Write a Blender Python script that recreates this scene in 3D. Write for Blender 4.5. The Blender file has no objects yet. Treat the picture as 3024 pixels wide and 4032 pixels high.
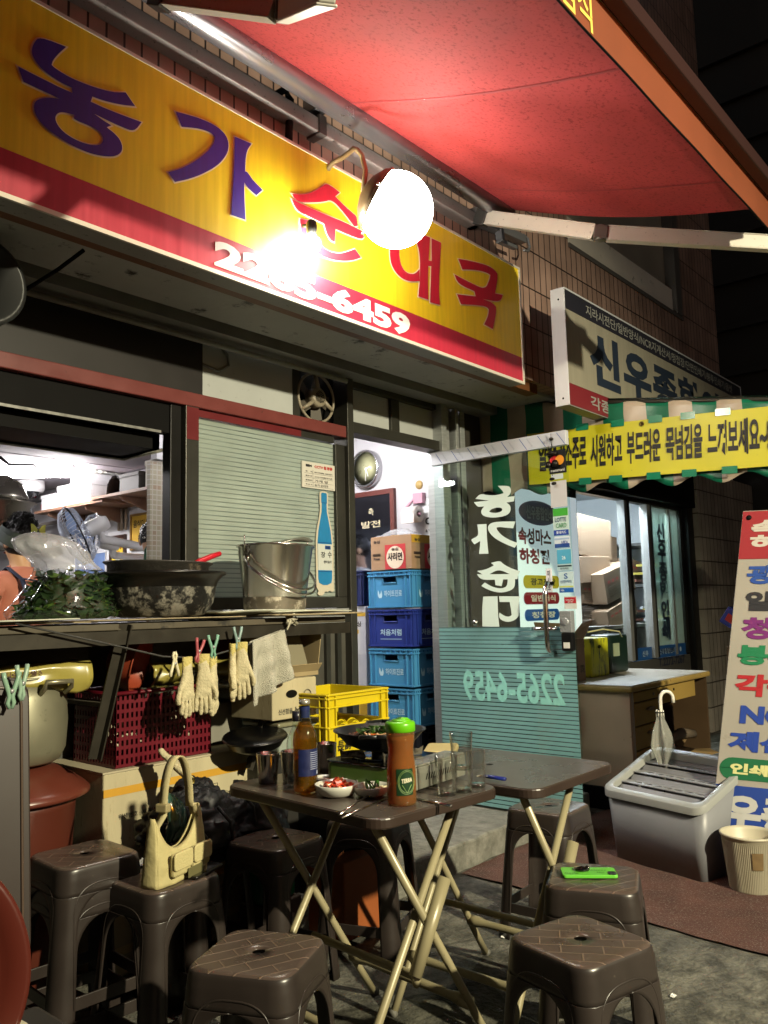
import bpy, bmesh, math, random
from mathutils import Matrix, Vector, noise
random.seed(7)
SC = bpy.context.scene
COL = SC.collection
PI = math.pi
V = Vector
# ---------------------------------------------------------------- camera
FPX, CX, CY, EYE = 3279.0, 1512.0, 2016.0, 1.22
_x = V((2828, 316, FPX)).normalized()
_z = V((-670, -28016, FPX)).normalized()
_z = (_z - _x * _x.dot(_z)).normalized()
_y = _z.cross(_x)
RW = Matrix((_x, _y, _z))
cam = bpy.data.objects.new('camera', bpy.data.cameras.new('camera'))
COL.objects.link(cam)
cam.data.sensor_fit = 'HORIZONTAL'
cam.data.sensor_width = 36
cam.data.lens = FPX / 3024 * 36
cam.data.clip_start = 0.05
cam.data.clip_end = 400
_c = RW @ Matrix(((1, 0, 0), (0, -1, 0), (0, 0, -1)))
cam.matrix_world = Matrix.Translation((0, 0, EYE)) @ _c.to_4x4()
SC.camera = cam
# ---------------------------------------------------------------- world and exposure
w = bpy.data.worlds.new('World')
SC.world = w
w.use_nodes = True
bg = w.node_tree.nodes['Background']
sky = w.node_tree.nodes.new('ShaderNodeTexSky')
sky.sky_type = 'NISHITA'
sky.sun_disc = False
sky.sun_elevation = math.radians(-1)
sky.sun_rotation = math.radians(200)
w.node_tree.links.new(sky.outputs[0], bg.inputs[0])
bg.inputs[1].default_value = 0.15
SC.view_settings.view_transform = 'Standard'
SC.view_settings.look = 'None'
SC.view_settings.exposure = 0.42
SC.view_settings.gamma = 1
SC.cycles.use_denoising = True
SC.cycles.max_bounces = 8
SC.cycles.transparent_max_bounces = 16
SC.cycles.caustics_reflective = False
SC.cycles.caustics_refractive = False
SC.cycles.sample_clamp_indirect = 4.0
def lamp(name, loc, power, col, rad, kind='POINT'):
    d = bpy.data.lights.new(name, kind)
    d.energy = power; d.color = col
    d.shadow_soft_size = rad
    o = bpy.data.objects.new(name, d); COL.objects.link(o); o.location = loc
    return o
sl = lamp('street_floodlight', (1.5, -3.6, 3.4), 2250, (1.0, 0.91, 0.64), 0.07, 'SPOT')     # shop floodlight across the lane, behind the photographer
sl.data.spot_size = math.radians(78); sl.data.spot_blend = 1.0
sl.rotation_euler = (V((2.9, 2.0, .0)) - V((1.5, -3.6, 3.4))).to_track_quat('-Z', 'Y').to_euler()
# ---------------------------------------------------------------- pixel -> plane
def _ray(px, py):
    return RW @ V((px - CX, py - CY, FPX))
def atX(px, py, x):
    d = _ray(px, py); return d * (x / d.x) + V((0, 0, EYE))
def atY(px, py, y):
    d = _ray(px, py); return d * (y / d.y) + V((0, 0, EYE))
def atZ(px, py, z):
    d = _ray(px, py); return d * ((z - EYE) / d.z) + V((0, 0, EYE))
# ---------------------------------------------------------------- materials
def lin(h):
    if isinstance(h, str):
        h = h.lstrip('#'); c = [int(h[i:i+2], 16) / 255 for i in (0, 2, 4)]
        return tuple(((a + .055) / 1.055) ** 2.4 if a > .04045 else a / 12.92 for a in c) + (1,)
    return tuple(h) + (1,)
MATS = {}
def mat(name, col, rough=.5, metal=0., var=0., vs=6., dirt=None, dam=.5, ds=8., bump=0., bs=60., emit=None, es=0., trans=0., coat=0., stretch=None, spec=.5):
    if name in MATS: return MATS[name]
    m = bpy.data.materials.new(name); m.use_nodes = True; MATS[name] = m
    nt = m.node_tree; N = nt.nodes; L = nt.links; b = N['Principled BSDF']
    c = lin(col)
    b.inputs['Base Color'].default_value = c
    b.inputs['Roughness'].default_value = rough
    b.inputs['Metallic'].default_value = metal
    b.inputs['Specular IOR Level'].default_value = spec
    b.inputs['Coat Weight'].default_value = coat
    b.inputs['Transmission Weight'].default_value = trans
    if emit is not None:
        b.inputs['Emission Color'].default_value = lin(emit); b.inputs['Emission Strength'].default_value = es
    if var or dirt or bump:
        tc = N.new('ShaderNodeTexCoord'); src = tc.outputs['Object']
        if stretch:
            mp = N.new('ShaderNodeMapping'); mp.inputs['Scale'].default_value = stretch
            L.new(src, mp.inputs['Vector']); src = mp.outputs[0]
    out = None
    if var:
        n = N.new('ShaderNodeTexNoise'); n.inputs['Scale'].default_value = vs; n.inputs['Detail'].default_value = 6
        L.new(src, n.inputs['Vector'])
        r = N.new('ShaderNodeMapRange'); r.inputs[1].default_value = .3; r.inputs[2].default_value = .7
        r.inputs[3].default_value = 1 - var; r.inputs[4].default_value = 1 + var
        L.new(n.outputs[0], r.inputs[0])
        mx = N.new('ShaderNodeMix'); mx.data_type = 'RGBA'; mx.blend_type = 'MULTIPLY'; mx.inputs[0].default_value = 1
        mx.inputs[6].default_value = c; L.new(r.outputs[0], mx.inputs[7]); out = mx.outputs[2]
        rr = N.new('ShaderNodeMapRange'); rr.inputs[3].default_value = max(.02, rough - .12); rr.inputs[4].default_value = min(1, rough + .12)
        L.new(n.outputs[0], rr.inputs[0]); L.new(rr.outputs[0], b.inputs['Roughness'])
    if dirt:
        n = N.new('ShaderNodeTexNoise'); n.inputs['Scale'].default_value = ds; n.inputs['Detail'].default_value = 9; n.inputs['Roughness'].default_value = .68
        L.new(src, n.inputs['Vector'])
        r = N.new('ShaderNodeMapRange'); t = .72 - dam * .4
        r.inputs[1].default_value = t - .05; r.inputs[2].default_value = t + .05
        L.new(n.outputs[0], r.inputs[0])
        mx = N.new('ShaderNodeMix'); mx.data_type = 'RGBA'
        if out: L.new(out, mx.inputs[6])
        else: mx.inputs[6].default_value = c
        mx.inputs[7].default_value = lin(dirt); L.new(r.outputs[0], mx.inputs[0]); out = mx.outputs[2]
    if out: L.new(out, b.inputs['Base Color'])
    if bump:
        n = N.new('ShaderNodeTexNoise'); n.inputs['Scale'].default_value = bs; n.inputs['Detail'].default_value = 5
        L.new(src, n.inputs['Vector'])
        bp = N.new('ShaderNodeBump'); bp.inputs['Strength'].default_value = bump; bp.inputs['Distance'].default_value = .01
        L.new(n.outputs[0], bp.inputs['Height']); L.new(bp.outputs[0], b.inputs['Normal'])
    return m
def glass(name, tint=(1, 1, 1), refl=.5, pw_=4, base=.04, rough=0., haze=0.0, hcol=(.8, .8, .8)):
    if name in MATS: return MATS[name]
    m = bpy.data.materials.new(name); m.use_nodes = True; MATS[name] = m
    nt = m.node_tree; N = nt.nodes; L = nt.links; N.remove(N['Principled BSDF']); o = N['Material Output']
    t = N.new('ShaderNodeBsdfTransparent'); t.inputs[0].default_value = tuple(tint) + (1,)
    g = N.new('ShaderNodeBsdfGlossy'); g.inputs['Roughness'].default_value = rough
    lw = N.new('ShaderNodeLayerWeight'); lw.inputs[0].default_value = .5
    pw = N.new('ShaderNodeMath'); pw.operation = 'POWER'; pw.inputs[1].default_value = pw_; L.new(lw.outputs['Facing'], pw.inputs[0])
    ma = N.new('ShaderNodeMath'); ma.operation = 'MULTIPLY_ADD'; ma.inputs[1].default_value = refl * 1.5; ma.inputs[2].default_value = base; L.new(pw.outputs[0], ma.inputs[0])
    mx = N.new('ShaderNodeMixShader'); L.new(ma.outputs[0], mx.inputs[0]); L.new(t.outputs[0], mx.inputs[1]); L.new(g.outputs[0], mx.inputs[2])
    last = mx
    if haze:
        d = N.new('ShaderNodeBsdfDiffuse'); d.inputs[0].default_value = tuple(hcol) + (1,)
        m2 = N.new('ShaderNodeMixShader'); m2.inputs[0].default_value = haze; L.new(mx.outputs[0], m2.inputs[1]); L.new(d.outputs[0], m2.inputs[2]); last = m2
    L.new(last.outputs[0], o.inputs[0])
    return m
def fabric(name, col, tl=.5, tcol=None, rough=.7, var=.15, vs=5, dirt=None, ds=30):
    """thin cloth or film that lets light through"""
    m = mat(name, col, rough, var=var, vs=vs, dirt=dirt, dam=.35, ds=ds)
    nt = m.node_tree; N = nt.nodes; L = nt.links; b = N['Principled BSDF']; o = N['Material Output']
    t = N.new('ShaderNodeBsdfTranslucent'); t.inputs[0].default_value = lin(tcol or col)
    mx = N.new('ShaderNodeMixShader'); mx.inputs[0].default_value = tl
    L.new(b.outputs[0], mx.inputs[1]); L.new(t.outputs[0], mx.inputs[2]); L.new(mx.outputs[0], o.inputs[0])
    return m
def grid_mat(name, c1, c2, mortar, sx, sz, ms=.02, rough=.35, offset=0., axis='XZ', bump=.4, var=.12):
    """tiles laid in a grid on a wall; sx, sz tile size in metres"""
    if name in MATS: return MATS[name]
    m = bpy.data.materials.new(name); m.use_nodes = True; MATS[name] = m
    nt = m.node_tree; N = nt.nodes; L = nt.links; b = N['Principled BSDF']; b.inputs['Roughness'].default_value = rough
    tc = N.new('ShaderNodeTexCoord'); sp = N.new('ShaderNodeSeparateXYZ'); L.new(tc.outputs['Object'], sp.inputs[0])
    cb = N.new('ShaderNodeCombineXYZ'); L.new(sp.outputs[{'X': 0, 'Y': 1}[axis[0]]], cb.inputs[0]); L.new(sp.outputs[{'Z': 2, 'Y': 1}[axis[1]]], cb.inputs[1])
    br = N.new('ShaderNodeTexBrick'); L.new(cb.outputs[0], br.inputs[0])
    br.offset = offset; br.offset_frequency = 2; br.squash = 1
    br.inputs['Color1'].default_value = lin(c1); br.inputs['Color2'].default_value = lin(c2); br.inputs['Mortar'].default_value = lin(mortar)
    br.inputs['Scale'].default_value = 1; br.inputs['Mortar Size'].default_value = ms; br.inputs['Mortar Smooth'].default_value = .1; br.inputs['Bias'].default_value = 0
    br.inputs['Brick Width'].default_value = sx; br.inputs['Row Height'].default_value = sz
    n = N.new('ShaderNodeTexNoise'); n.inputs['Scale'].default_value = 5; n.inputs['Detail'].default_value = 8; L.new(tc.outputs['Object'], n.inputs[0])
    r = N.new('ShaderNodeMapRange'); r.inputs[1].default_value = .3; r.inputs[2].default_value = .7; r.inputs[3].default_value = 1 - var; r.inputs[4].default_value = 1 + var; L.new(n.outputs[0], r.inputs[0])
    mx = N.new('ShaderNodeMix'); mx.data_type = 'RGBA'; mx.blend_type = 'MULTIPLY'; mx.inputs[0].default_value = 1
    L.new(br.outputs[0], mx.inputs[6]); L.new(r.outputs[0], mx.inputs[7]); L.new(mx.outputs[2], b.inputs['Base Color'])
    bp = N.new('ShaderNodeBump'); bp.invert = True; bp.inputs['Strength'].default_value = bump; bp.inputs['Distance'].default_value = .006
    L.new(br.outputs['Fac'], bp.inputs['Height']); L.new(bp.outputs[0], b.inputs['Normal'])
    return m
# ---------------------------------------------------------------- geometry collector
class G:
    def __init__(s): s.v = []; s.f = []; s.sm = []; s.mi = []
    def add(s, vs, fs, smooth=False, M=None, mi=0):
        k = len(s.v)
        s.v += [(M @ V(p)) if M is not None else V(p) for p in vs]
        s.f += [tuple(i + k for i in f) for f in fs]; s.sm += [smooth] * len(fs); s.mi += [mi] * len(fs)
        return s
    def box(s, x0, x1, y0, y1, z0, z1, M=None, mi=0):
        return s.add([(x0, y0, z0), (x1, y0, z0), (x1, y1, z0), (x0, y1, z0), (x0, y0, z1), (x1, y0, z1), (x1, y1, z1), (x0, y1, z1)],
                     [(3, 2, 1, 0), (4, 5, 6, 7), (0, 1, 5, 4), (1, 2, 6, 5), (2, 3, 7, 6), (3, 0, 4, 7)], False, M, mi)
    def lathe(s, prof, n=32, M=None, smooth=True, mi=0, sx=1, sy=1, caps=True, a0=0, a1=2 * PI):
        full = abs(a1 - a0 - 2 * PI) < 1e-6
        m = n if full else n + 1
        vs = []
        for r, z in prof:
            for i in range(m):
                a = a0 + (a1 - a0) * i / n
                vs.append((r * math.cos(a) * sx, r * math.sin(a) * sy, z))
        fs = []
        for j in range(len(prof) - 1):
            for i in range(n):
                i2 = (i + 1) % m
                fs.append((j * m + i, j * m + i2, (j + 1) * m + i2, (j + 1) * m + i))
        if caps and full:
            if prof[0][0] > 1e-5: fs.append(tuple(range(m))[::-1])
            if prof[-1][0] > 1e-5 and not (len(prof) == 2 and prof[0][0] < .001): fs.append(tuple((len(prof) - 1) * m + i for i in range(m)))
        return s.add(vs, fs, smooth, M, mi)
    def tube(s, pts, r, n=8, closed=False, M=None, mi=0, sy=1.0, caps=True):
        pts = [V(p) for p in pts]; k = len(pts)
        rr = r if isinstance(r, (list, tuple)) else [r] * k
        vs = []; up = None
        for i, p in enumerate(pts):
            a = pts[i - 1] if (i > 0 or closed) else pts[i]
            b = pts[(i + 1) % k] if (i < k - 1 or closed) else pts[i]
            t = (b - a).normalized()
            if up is None:
                up = V((0, 0, 1)) if abs(t.z) < .9 else V((1, 0, 0))
            q = t.cross(up)
            if q.length < 1e-6: q = t.cross(V((0, 1, 0)))
            q.normalize(); up = q.cross(t).normalized()
            for j in range(n):
                an = 2 * PI * j / n
                vs.append(p + q * (math.cos(an) * rr[i]) + up * (math.sin(an) * rr[i] * sy))
        fs = []
        for i in range(k if closed else k - 1):
            i2 = (i + 1) % k
            for j in range(n):
                j2 = (j + 1) % n
                fs.append((i * n + j, i * n + j2, i2 * n + j2, i2 * n + j))
        if not closed and caps:
            fs.append(tuple(range(n))[::-1]); fs.append(tuple((k - 1) * n + j for j in range(n)))
        return s.add(vs, fs, True, M, mi)
    def prism(s, poly, h0, h1, M=None, mi=0):
        """polygon in local xy extruded from z=h0 to h1 (counter-clockwise)"""
        ar = sum(poly[i][0] * poly[(i + 1) % len(poly)][1] - poly[(i + 1) % len(poly)][0] * poly[i][1] for i in range(len(poly)))
        if ar < 0: poly = list(poly)[::-1]
        n = len(poly)
        vs = [(x, y, h0) for x, y in poly] + [(x, y, h1) for x, y in poly]
        fs = [tuple(range(n))[::-1], tuple(range(n, 2 * n))] + [(i, (i + 1) % n, n + (i + 1) % n, n + i) for i in range(n)]
        return s.add(vs, fs, False, M, mi)
    def ball(s, c, r, n=12, sx=1, sy=1, sz=1, M=None, mi=0):
        pr = [(max(1e-6, math.sin(PI * i / n)) * r, -math.cos(PI * i / n) * r * sz) for i in range(n + 1)]
        T = Matrix.Translation(c)
        return s.lathe(pr, n * 2, (M @ T) if M is not None else T, True, mi, sx, sy, caps=False)
    def grid(s, fn, nu, nv, smooth=True, M=None, mi=0, closeu=False):
        m = nu if closeu else nu + 1
        vs = [fn(i / nu, j / nv) for j in range(nv + 1) for i in range(m)]
        fs = [(j * m + i, j * m + (i + 1) % m, (j + 1) * m + (i + 1) % m, (j + 1) * m + i) for j in range(nv) for i in range(nu)]
        return s.add(vs, fs, smooth, M, mi)
def rrect(x0, x1, y0, y1, r, n=5):
    o = []
    for cx, cy, a in ((x1 - r, y1 - r, 0), (x0 + r, y1 - r, 90), (x0 + r, y0 + r, 180), (x1 - r, y0 + r, 270)):
        for i in range(n + 1):
            t = math.radians(a + 90 * i / n); o.append((cx + r * math.cos(t), cy + r * math.sin(t)))
    return o
def frame(o, x, y):
    x = V(x).normalized(); z = x.cross(V(y)).normalized(); y = z.cross(x)
    return Matrix(((x.x, y.x, z.x, o[0]), (x.y, y.y, z.y, o[1]), (x.z, y.z, z.z, o[2]), (0, 0, 0, 1)))
def T(x, y, z, rz=0, rx=0, ry=0, s=1):
    return Matrix.Translation((x, y, z)) @ Matrix.Rotation(rz, 4, 'Z') @ Matrix.Rotation(ry, 4, 'Y') @ Matrix.Rotation(rx, 4, 'X') @ Matrix.Scale(s, 4)
def facing_street(x, y, z): return frame((x, y, z), (1, 0, 0), (0, 0, 1))        # normal -Y
def facing_left(x, y, z): return frame((x, y, z), (0, -1, 0), (0, 0, 1))         # normal -X
ROOTM = {}
def _mesh(name, g, m, inv=None, weld=False):
    me = bpy.data.meshes.new(name)
    me.from_pydata([(inv @ p) if inv is not None else p for p in g.v], [], g.f)
    for mm in (m if isinstance(m, (list, tuple)) else [m]): me.materials.append(mm)
    me.polygons.foreach_set('use_smooth', g.sm)
    me.polygons.foreach_set('material_index', g.mi)
    me.update()
    if weld:
        bm = bmesh.new(); bm.from_mesh(me); bmesh.ops.remove_doubles(bm, verts=bm.verts, dist=.0004); bmesh.ops.recalc_face_normals(bm, faces=bm.faces); bm.to_mesh(me); bm.free()
    return me
def _mods(o, bevel, sub, solid, smooth_all):
    if solid:
        md = o.modifiers.new('s', 'SOLIDIFY'); md.thickness = solid; md.offset = 0
    if sub:
        md = o.modifiers.new('u', 'SUBSURF'); md.levels = sub; md.render_levels = sub
    if bevel:
        md = o.modifiers.new('b', 'BEVEL'); md.width = bevel; md.segments = 2; md.limit_method = 'ANGLE'; md.angle_limit = math.radians(40)
def tag(o, label=None, cat=None, group=None, kind=None):
    if label: o['label'] = label
    if cat: o['category'] = cat
    if group: o['group'] = group
    if kind: o['kind'] = kind
    return o
def thing(name, label, cat, loc=(0, 0, 0), rz=0, group=None):
    o = bpy.data.objects.new(name, None); COL.objects.link(o)
    o.empty_display_size = .05
    o.location = loc; o.rotation_euler = (0, 0, rz)
    ROOTM[o.name] = T(*loc, rz)
    return tag(o, label, cat, group)
def part(name, g, m, parent, world=True, bevel=0, sub=0, solid=0, label=None, weld=False):
    """one mesh, child of parent; world=True: the verts are given in world coordinates"""
    inv = ROOTM[parent.name].inverted() if world else None
    o = bpy.data.objects.new(name, _mesh(name, g, m, inv, weld)); COL.objects.link(o)
    o.parent = parent
    ROOTM[o.name] = ROOTM[parent.name]
    _mods(o, bevel, sub, solid, False)
    if label: o['label'] = label
    return o
def single(name, g, m, label, cat, group=None, kind=None, bevel=0, sub=0, solid=0):
    xs = [p.x for p in g.v]; ys = [p.y for p in g.v]; zs = [p.z for p in g.v]
    b = V(((min(xs) + max(xs)) / 2, (min(ys) + max(ys)) / 2, min(zs)))
    M = Matrix.Translation(b)
    o = bpy.data.objects.new(name, _mesh(name, g, m, M.inverted())); COL.objects.link(o); o.location = b
    ROOTM[o.name] = M
    _mods(o, bevel, sub, solid, False)
    return tag(o, label, cat, group, kind)
def struct(name, g, m, **k):
    o = bpy.data.objects.new(name, _mesh(name, g, m)); COL.objects.link(o); ROOTM[o.name] = Matrix.Identity(4)
    _mods(o, k.get('bevel', 0), 0, 0, False)
    o['kind'] = 'structure'; o['label'] = k.get('label', name); return o
def copy_thing(root, loc, rz=0, label=None, group=None):
    r = root.copy(); COL.objects.link(r); r.location = loc; r.rotation_euler = (0, 0, rz)
    ROOTM[r.name] = T(*loc, rz)
    if label: r['label'] = label
    if group: r['group'] = group
    for ch in list(root.children):
        c = ch.copy(); COL.objects.link(c); c.parent = r; ROOTM[c.name] = ROOTM[r.name]
        for g2 in ch.children:
            d = g2.copy(); COL.objects.link(d); d.parent = c; ROOTM[d.name] = ROOTM[r.name]
    return r
def _curve_mesh(cu, M):
    o = bpy.data.objects.new('t', cu); COL.objects.link(o)
    dg = bpy.context.evaluated_depsgraph_get(); dg.update()
    me = bpy.data.meshes.new_from_object(o.evaluated_get(dg))
    g = G(); g.add([v.co.copy() for v in me.vertices], [tuple(p.vertices) for p in me.polygons])
    bpy.data.objects.remove(o); bpy.data.meshes.remove(me); bpy.data.curves.remove(cu)
    return g
def text_g(g, body, M, w, h, bold=0., spacing=1., mirror=False, depth=.0006, line=1., mi=0, slant=0):
    """write body into a w x h field whose lower left corner is the origin of M"""
    cu = bpy.data.curves.new('t', 'FONT'); cu.body = body; cu.offset = bold; cu.space_character = spacing; cu.space_line = line
    cu.align_x = 'CENTER'; cu.resolution_u = 3; cu.shear = slant
    t = _curve_mesh(cu, None)
    if not t.v: return g
    x0 = min(p.x for p in t.v); x1 = max(p.x for p in t.v); y0 = min(p.y for p in t.v); y1 = max(p.y for p in t.v)
    sx = w / max(1e-6, x1 - x0); sy = h / max(1e-6, y1 - y0)
    vs = []
    for p in t.v:
        x = (p.x - x0) * sx
        if mirror: x = w - x
        vs.append((x, (p.y - y0) * sy, depth))
    g.add(vs, [f if not mirror else f[::-1] for f in t.f], False, M, mi)
    return g
def glyph_g(g, polys, depth=.0006, M=None, mi=0, offset=0., ex=0.):
    """polygons (outer outlines and holes) in the local xy plane, filled"""
    cu = bpy.data.curves.new('t', 'CURVE'); cu.dimensions = '2D'; cu.fill_mode = 'BOTH' if ex else 'FRONT'; cu.offset = offset; cu.extrude = ex; cu.resolution_u = 4
    for p in polys:
        sp = cu.splines.new('POLY'); sp.points.add(len(p) - 1)
        for i, q in enumerate(p): sp.points[i].co = (q[0], q[1], 0, 1)
        sp.use_cyclic_u = True
    t = _curve_mesh(cu, None)
    g.add([(p.x, p.y, p.z + depth) for p in t.v], t.f, False, M, mi)
    return g
def smooth_poly(p, k=2):
    """corner-keeping Chaikin: rounds only shallow corners"""
    for _ in range(k):
        o = []; n = len(p)
        for i in range(n):
            a, b, c = V(p[i - 1]), V(p[i]), V(p[(i + 1) % n])
            d1 = (b - a); d2 = (c - b)
            if d1.length > 0 and d2.length > 0 and d1.angle(d2) < 1.0:
                o.append(tuple(b - d1 * .25)); o.append(tuple(b + d2 * .25))
            else: o.append(tuple(b))
        p = o
    return p
# ================================================================ SETTING
# ---- ground: one sheet of worn concrete with paver joints
def ground_mat():
    m = mat('worn_concrete', '#66645a', .82, var=.3, vs=5, dirt='#37362f', dam=.55, ds=11, bump=1, bs=55)
    nt = m.node_tree; N = nt.nodes; L = nt.links; b = N['Principled BSDF']
    tc = N.new('ShaderNodeTexCoord'); mp = N.new('ShaderNodeMapping'); mp.inputs['Rotation'].default_value = (0, 0, .5)
    L.new(tc.outputs['Object'], mp.inputs[0])
    nz = N.new('ShaderNodeTexNoise'); nz.inputs['Scale'].default_value = 5; nz.inputs['Detail'].default_value = 8; L.new(mp.outputs[0], nz.inputs[0])
    ad = N.new('ShaderNodeMix'); ad.data_type = 'VECTOR'; ad.inputs[0].default_value = .09; L.new(mp.outputs[0], ad.inputs[4]); L.new(nz.outputs[1], ad.inputs[5])
    br = N.new('ShaderNodeTexBrick'); L.new(ad.outputs[1], br.inputs[0]); br.offset = .5
    br.inputs['Color1'].default_value = (1, 1, 1, 1); br.inputs['Color2'].default_value = (.62, .62, .56, 1); br.inputs['Mortar'].default_value = (.3, .3, .26, 1)
    br.inputs['Brick Width'].default_value = .62; br.inputs['Row Height'].default_value = .3; br.inputs['Mortar Size'].default_value = .011; br.inputs['Scale'].default_value = 1; br.inputs['Mortar Smooth'].default_value = .4
    # joints only near the tables; towards the right the surface is poured
    sx = N.new('ShaderNodeSeparateXYZ'); L.new(tc.outputs['Object'], sx.inputs[0])
    rg = N.new('ShaderNodeMapRange'); rg.inputs[1].default_value = 2.5; rg.inputs[2].default_value = 2.9; L.new(sx.outputs[0], rg.inputs[0])
    old = b.inputs['Base Color'].links[0].from_socket
    mu = N.new('ShaderNodeMix'); mu.data_type = 'RGBA'; mu.blend_type = 'MULTIPLY'; mu.inputs[0].default_value = 1
    sw = N.new('ShaderNodeMix'); sw.data_type = 'RGBA'; L.new(rg.outputs[0], sw.inputs[0]); L.new(br.outputs[0], sw.inputs[6]); sw.inputs[7].default_value = (1, 1, 1, 1)
    L.new(old, mu.inputs[6]); L.new(sw.outputs[2], mu.inputs[7]); L.new(mu.outputs[2], b.inputs['Base Color'])
    return m
M_ground = ground_mat()
def soften(m, w_=.16):
    for n_ in m.node_tree.nodes:
        if n_.bl_idname == 'ShaderNodeMapRange' and abs(n_.inputs[2].default_value - n_.inputs[1].default_value - .1) < 1e-3:
            c_ = (n_.inputs[1].default_value + n_.inputs[2].default_value) / 2; n_.inputs[1].default_value = c_ - w_; n_.inputs[2].default_value = c_ + w_
soften(M_ground, .11)
g = G(); g.add([(-60, -60, 0), (80, -60, 0), (80, 60, 0), (-60, 60, 0)], [(0, 1, 2, 3)]); struct('ground', g, M_ground, label='worn concrete street paving')
g = G()
random.seed(3)
front = [(2.2 + i * .08, 2.385 + random.uniform(-.014, .014)) for i in range(31)]
poly = front + [(4.7, 3.02), (2.2, 3.02)]
g.prism(poly, -.02, .125)
_sm = len(MATS)
struct('doorstep_ground', g, mat('step_concrete', '#7d7b72', .85, var=.2, vs=6, dirt='#5a5a51', dam=.5, ds=14, bump=1.0, bs=30), bevel=.012, label='raised concrete step before the door')
soften(MATS['step_concrete'])
# door mat: coarse red-brown carpet
def mat_z(x, y): return .006 + .006 * noise.noise(V((x * 4, y * 4, 0)))
M_mat = mat('doormat', '#55342b', 1, var=.35, vs=6, dirt='#7c6e60', dam=.34, ds=150, bump=1, bs=320)
g = G(); c4 = [(3.25, 2.36), (3.08, .35), (4.55, .35), (4.75, 2.36)]
def fm(u, v):
    a = V(c4[0]).lerp(V(c4[3]), u); b = V(c4[1]).lerp(V(c4[2]), u); p = a.lerp(b, v)
    e = 0.02 * noise.noise(V((p.x * 7, p.y * 7, 3)))
    return (p.x + e, p.y + e, mat_z(p.x, p.y) + .004)
g.grid(fm, 40, 50)
single('carpet_mat', g, M_mat, 'coarse red-brown carpet laid on the concrete beside the grey umbrella bin', 'carpet')

# ---- materials of the building
M_tile = grid_mat('facade_tile', '#a98c7e', '#93786b', '#2e2521', .068, .235, ms=.0045, rough=.3, bump=.5, var=.2)
M_dark = mat('dark_painted_metal', '#121110', .45, var=.2, vs=4, spec=.2)
M_black = mat('soot_and_hole_black', '#0a0909', .6, var=.3, vs=5, spec=.12)
M_red = mat('red_lintel_paint', '#6b3330', .38, var=.12, vs=9, dirt='#241a16', dam=.12, ds=26)
M_steel = mat('brushed_steel', '#a9acac', .36, metal=.5, var=.12, vs=6, stretch=(1, 1, 14), bump=.05, bs=80)
M_steel2 = mat('dull_frame_metal', '#3d3c37', .42, metal=.55, var=.15, vs=6, dirt='#2a2822', dam=.1, ds=20)
M_white = mat('stained_white_panel', '#a7aaa8', .6, var=.07, vs=3, dirt='#5c5c57', dam=.1, ds=28)
M_soffit = mat('soffit_plaster', '#a5a5a0', .7, var=.12, vs=3, dirt='#26251f', dam=.22, ds=10, bump=.4, bs=20)
M_inner = mat('room_white_wall', '#b9b8bd', .7, var=.05, vs=2, dirt='#8b8a8a', dam=.08, ds=6)
M_ceil = mat('room_ceiling', '#b3abb4', .8, var=.05, vs=2)
M_floor = mat('room_floor', '#75705f', .5, var=.15, vs=3)
M_wood = mat('brown_wood', '#6b4a36', .55, var=.2, vs=5, stretch=(1, 8, 8))
def stripes_mat(name, c1, c2, period, duty, axis=2, wob=0.0, fade=.0, rough=.35):
    m = bpy.data.materials.new(name); m.use_nodes = True; MATS[name] = m
    nt = m.node_tree; N = nt.nodes; L = nt.links; b = N['Principled BSDF']; b.inputs['Roughness'].default_value = rough
    tc = N.new('ShaderNodeTexCoord'); sp = N.new('ShaderNodeSeparateXYZ'); L.new(tc.outputs['Object'], sp.inputs[0])
    a = N.new('ShaderNodeMath'); a.operation = 'DIVIDE'; a.inputs[1].default_value = period; L.new(sp.outputs[axis], a.inputs[0])
    f = N.new('ShaderNodeMath'); f.operation = 'FRACT'; L.new(a.outputs[0], f.inputs[0])
    s = N.new('ShaderNodeMath'); s.operation = 'LESS_THAN'; s.inputs[1].default_value = duty; L.new(f.outputs[0], s.inputs[0])
    n = N.new('ShaderNodeTexNoise'); n.inputs['Scale'].default_value = 2.4; n.inputs['Detail'].default_value = 5; L.new(tc.outputs['Object'], n.inputs[0])
    r = N.new('ShaderNodeMapRange'); r.inputs[1].default_value = .38; r.inputs[2].default_value = .62; r.inputs[3].default_value = 1 - fade; r.inputs[4].default_value = 1; L.new(n.outputs[0], r.inputs[0])
    mu = N.new('ShaderNodeMath'); mu.operation = 'MULTIPLY'; L.new(s.outputs[0], mu.inputs[0]); L.new(r.outputs[0], mu.inputs[1])
    mx = N.new('ShaderNodeMix'); mx.data_type = 'RGBA'; mx.inputs[6].default_value = lin(c1); mx.inputs[7].default_value = lin(c2); L.new(mu.outputs[0], mx.inputs[0])
    n2 = N.new('ShaderNodeTexNoise'); n2.inputs['Scale'].default_value = 5; n2.inputs['Detail'].default_value = 9; L.new(tc.outputs['Object'], n2.inputs[0])
    r2 = N.new('ShaderNodeMapRange'); r2.inputs[1].default_value = .3; r2.inputs[2].default_value = .7; r2.inputs[3].default_value = .82; r2.inputs[4].default_value = 1.1; L.new(n2.outputs[0], r2.inputs[0])
    m3 = N.new('ShaderNodeMix'); m3.data_type = 'RGBA'; m3.blend_type = 'MULTIPLY'; m3.inputs[0].default_value = 1; L.new(mx.outputs[2], m3.inputs[6]); L.new(r2.outputs[0], m3.inputs[7])
    L.new(m3.outputs[2], b.inputs['Base Color'])
    return m, mu.outputs[0]

B = thing('restaurant_building', 'tiled two-storey building with a small lit restaurant open to the street below', 'building', (2.0, 3.0, 0))
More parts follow.
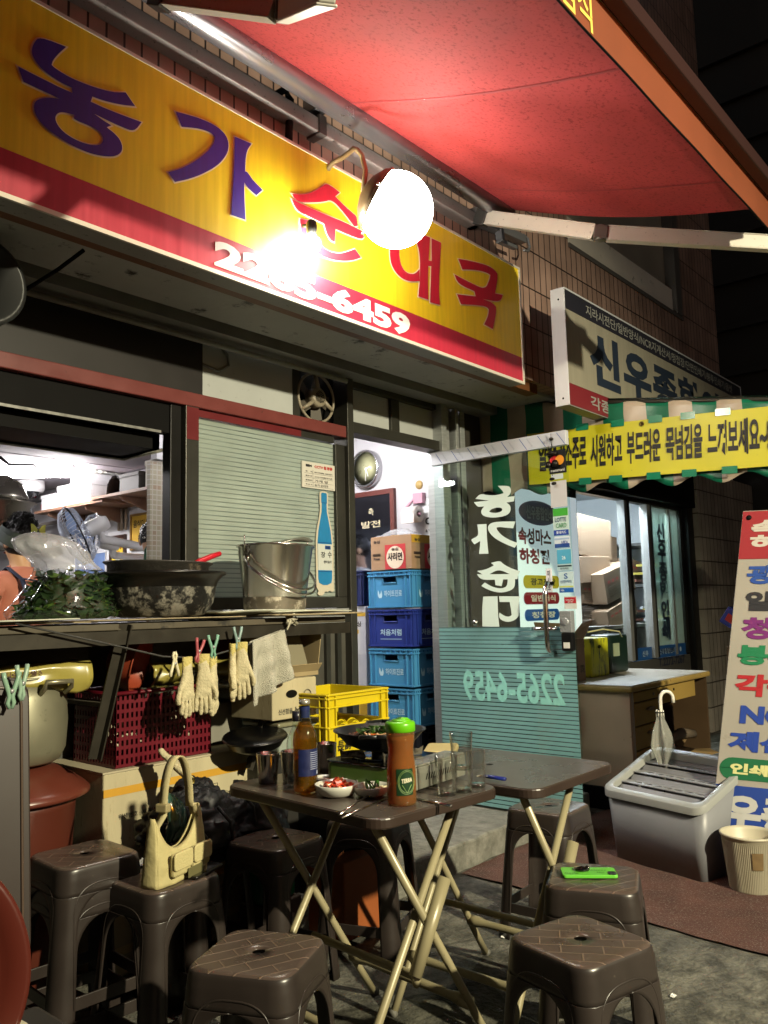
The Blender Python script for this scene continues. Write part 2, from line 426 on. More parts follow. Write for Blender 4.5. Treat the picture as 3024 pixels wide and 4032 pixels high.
# upper wall with tiles, hole for the upper window
YW = 2.36
g = G()
def wallrect(x0, x1, z0, z1): g.box(x0, x1, YW, YW + .12, z0, z1)
WX0, WX1, WZ0, WZ1 = 4.62, 6.52, 3.5, 5.4
wallrect(-1.5, WX0, 2.5, 7.4); wallrect(WX1, 7.33, 2.5, 7.4); wallrect(WX0, WX1, 2.5, WZ0); wallrect(WX0, WX1, WZ1, 7.4)
g.box(7.21, 7.33, YW + .12, 12, 2.5, 7.4)
g.box(-1.5, 7.33, YW, 12, 7.4, 7.5)
part('wall', g, M_tile, B)
g = G()   # upper window reveal, pale sill board and frame
g.box(WX0, WX1 - .06, YW + .02, YW + .1, WZ0 + .02, WZ0 + .2)
wf = part('window', g, mat('pale_window_board', '#dcd6ca', .6, var=.06, vs=4, dirt='#6d6a60', dam=.12, ds=9), B)
g = G(); g.box(WX1 - .13, WX1 - .02, YW - .015, YW + .1, WZ0, WZ1); g.box(WX0, WX1, YW - .01, YW + .1, WZ0 - .03, WZ0); part('frame', g, mat('grey_window_frame', '#6d6a66', .4, metal=.4), wf)
g = G(); g.box(WX0, WX1 - .13, YW + .07, YW + .09, WZ0 + .2, WZ1); part('pane', g, mat('papered_pane', '#958e80', .5, var=.2, vs=2, dirt='#1c1a17', dam=.12, ds=3), wf)
# soffit over the ground floor, with the groove and cover strips
g = G()
g.box(-1.5, 7.33, 2.46, 2.80, 2.48, 2.56); part('soffit', g, M_soffit, B)
g = G(); g.box(-1.5, 7.33, 2.80, 2.86, 2.52, 2.58); part('soffit_groove', g, M_black, B)
g = G(); g.box(-1.5, 4.5, 2.86, 2.99, 2.455, 2.56); part('soffit_ledge', g, mat('grey_ledge', '#85847f', .5, var=.15, vs=6), B)
g = G(); g.tube([(1.1, 2.93, 2.425), (3.15, 2.93, 2.425)], .014, 8); part('conduit', g, mat('old_conduit', '#87857c', .4, var=.2, vs=8), B)
g = G(); g.box(-1.5, 4.2, 2.39, 2.462, 2.445, 2.5); part('sign_beam', g, mat('brown_channel', '#6b4326', .5, metal=.2, var=.2, vs=6, dirt='#2a1c12', dam=.18, ds=30), B)  # brown channel between the sign and the soffit
g = G(); g.box(-1.5, 4.62, 2.462, 2.99, 2.565, 2.6); g.box(-1.5, 7.33, 2.48, 12, 2.6, 2.66); part('slab', g, mat('slab_dark', '#2c2a28', .8), B)
# facade frame of the restaurant, plane Y = 3.0
YF = 3.0
g = G(); g.box(-1.5, 3.18, YF - .035, YF + .05, 2.13, 2.192); part('lintel', g, M_red, B, bevel=.004)
g = G(); g.box(-1.5, 2.27, YF + .0, YF + .05, 2.193, 2.46); part('fascia', g, mat('dark_fascia', '#1b1615', .5, var=.15, vs=5), B)
g = G(); g.box(2.27, 2.83, YF + .005, YF + .05, 2.193, 2.46); part('transom_panel', g, M_white, B)
g = G(); g.tube([(2.27, YF, 2.345), (2.36, YF - .002, 2.33), (2.42, YF - .002, 2.37), (2.41, YF - .002, 2.42), (2.36, YF, 2.455)], .006, 6); part('water_stain', g, mat('stain_grey', '#7a7d7b', .8), B)
g = G(); g.box(2.83, 2.875, YF - .0, YF + .06, 2.193, 2.46); part('transom_post', g, M_steel2, B)
# recess of the extract fan: dark box open to the street
g = G(); g.box(2.84, 3.2, YF + .09, YF + .1, 2.15, 2.5); g.box(2.84, 3.2, YF + .062, YF + .09, 2.15, 2.19); g.box(3.182, 3.2, YF + .062, YF + .09, 2.19, 2.5); g.box(2.875, 2.88, YF, YF + .09, 2.193, 2.46); part('fan_recess', g, M_black, B)
g = G(); g.box(3.18, 3.228, YF - .045, YF + .06, .125, 2.46); part('door_post', g, M_steel2, B, bevel=.003)
g = G()
g.box(2.225 - .07, 3.18, YF - .02, YF + .04, 1.235, 1.29)        # bottom rail of the striped window
g.box(2.155, 2.225, YF - .035, YF + .05, 1.2, 2.13)
g.box(3.11, 3.18, YF - .02, YF + .04, 1.29, 2.09)
part('window_frame', g, M_steel2, B, bevel=.003)
g = G(); g.box(2.225, 2.87, YF - .012, YF + .04, 2.095, 2.128); part('head_rail', g, mat('red_paint_bright', '#621a1e', .4, var=.15, vs=5), B)
g = G(); g.box(2.093, 2.15, YF - .01, YF + .05, 1.2, 2.13); part('window_post', g, M_dark, B, bevel=.004)
g = G(); g.box(2.87, 3.11, YF - .01, YF + .04, 2.095, 2.128); part('head_rail', g, M_steel2, B)
g = G(); g.box(2.158, 2.222, YF - .037, YF - .035, 1.98, 2.125); part('red_cover_strip', g, MATS['red_paint_bright'], B)
sm, _ = stripes_mat('striped_film_pale', '#a3ada3', '#3c4541', .0215, .24, 2, fade=.6)
nt = sm.node_tree; tl = nt.nodes.new('ShaderNodeBsdfTranslucent'); tl.inputs[0].default_value = lin('#c3d2ca'); mxs = nt.nodes.new('ShaderNodeMixShader'); mxs.inputs[0].default_value = .28
nt.links.new(nt.nodes['Principled BSDF'].outputs[0], mxs.inputs[1]); nt.links.new(tl.outputs[0], mxs.inputs[2]); nt.links.new(mxs.outputs[0], nt.nodes['Material Output'].inputs[0])
g = G(); g.box(2.225, 3.11, YF + .0, YF + .006, 1.29, 2.09); wp = part('window_pane', g, sm, B)
g = G(); g.box(3.0, 3.18, YF - .03, YF - .02, 1.205, 1.232); g.box(2.2, 3.18, YF - .0, YF + .05, 1.15, 1.232); part('window_sill', g, M_steel, B)
# lower facade under the counter and beside the door
g = G(); g.box(-1.5, 3.18, YF + .0, YF + .06, 0, 1.148); part('lower_wall', g, mat('lower_metal_panels', '#4f4e47', .45, metal=.3, var=.25, vs=5, dirt='#25231d', dam=.2, ds=8), B)
g = G()
for x in (2.62, 2.86, 3.02, 3.1): g.box(x, x + .03, YF - .02, YF, .13, 1.15)
part('panel_ribs', g, M_steel2, B)
# transom over the door
g = G(); g.box(3.228, 4.0, YF - .04, YF + .06, 2.165, 2.225); g.box(3.228, 4.0, YF - .02, YF + .05, 2.42, 2.46); g.box(3.585, 3.66, YF - .01, YF + .05, 2.225, 2.42); part('transom_frame', g, M_steel2, B, bevel=.003)
g = G(); g.box(3.228, 3.585, YF + .01, YF + .02, 2.225, 2.42); g.box(3.66, 4.0, YF + .01, YF + .02, 2.2, 2.42); part('transom_glass', g, M_white, B)
g = G(); g.box(4.0, 4.05, YF - .06, YF + .06, .125, 2.46); g.box(4.07, 4.13, YF - .02, YF + .06, .125, 2.46); g.box(4.16, 4.19, YF - .05, YF + .06, .125, 2.46); g.box(4.25, 4.3, YF - .02, YF + .06, .125, 2.46)
part('door_jamb', g, M_steel, B, bevel=.003)
g = G(); g.box(4.3, 5.66, YF, YF + .1, 0, 2.5); part('dark_wall', g, mat('dark_wall_boards', '#38332c', .7, var=.25, vs=5), B)
g = G(); g.box(4.05, 4.07, YF + .02, YF + .05, .125, 2.46); g.box(4.13, 4.16, YF + .02, YF + .05, .125, 2.46); g.box(4.19, 4.25, YF + .02, YF + .05, .125, 2.46); part('jamb_gap', g, M_black, B)
# restaurant room
RX0, RX1, RY1, RZ = -1.5, 4.42, 11.5, 2.6
g = G(); g.box(RX1, RX1 + .08, YF + .06, RY1, 0, RZ); g.box(RX0, RX1, RY1, RY1 + .1, 0, RZ); g.box(RX0 - .1, RX0, YF, RY1, 0, RZ); part('room_wall', g, M_inner, B)
g = G(); g.box(RX0, RX1, YF + .05, RY1, RZ - .03, RZ - .002)
for k in range(9): g.box(RX0, RX1, 4 + k * .9, 4.012 + k * .9, RZ - .034, RZ - .03)
part('ceiling', g, M_ceil, B)
g = G(); g.box(RX0, RX1, YF + .06, RY1, .1, .12); part('floor', g, M_floor, B)
g = G(); g.box(RX1 - .08, RX1, 5.0, RY1, RZ - .13, RZ - .04); part('cornice', g, mat('grey_cornice', '#77747a', .7), B)
# mosaic column
M_mos = grid_mat('mosaic', '#8f8876', '#8a7560', '#a39d92', .028, .028, ms=.003, rough=.3, bump=.2, var=.1)
nt = M_mos.node_tree; br = [n for n in nt.nodes if n.bl_idname == 'ShaderNodeTexBrick'][0]; br.inputs['Color2'].default_value = lin('#7a3a20'); br.inputs['Bias'].default_value = -.62
g = G(); g.box(2.60, 3.1, 3.9, 3.93, .12, 2.06); part('mosaic_column', g, M_mos, B)
g = G(); g.box(2.63, 3.1, 3.885, 3.94, 2.075, 2.6); part('column_head', g, M_inner, B)
# kitchen hood inside the open window
g = G()
g.box(-1.5, 2.095, YF + .0, YF + .05, 2.0, 2.13)
part('roller_shutter_box', g, M_black, B)
g = G(); g.box(-1.5, 2.05, YF - .003, YF + .0, 1.995, 2.006); part('shutter_edge', g, mat('greasy_metal', '#8a8a86', .4, metal=.5, var=.3, vs=30), B)
hz = 1.935
g = G(); g.box(-1.5, 2.085, YF + .06, 3.36, hz, hz + .06); g.box(-1.5, 2.085, 3.3, 3.36, hz, 2.55); g.box(2.05, 2.085, YF + .06, 3.36, hz, 2.55)
hd = part('hood', g, M_black, B)
g = G(); g.tube([(-1.5, 3.36, hz), (2.1, 3.36, hz), (2.1, YF + .05, hz)], .008, 6); part('hood_lip', g, mat('greasy_rim', '#a5a398', .4, metal=.3, var=.3, vs=30), hd)
# round black duct at the far left
g = G(); g.lathe([(.12, 0), (.15, .01), (.15, .3), (.13, .31), (.13, .02)], 32, T(1.12, 2.93, 2.3) @ Matrix.Rotation(PI / 2, 4, 'X')); part('exhaust_duct', g, mat('duct_grey', '#3b3c3c', .45, metal=.5), B)
g = G(); g.tube([atY(0, 1195, 2.85), atY(110, 1135, 2.75), atY(230, 1060, 2.6), atY(330, 985, 2.5)], .007, 6); part('hanging_cable', g, M_black, B)
# cable trunking on the tiles, joint boxes and a stub of cable
g = G(); g.box(-1.5, 3.52, 2.29, 2.36, 3.2, 3.262); part('cable_trunking', g, mat('grey_trunking', '#8d8380', .55, var=.12, vs=8, dirt='#4c4442', dam=.2, ds=45), B, bevel=.004)
g = G(); g.box(2.32, 2.36, 2.28, 2.36, 3.19, 3.275); part('trunking_clamp', g, mat('brown_clamp', '#4b4340', .5), B)
g = G(); g.tube([(2.12, 2.345, 3.28), (2.17, 2.33, 3.33), (2.2, 2.33, 3.3), (2.19, 2.33, 3.15), (2.19, 2.34, 2.9)], .016, 8); part('black_cable_bundle', g, M_black, B)

# ---- print shop front (its own shop front in the same block), glass box lit inside
P = thing('print_shop', 'neighbouring print shop with brightly lit glass front full of cartons', 'shop', (6.7, 3.0, 0))
g = G()
for x in (5.69, 6.64, 7.1, 7.8): g.box(x, x + .06, 2.98, 3.05, .75, 2.1)
g.box(5.66, 7.86, 2.98, 3.05, 2.085, 2.12)
part('window_frame', g, mat('shop_frame_alu', '#33322f', .35, metal=.6), P)
g = G(); g.box(6.58, 6.64, 2.975, 3.04, .75, 2.085); g.box(7.03, 7.1, 2.97, 3.04, .75, 2.085); g.box(7.56, 7.6, 2.99, 3.03, .75, 2.085); part('sliding_stile', g, mat('pale_alu', '#9a9a96', .35, metal=.5), P)
g = G(); g.box(5.6, 8.8, 2.9, 3.1, 2.12, 2.48); part('header', g, M_black, P)
g = G(); g.box(7.88, 8.02, 2.93, 3.1, 0, 2.4); part('side_frame', g, M_dark, P)
g = G(); g.box(5.7, 7.8, 3.01, 3.016, .75, 2.085); part('glazing', g, glass('shop_glass', (.93, .97, .96), .35), P)
g = G(); g.box(6.64, 7.82, 2.998, 3.0, .74, .845); part('blue_band', g, mat('blue_film', '#1f4e86', .4, var=.1, vs=9), P)
g = G(); g.box(7.1, 7.82, 3.004, 3.006, .845, 2.085); part('frosted_band', g, glass('pale_frost', (.8, .9, .86), .2, haze=.35, hcol=(.55, .68, .62)), P)
g = G(); g.box(8.02, 9.74, 2.88, 3.0, 0, 2.5); part('pillar', g, grid_mat('pale_tile', '#a89f92', '#979083', '#4b443c', .1, .23, ms=.006, rough=.35, var=.2), P)
g = G(); g.box(5.7, 9.5, 6.0, 6.1, 0, 2.6); g.box(9.4, 9.5, 3.0, 6.1, 0, 2.6); g.box(5.6, 5.68, 3.05, 6.1, 0, 2.6); part('back_wall', g, mat('print_white', '#d5dadc', .6, var=.05, vs=2), P)
g = G(); g.box(5.7, 9.4, 3.05, 6.0, 2.5, 2.52); part('ceiling', g, mat('print_ceiling', '#cfd3d6', .6), P)
g = G(); g.box(5.7, 9.4, 3.05, 6.0, .05, .06); part('floor', g, M_floor, P)
g = G(); text_g(g, '신\n우\n종\n합\n인\n쇄', facing_street(7.26, 2.99, .89), .2, 1.05, bold=.045, line=.95); text_g(g, '신우종합인쇄', facing_street(7.2, 2.992, .775), .32, .045, bold=.02); 
part('window_lettering', g, [mat('navy_letters', '#121a30', .5)], P)
g = G(); text_g(g, '신우종합인쇄', facing_street(7.17, 2.993, .77), .36, .048, bold=.02); text_g(g, '신우', facing_street(6.82, 2.993, .77), .12, .05, bold=.02)
g.lathe([(.0001, 0), (.022, .0003)], 16, facing_street(7.66, 2.993, .795)); part('band_lettering', g, mat('band_white', '#9fb7cf', .5), P)
g = G(); text_g(g, 'T.2272-7267', facing_street(7.14, 2.99, .665), .6, .075, bold=.03); part('phone_lettering', g, MATS['navy_letters'], P)
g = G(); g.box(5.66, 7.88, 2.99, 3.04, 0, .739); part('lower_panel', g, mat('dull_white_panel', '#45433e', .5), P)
# side glass seen through the open door; its backlight is put in as emission
g = G()
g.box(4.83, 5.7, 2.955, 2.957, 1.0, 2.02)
pp = part('glowing_film', g, mat('pale_glow_film', '#c8d8d8', .5, var=.1, vs=2, emit='#d8e8ee', es=.4), P)

# ---- dark building across the lane on the right
g = G(); g.box(9.8, 10.2, -2, 14, 0, 9)
for k in range(14): g.box(9.74, 9.8, -2, 14, .5 + k * .55, .56 + k * .55)
single('dark_building', g, mat('dark_siding', '#3d3a36', .7, var=.1, vs=2), 'unlit building with horizontal siding beyond the print shop', 'building')
# printing shop inner light
def tube_light(name, x0, x1, y, z, axis='X', es=12, r=.014, gap=.1, parent=None, label='', col='#eef4ff'):
    t = thing(name, label, 'ceiling light', ((x0 + x1) / 2, y, z))
    L_ = x1 - x0
    A = Matrix.Rotation(0 if axis == 'X' else PI / 2, 4, 'Z')
    g = G(); g.box(-L_ / 2 - .03, L_ / 2 + .03, -gap / 2 - .04, gap / 2 + .04, 0, .03, M=A); part('housing', g, mat('light_housing', '#d9d9d9', .5), t, world=False, bevel=.004)
    for s in (-1, 1):
        g = G(); g.tube([(-L_ / 2, s * gap / 2, -.02), (L_ / 2, s * gap / 2, -.02)], r, 10, M=A)
        part('fluorescent_tube', g, mat('tube_' + name, '#ffffff', .5, emit=col, es=es), t, world=False)
    return t
tube_light('print_shop_light', 6.1, 7.7, 3.35, 2.42, es=280, label='twin fluorescent light on the print shop ceiling', r=.02)
# ================================================================ SIGNS, AWNINGS, LAMPS
def crop(pts, ox, oy, sc): return [(ox + x / sc, oy + y / sc) for x, y in pts]
SY = 2.3
S1 = thing('shop_sign', 'long yellow and wine-red fascia sign with big brush lettering over the restaurant', 'sign', (1.4, SY, 2.43))
def vstreak(name, col, rough=.4, es=0):
    return mat(name, col, rough, var=.16, vs=5, stretch=(14, 1, .6), dirt=None)
g = G(); g.box(-1.2, 3.9, SY, SY + .09, 2.43, 3.09); part('sign_box', g, mat('sign_side_grey', '#8d8c86', .5, var=.15, vs=6, dirt='#3b3a35', dam=.2, ds=30), S1)
g = G(); g.box(-1.2, 3.89, SY - .004, SY, 2.575, 3.08); part('yellow_face', g, mat('sign_yellow', '#dcc01e', .42, var=.1, vs=5, stretch=(9, 1, .5), coat=.1), S1)
g = G(); g.box(-1.2, 3.89, SY - .004, SY, 2.44, 2.5745); part('red_face', g, mat('sign_red', '#a8283c', .42, var=.12, vs=5, stretch=(9, 1, .5), coat=.1), S1)
g = G(); g.box(-1.2, 3.9, SY - .008, SY + .002, 2.425, 2.44); g.box(-1.2, 3.9, SY - .008, SY + .002, 3.08, 3.092); g.box(3.885, 3.9, SY - .008, SY + .002, 2.44, 3.08); part('trim', g, mat('sign_trim', '#cfc9bb', .4, metal=.2), S1)
A_ = (0, 80, 2.212); B_ = (0, 0, 1.508); C_ = (1100, 650, 1.728)
nong_o = [(340,145),(572,235),(500,300),(455,355),(445,392),(480,425),(600,500),(730,555),(860,600),(980,630),(1090,632),(1173,752),(1050,740),(900,705),(800,668),(785,712),(900,765),(1050,825),(1228,890),(1165,975),(1050,930),(930,875),(818,818),(880,865),(965,918),(925,935),(990,985),(1040,1040),(1062,1100),(1055,1150),(1010,1185),(930,1192),(800,1170),(650,1110),(500,1020),(380,930),(310,840),(288,760),(300,710),(350,682),(430,675),(510,688),(470,665),(350,612),(200,540),(152,405),(250,455),(400,530),(530,595),(627,635),(620,590),(550,560),(440,495),(340,410),(280,320),(270,260),(290,200)]
nong_h = [(640,828),(560,805),(510,805),(478,835),(478,880),(520,950),(600,1015),(700,1065),(800,1092),(870,1088),(895,1050),(885,1000),(840,955),(760,915),(680,885),(640,860)]
ga1 = [(1040,665),(1100,680),(1200,710),(1290,755),(1340,805),(1357,860),(1345,920),(1290,985),(1200,1035),(1120,1065),(1035,1083),(995,1025),(1080,1000),(1170,950),(1240,890),(1270,845),(1272,815),(1250,790),(1180,765),(1075,755)]
ga2 = [(1390,813),(1490,855),(1465,890),(1455,940),(1452,1020),(1465,1022),(1500,1075),(1556,1130),(1518,1162),(1470,1120),(1447,1085),(1448,1180),(1455,1308),(1370,1278),(1380,1100),(1388,950)]
su1 = [(320,122),(407,188),(375,215),(440,280),(520,350),(530,415),(505,420),(430,320),(352,235),(290,255),(140,258),(105,235),(80,197),(150,205),(220,190),(280,155)]
su2 = [(78,232),(150,270),(300,335),(450,395),(560,450),(572,490),(558,510),(450,470),(377,437),(372,525),(345,515),(318,470),(298,400),(200,355),(110,310)]
su3 = [(135,367),(225,383),(222,415),(230,480),(270,540),(330,590),(400,605),(450,595),(510,572),(552,630),(500,650),(420,655),(330,640),(240,600),(170,540),(140,450)]
dae1 = [(750,430),(890,480),(930,500),(905,540),(815,505),(810,580),(812,640),(830,700),(860,735),(900,745),(925,735),(948,710),(950,790),(900,795),(850,785),(800,750),(760,690),(745,620)]
dae2 = [(960,470),(1020,495),(1010,650),(1030,655),(1030,500),(1095,530),(1085,700),(1080,850),(1087,953),(1020,935),(1028,690),(1008,688),(1005,800),(1008,917),(940,895),(952,780),(951,600),(925,515)]
guk = [(1212,640),(1280,650),(1400,680),(1450,705),(1478,740),(1478,790),(1462,875),(1515,885),(1497,935),(1375,912),(1440,935),(1468,965),(1470,1010),(1447,1117),(1388,1085),(1415,1030),(1420,985),(1405,965),(1350,955),(1230,948),(1203,880),(1330,895),(1322,860),(1210,810),(1185,745),(1290,800),(1395,850),(1425,780),(1430,750),(1410,735),(1340,715),(1240,712)]
def signpoly(pts, c):
    o = []
    for x, y in crop(pts, *c):
        p = atY(x, y, SY - .004); o.append((p.x, p.z))
    return smooth_poly(o, 2)
def signglyph(g, outl, depth, off):
    M = frame((0, SY - .004, 0), (1, 0, 0), (0, 0, 1))
    glyph_g(g, outl, depth, M, offset=off)
blue = [[signpoly(nong_o, A_), signpoly(nong_h, A_)], [signpoly(ga1, B_)], [signpoly(ga2, B_)]]
redl = [[signpoly(p, C_)] for p in (su1, su2, su3, dae1, dae2, guk)]
g = G()
for i, o in enumerate(blue + redl): signglyph(g, o, .0008 + .0002 * i, .0045)
part('lettering_outline', g, mat('letter_cream', '#e0d3b0', .5), S1)
g = G()
for i, o in enumerate(blue): signglyph(g, o, .0032 + .0002 * i, 0)
part('blue_lettering', g, mat('letter_blue', '#2b1f78', .45, var=.15, vs=5, stretch=(14, 1, .6)), S1)
g = G()
for i, o in enumerate(redl): signglyph(g, o, .0042 + .0002 * i, 0)
part('red_lettering', g, mat('letter_red', '#b01c30', .45, var=.12, vs=5, stretch=(14, 1, .6)), S1)
p0 = atY(840, 1055, SY); p1 = atY(1612, 1325, SY)
g = G(); text_g(g, '2265-6459', facing_street(p0.x, SY - .0055, 2.452), p1.x - p0.x, .105, bold=.05, spacing=1.03)
part('phone_number', g, mat('number_white', '#e8e4da', .5), S1)

# ---- lamps
GC = V((2.435, 1.98, 2.79))
t = thing('globe_lamp', 'round white glowing globe lamp hung before the yellow sign', 'lamp', tuple(GC))
g = G(); g.ball(GC, .148, 20); part('glass_globe', g, mat('globe_glow', '#ffffff', .3, emit='#fff6e6', es=24), t)
g = G(); nn = (atY(1240, 640, 2.2) - GC).normalized()
Mx = frame(GC, nn.orthogonal(), nn.cross(nn.orthogonal()))
g.lathe([(.128, .082), (.118, .105), (.075, .135), (.03, .15), (.0001, .152)], 28, Mx); g.lathe([(.131, .078), (.133, .088), (.127, .092)], 28, Mx, caps=False)
part('fitter_cap', g, mat('dull_brass', '#5a4c38', .45, metal=.5, var=.2, vs=9), t)
g = G()
for a in (.4, 2.3, 4.4):
    p = Mx @ V((math.cos(a) * .132, math.sin(a) * .132, .085)); q = Mx @ V((math.cos(a) * .155, math.sin(a) * .155, .085)); g.tube([p, q], .004, 6); g.ball(q, .007, 5)
part('thumb_screws', g, mat('chrome', '#cfcfcf', .15, metal=1), t)
g = G(); top = Mx @ V((0, 0, .15))
a0 = atY(1310, 640, 2.27); a1 = atY(1405, 590, 2.1)
g.tube([(a0.x, 2.3, a0.z - .02), a0, a0.lerp(a1, .5), a1.lerp(a0, .12) + V((0, 0, .012)), a1, a1 + V((.03, 0, -.012)), a1.lerp(top, .5) + V((.035, 0, .01)), top], .0105, 10)
part('curved_arm', g, mat('old_brass_tube', '#8a7a5c', .35, metal=.6, var=.15, vs=12), t)
BC = atY(1228, 962, 2.24)
t = thing('bare_bulb', 'small glaring flood bulb just below the globe lamp, washing out the sign', 'lamp', tuple(BC))
g = G(); g.ball(BC, .036, 12); part('bulb', g, mat('bulb_glow', '#ffffff', .3, emit='#fffbea', es=560), t)
g = G(); g.lathe([(.018, .034), (.022, .06), (.022, .09), (.012, .1)], 16, Matrix.Translation(BC)); part('socket', g, M_dark, t)
g = G(); g.tube([BC + V((0, .02, .085)), BC + V((0, .08, .1))], .008, 8); part('stub_arm', g, M_dark, t)

# ---- red folding-arm awning
AW = thing('folding_arm_awning', 'large red canvas awning stretched on white folding arms over the tables', 'awning', (2.0, 2.3, 3.25))
XE, XB = 3.62, -1.4
def fz(y): return 3.30 + (y - 2.2) * .335
def fab(u, v):
    x = XB + (XE - XB) * u; y = 2.17 + (0.905 - 2.17) * v
    sag = -.035 * math.sin(PI * v) * (1 + .3 * math.sin(x * 1.7)) - .012 * math.sin(PI * v) * abs(math.sin(x * 2.9))
    return (x, y, fz(y) + sag)
g = G(); g.grid(fab, 70, 16)
part('canopy', g, fabric('red_canvas', '#b04547', .15, '#b43c40', rough=.75, var=.16, vs=3, dirt='#842f33', ds=70), AW)
nt = MATS['red_canvas'].node_tree
for n_ in nt.nodes:
    if n_.bl_idname == 'ShaderNodeBsdfPrincipled': n_.inputs['Specular IOR Level'].default_value = .25
for x in (1.05, 2.35, 3.3):
    g = G(); g.grid(lambda u, v: tuple(V(fab((x + .012 * u - XB) / (XE - XB), v)) + V((0, 0, -.002))), 1, 16)
    part('seam', g, mat('seam_red', '#953338', .8, dirt='#d08a86', dam=.12, ds=50), AW)
def tz(v): return fz(.9)
VB, VT = 2.722, 2.868
g = G(); g.grid(lambda u, v: (XB + (XE + .02 - XB) * u, .895 + .001 * math.sin(u * 60) * (1 - v), VB + (VT - VB) * v), 120, 4)
part('valance', g, fabric('valance_orange', '#74391c', .12, '#a0441c', rough=.7, var=.1, vs=4), AW)
g = G(); g.tube([(XB + (XE + .02 - XB) * i / 120, .893 + .001 * math.sin(i / 2), VB) for i in range(121)], .004, 6); part('valance_hem', g, M_black, AW)
g = G(); g.box(XB, XE + .05, .84, .89, VT - .008, VT + .05); part('front_bar', g, mat('dark_bar', '#3b2420', .4, metal=.3), AW, bevel=.006)
g = G(); g.box(XB, XE + .05, .8955, .900, VT + .001, VT + .009); part('bar_piping', g, mat('pale_piping', '#d7cf96', .5), AW)
g = G(); 
for i, ch in enumerate('음식'):
    p = atY(2290 if i else 2225, (132 if i else 60), .9); text_g(g, ch, frame((p.x - .03, .899, VB + .012), (1, 0, 0), (0, 0, 1)), .085, .115, bold=.015, depth=.006)
part('valance_lettering', g, mat('yellow_paint', '#e3c65a', .5, emit='#e3c65a', es=0), AW)
g = G(); g.tube([(XB, 2.19, 3.275), (XE, 2.19, 3.275)], .052, 20); part('roller_tube', g, mat('galvanised_tube', '#a8a8b0', .28, metal=.75, var=.12, vs=5, stretch=(.4, 1, 1)), AW)
g = G()
for x in (.4, 3.5):
    g.box(x - .02, x + .02, 2.2, 2.36, 3.2, 3.3)
g.box(2.3, 2.36, 2.25, 2.36, 3.29, 3.36)
part('wall_bracket', g, mat('bracket_grey', '#77777a', .4, metal=.5), AW, bevel=.004)
def arm(a, e, f):
    M_arm = mat('arm_white', '#c9c4b8', .42, metal=.15, var=.08, vs=4, dirt='#75716a', dam=.15, ds=60)
    for k, (p, q) in enumerate(((a, e), (e, f))):
        d = (q - p); L_ = d.length; M = frame(p, d, V((0, 0, 1)) if abs(d.normalized().z) < .9 else V((0, 1, 0)))
        g = G(); g.box(.03, L_ - .03, -.03, .03, -.016, .016, M=M); g.box(.03, L_ - .03, -.036, -.030, -.02, .02, M=M); g.box(.03, L_ - .03, .030, .035, -.019, .019, M=M)
        part('folding_arm', g, M_arm, AW, bevel=.004)
        if k:
            g = G(); g.box(-.032, .03, -.03, .03, -.022, .022, M=M); g.lathe([(.022, -.036), (.022, .036)], 14, M @ Matrix.Rotation(PI / 2, 4, 'X')); part('elbow_joint', g, mat('joint_grey', '#6f6c66', .4, metal=.5), AW, bevel=.004)
        else:
            g = G(); g.box(-.035, .035, -.045, .04, -.025, .025, M=M); part('shoulder_joint', g, mat('joint_dark', '#4d4b49', .4, metal=.5), AW, bevel=.004)
arm(atY(1900, 855, 2.25), atY(2365, 918, 1.6), atY(3090, 962, .93))
arm(atY(640, -20, 2.1), atY(1113, 36, 1.6), atY(1300, -70, .93))
g = G()   # the angled plate bracket and hooks below the shoulder of the near arm
p0, p1 = atY(1885, 870, 2.3), atY(2055, 945, 2.3)
M = frame(p0, p1 - p0, (0, 0, 1)); L_ = (p1 - p0).length
g.box(0, L_, -.025, .02, -.02, .03, M=M)
g.box(L_ * .35, L_ * .42, -.08, .0, 0, .04, M=M); g.box(L_ * .35, L_ * .75, -.085, -.065, 0, .03, M=M)
g.tube([M @ V((L_, .03, .01)), M @ V((L_ * 1.03, 0, .03)), M @ V((L_ * 1.02, -.05, .04)), M @ V((L_ * .97, -.08, .04)), M @ V((L_ * .85, -.085, .04))], .008, 8)
part('mounting_plate', g, MATS['bracket_grey'], AW, bevel=.003)

# ---- print shop fascia sign
S2 = thing('print_shop_sign', 'unlit grey box sign with dark lettering above the striped canopy', 'sign', (5.4, 2.1, 2.32))
PY = 2.1
g = G(); g.box(4.03, 7.0, PY, PY + .08, 2.3, 2.96); part('sign_box', g, mat('sign2_box', '#8e8d8c', .5), S2)
g = G(); g.box(4.022, 4.03, PY - .006, PY + .08, 2.3, 2.965); part('end_cap', g, mat('sign2_cap', '#c9cbd0', .35, metal=.1, var=.04, vs=5), S2, bevel=.002)
g = G()
for z in (2.34, 2.9): g.lathe([(.006, 0), (.0001, .002)], 8, facing_left(4.021, PY + .03, z))
part('cap_screws', g, M_black, S2)
g = G(); g.box(4.035, 6.99, PY - .003, PY, 2.425, 2.846); part('cream_face', g, mat('sign2_cream', '#8f8a7a', .5, var=.08, vs=5, stretch=(8, 1, .6)), S2)
g = G(); g.box(4.035, 6.99, PY - .003, PY, 2.847, 2.955); part('navy_face', g, mat('sign2_navy', '#23232c', .45), S2)
g = G(); g.box(4.035, 6.99, PY - .003, PY, 2.305, 2.424); part('red_face', g, mat('sign2_red', '#74222a', .45), S2)
g = G(); g.box(6.99, 7.0, PY - .006, PY, 2.3, 2.96); g.box(4.03, 7.0, PY - .006, PY, 2.955, 2.965); part('trim', g, MATS['sign2_cap'], S2)
g = G(); text_g(g, '지라시전단/일반양식/NCR지계산서/청첩장/단면인쇄기/봉투인쇄기/옵셋', facing_street(4.28, PY - .0035, 2.868), 2.5, .066, bold=.012)
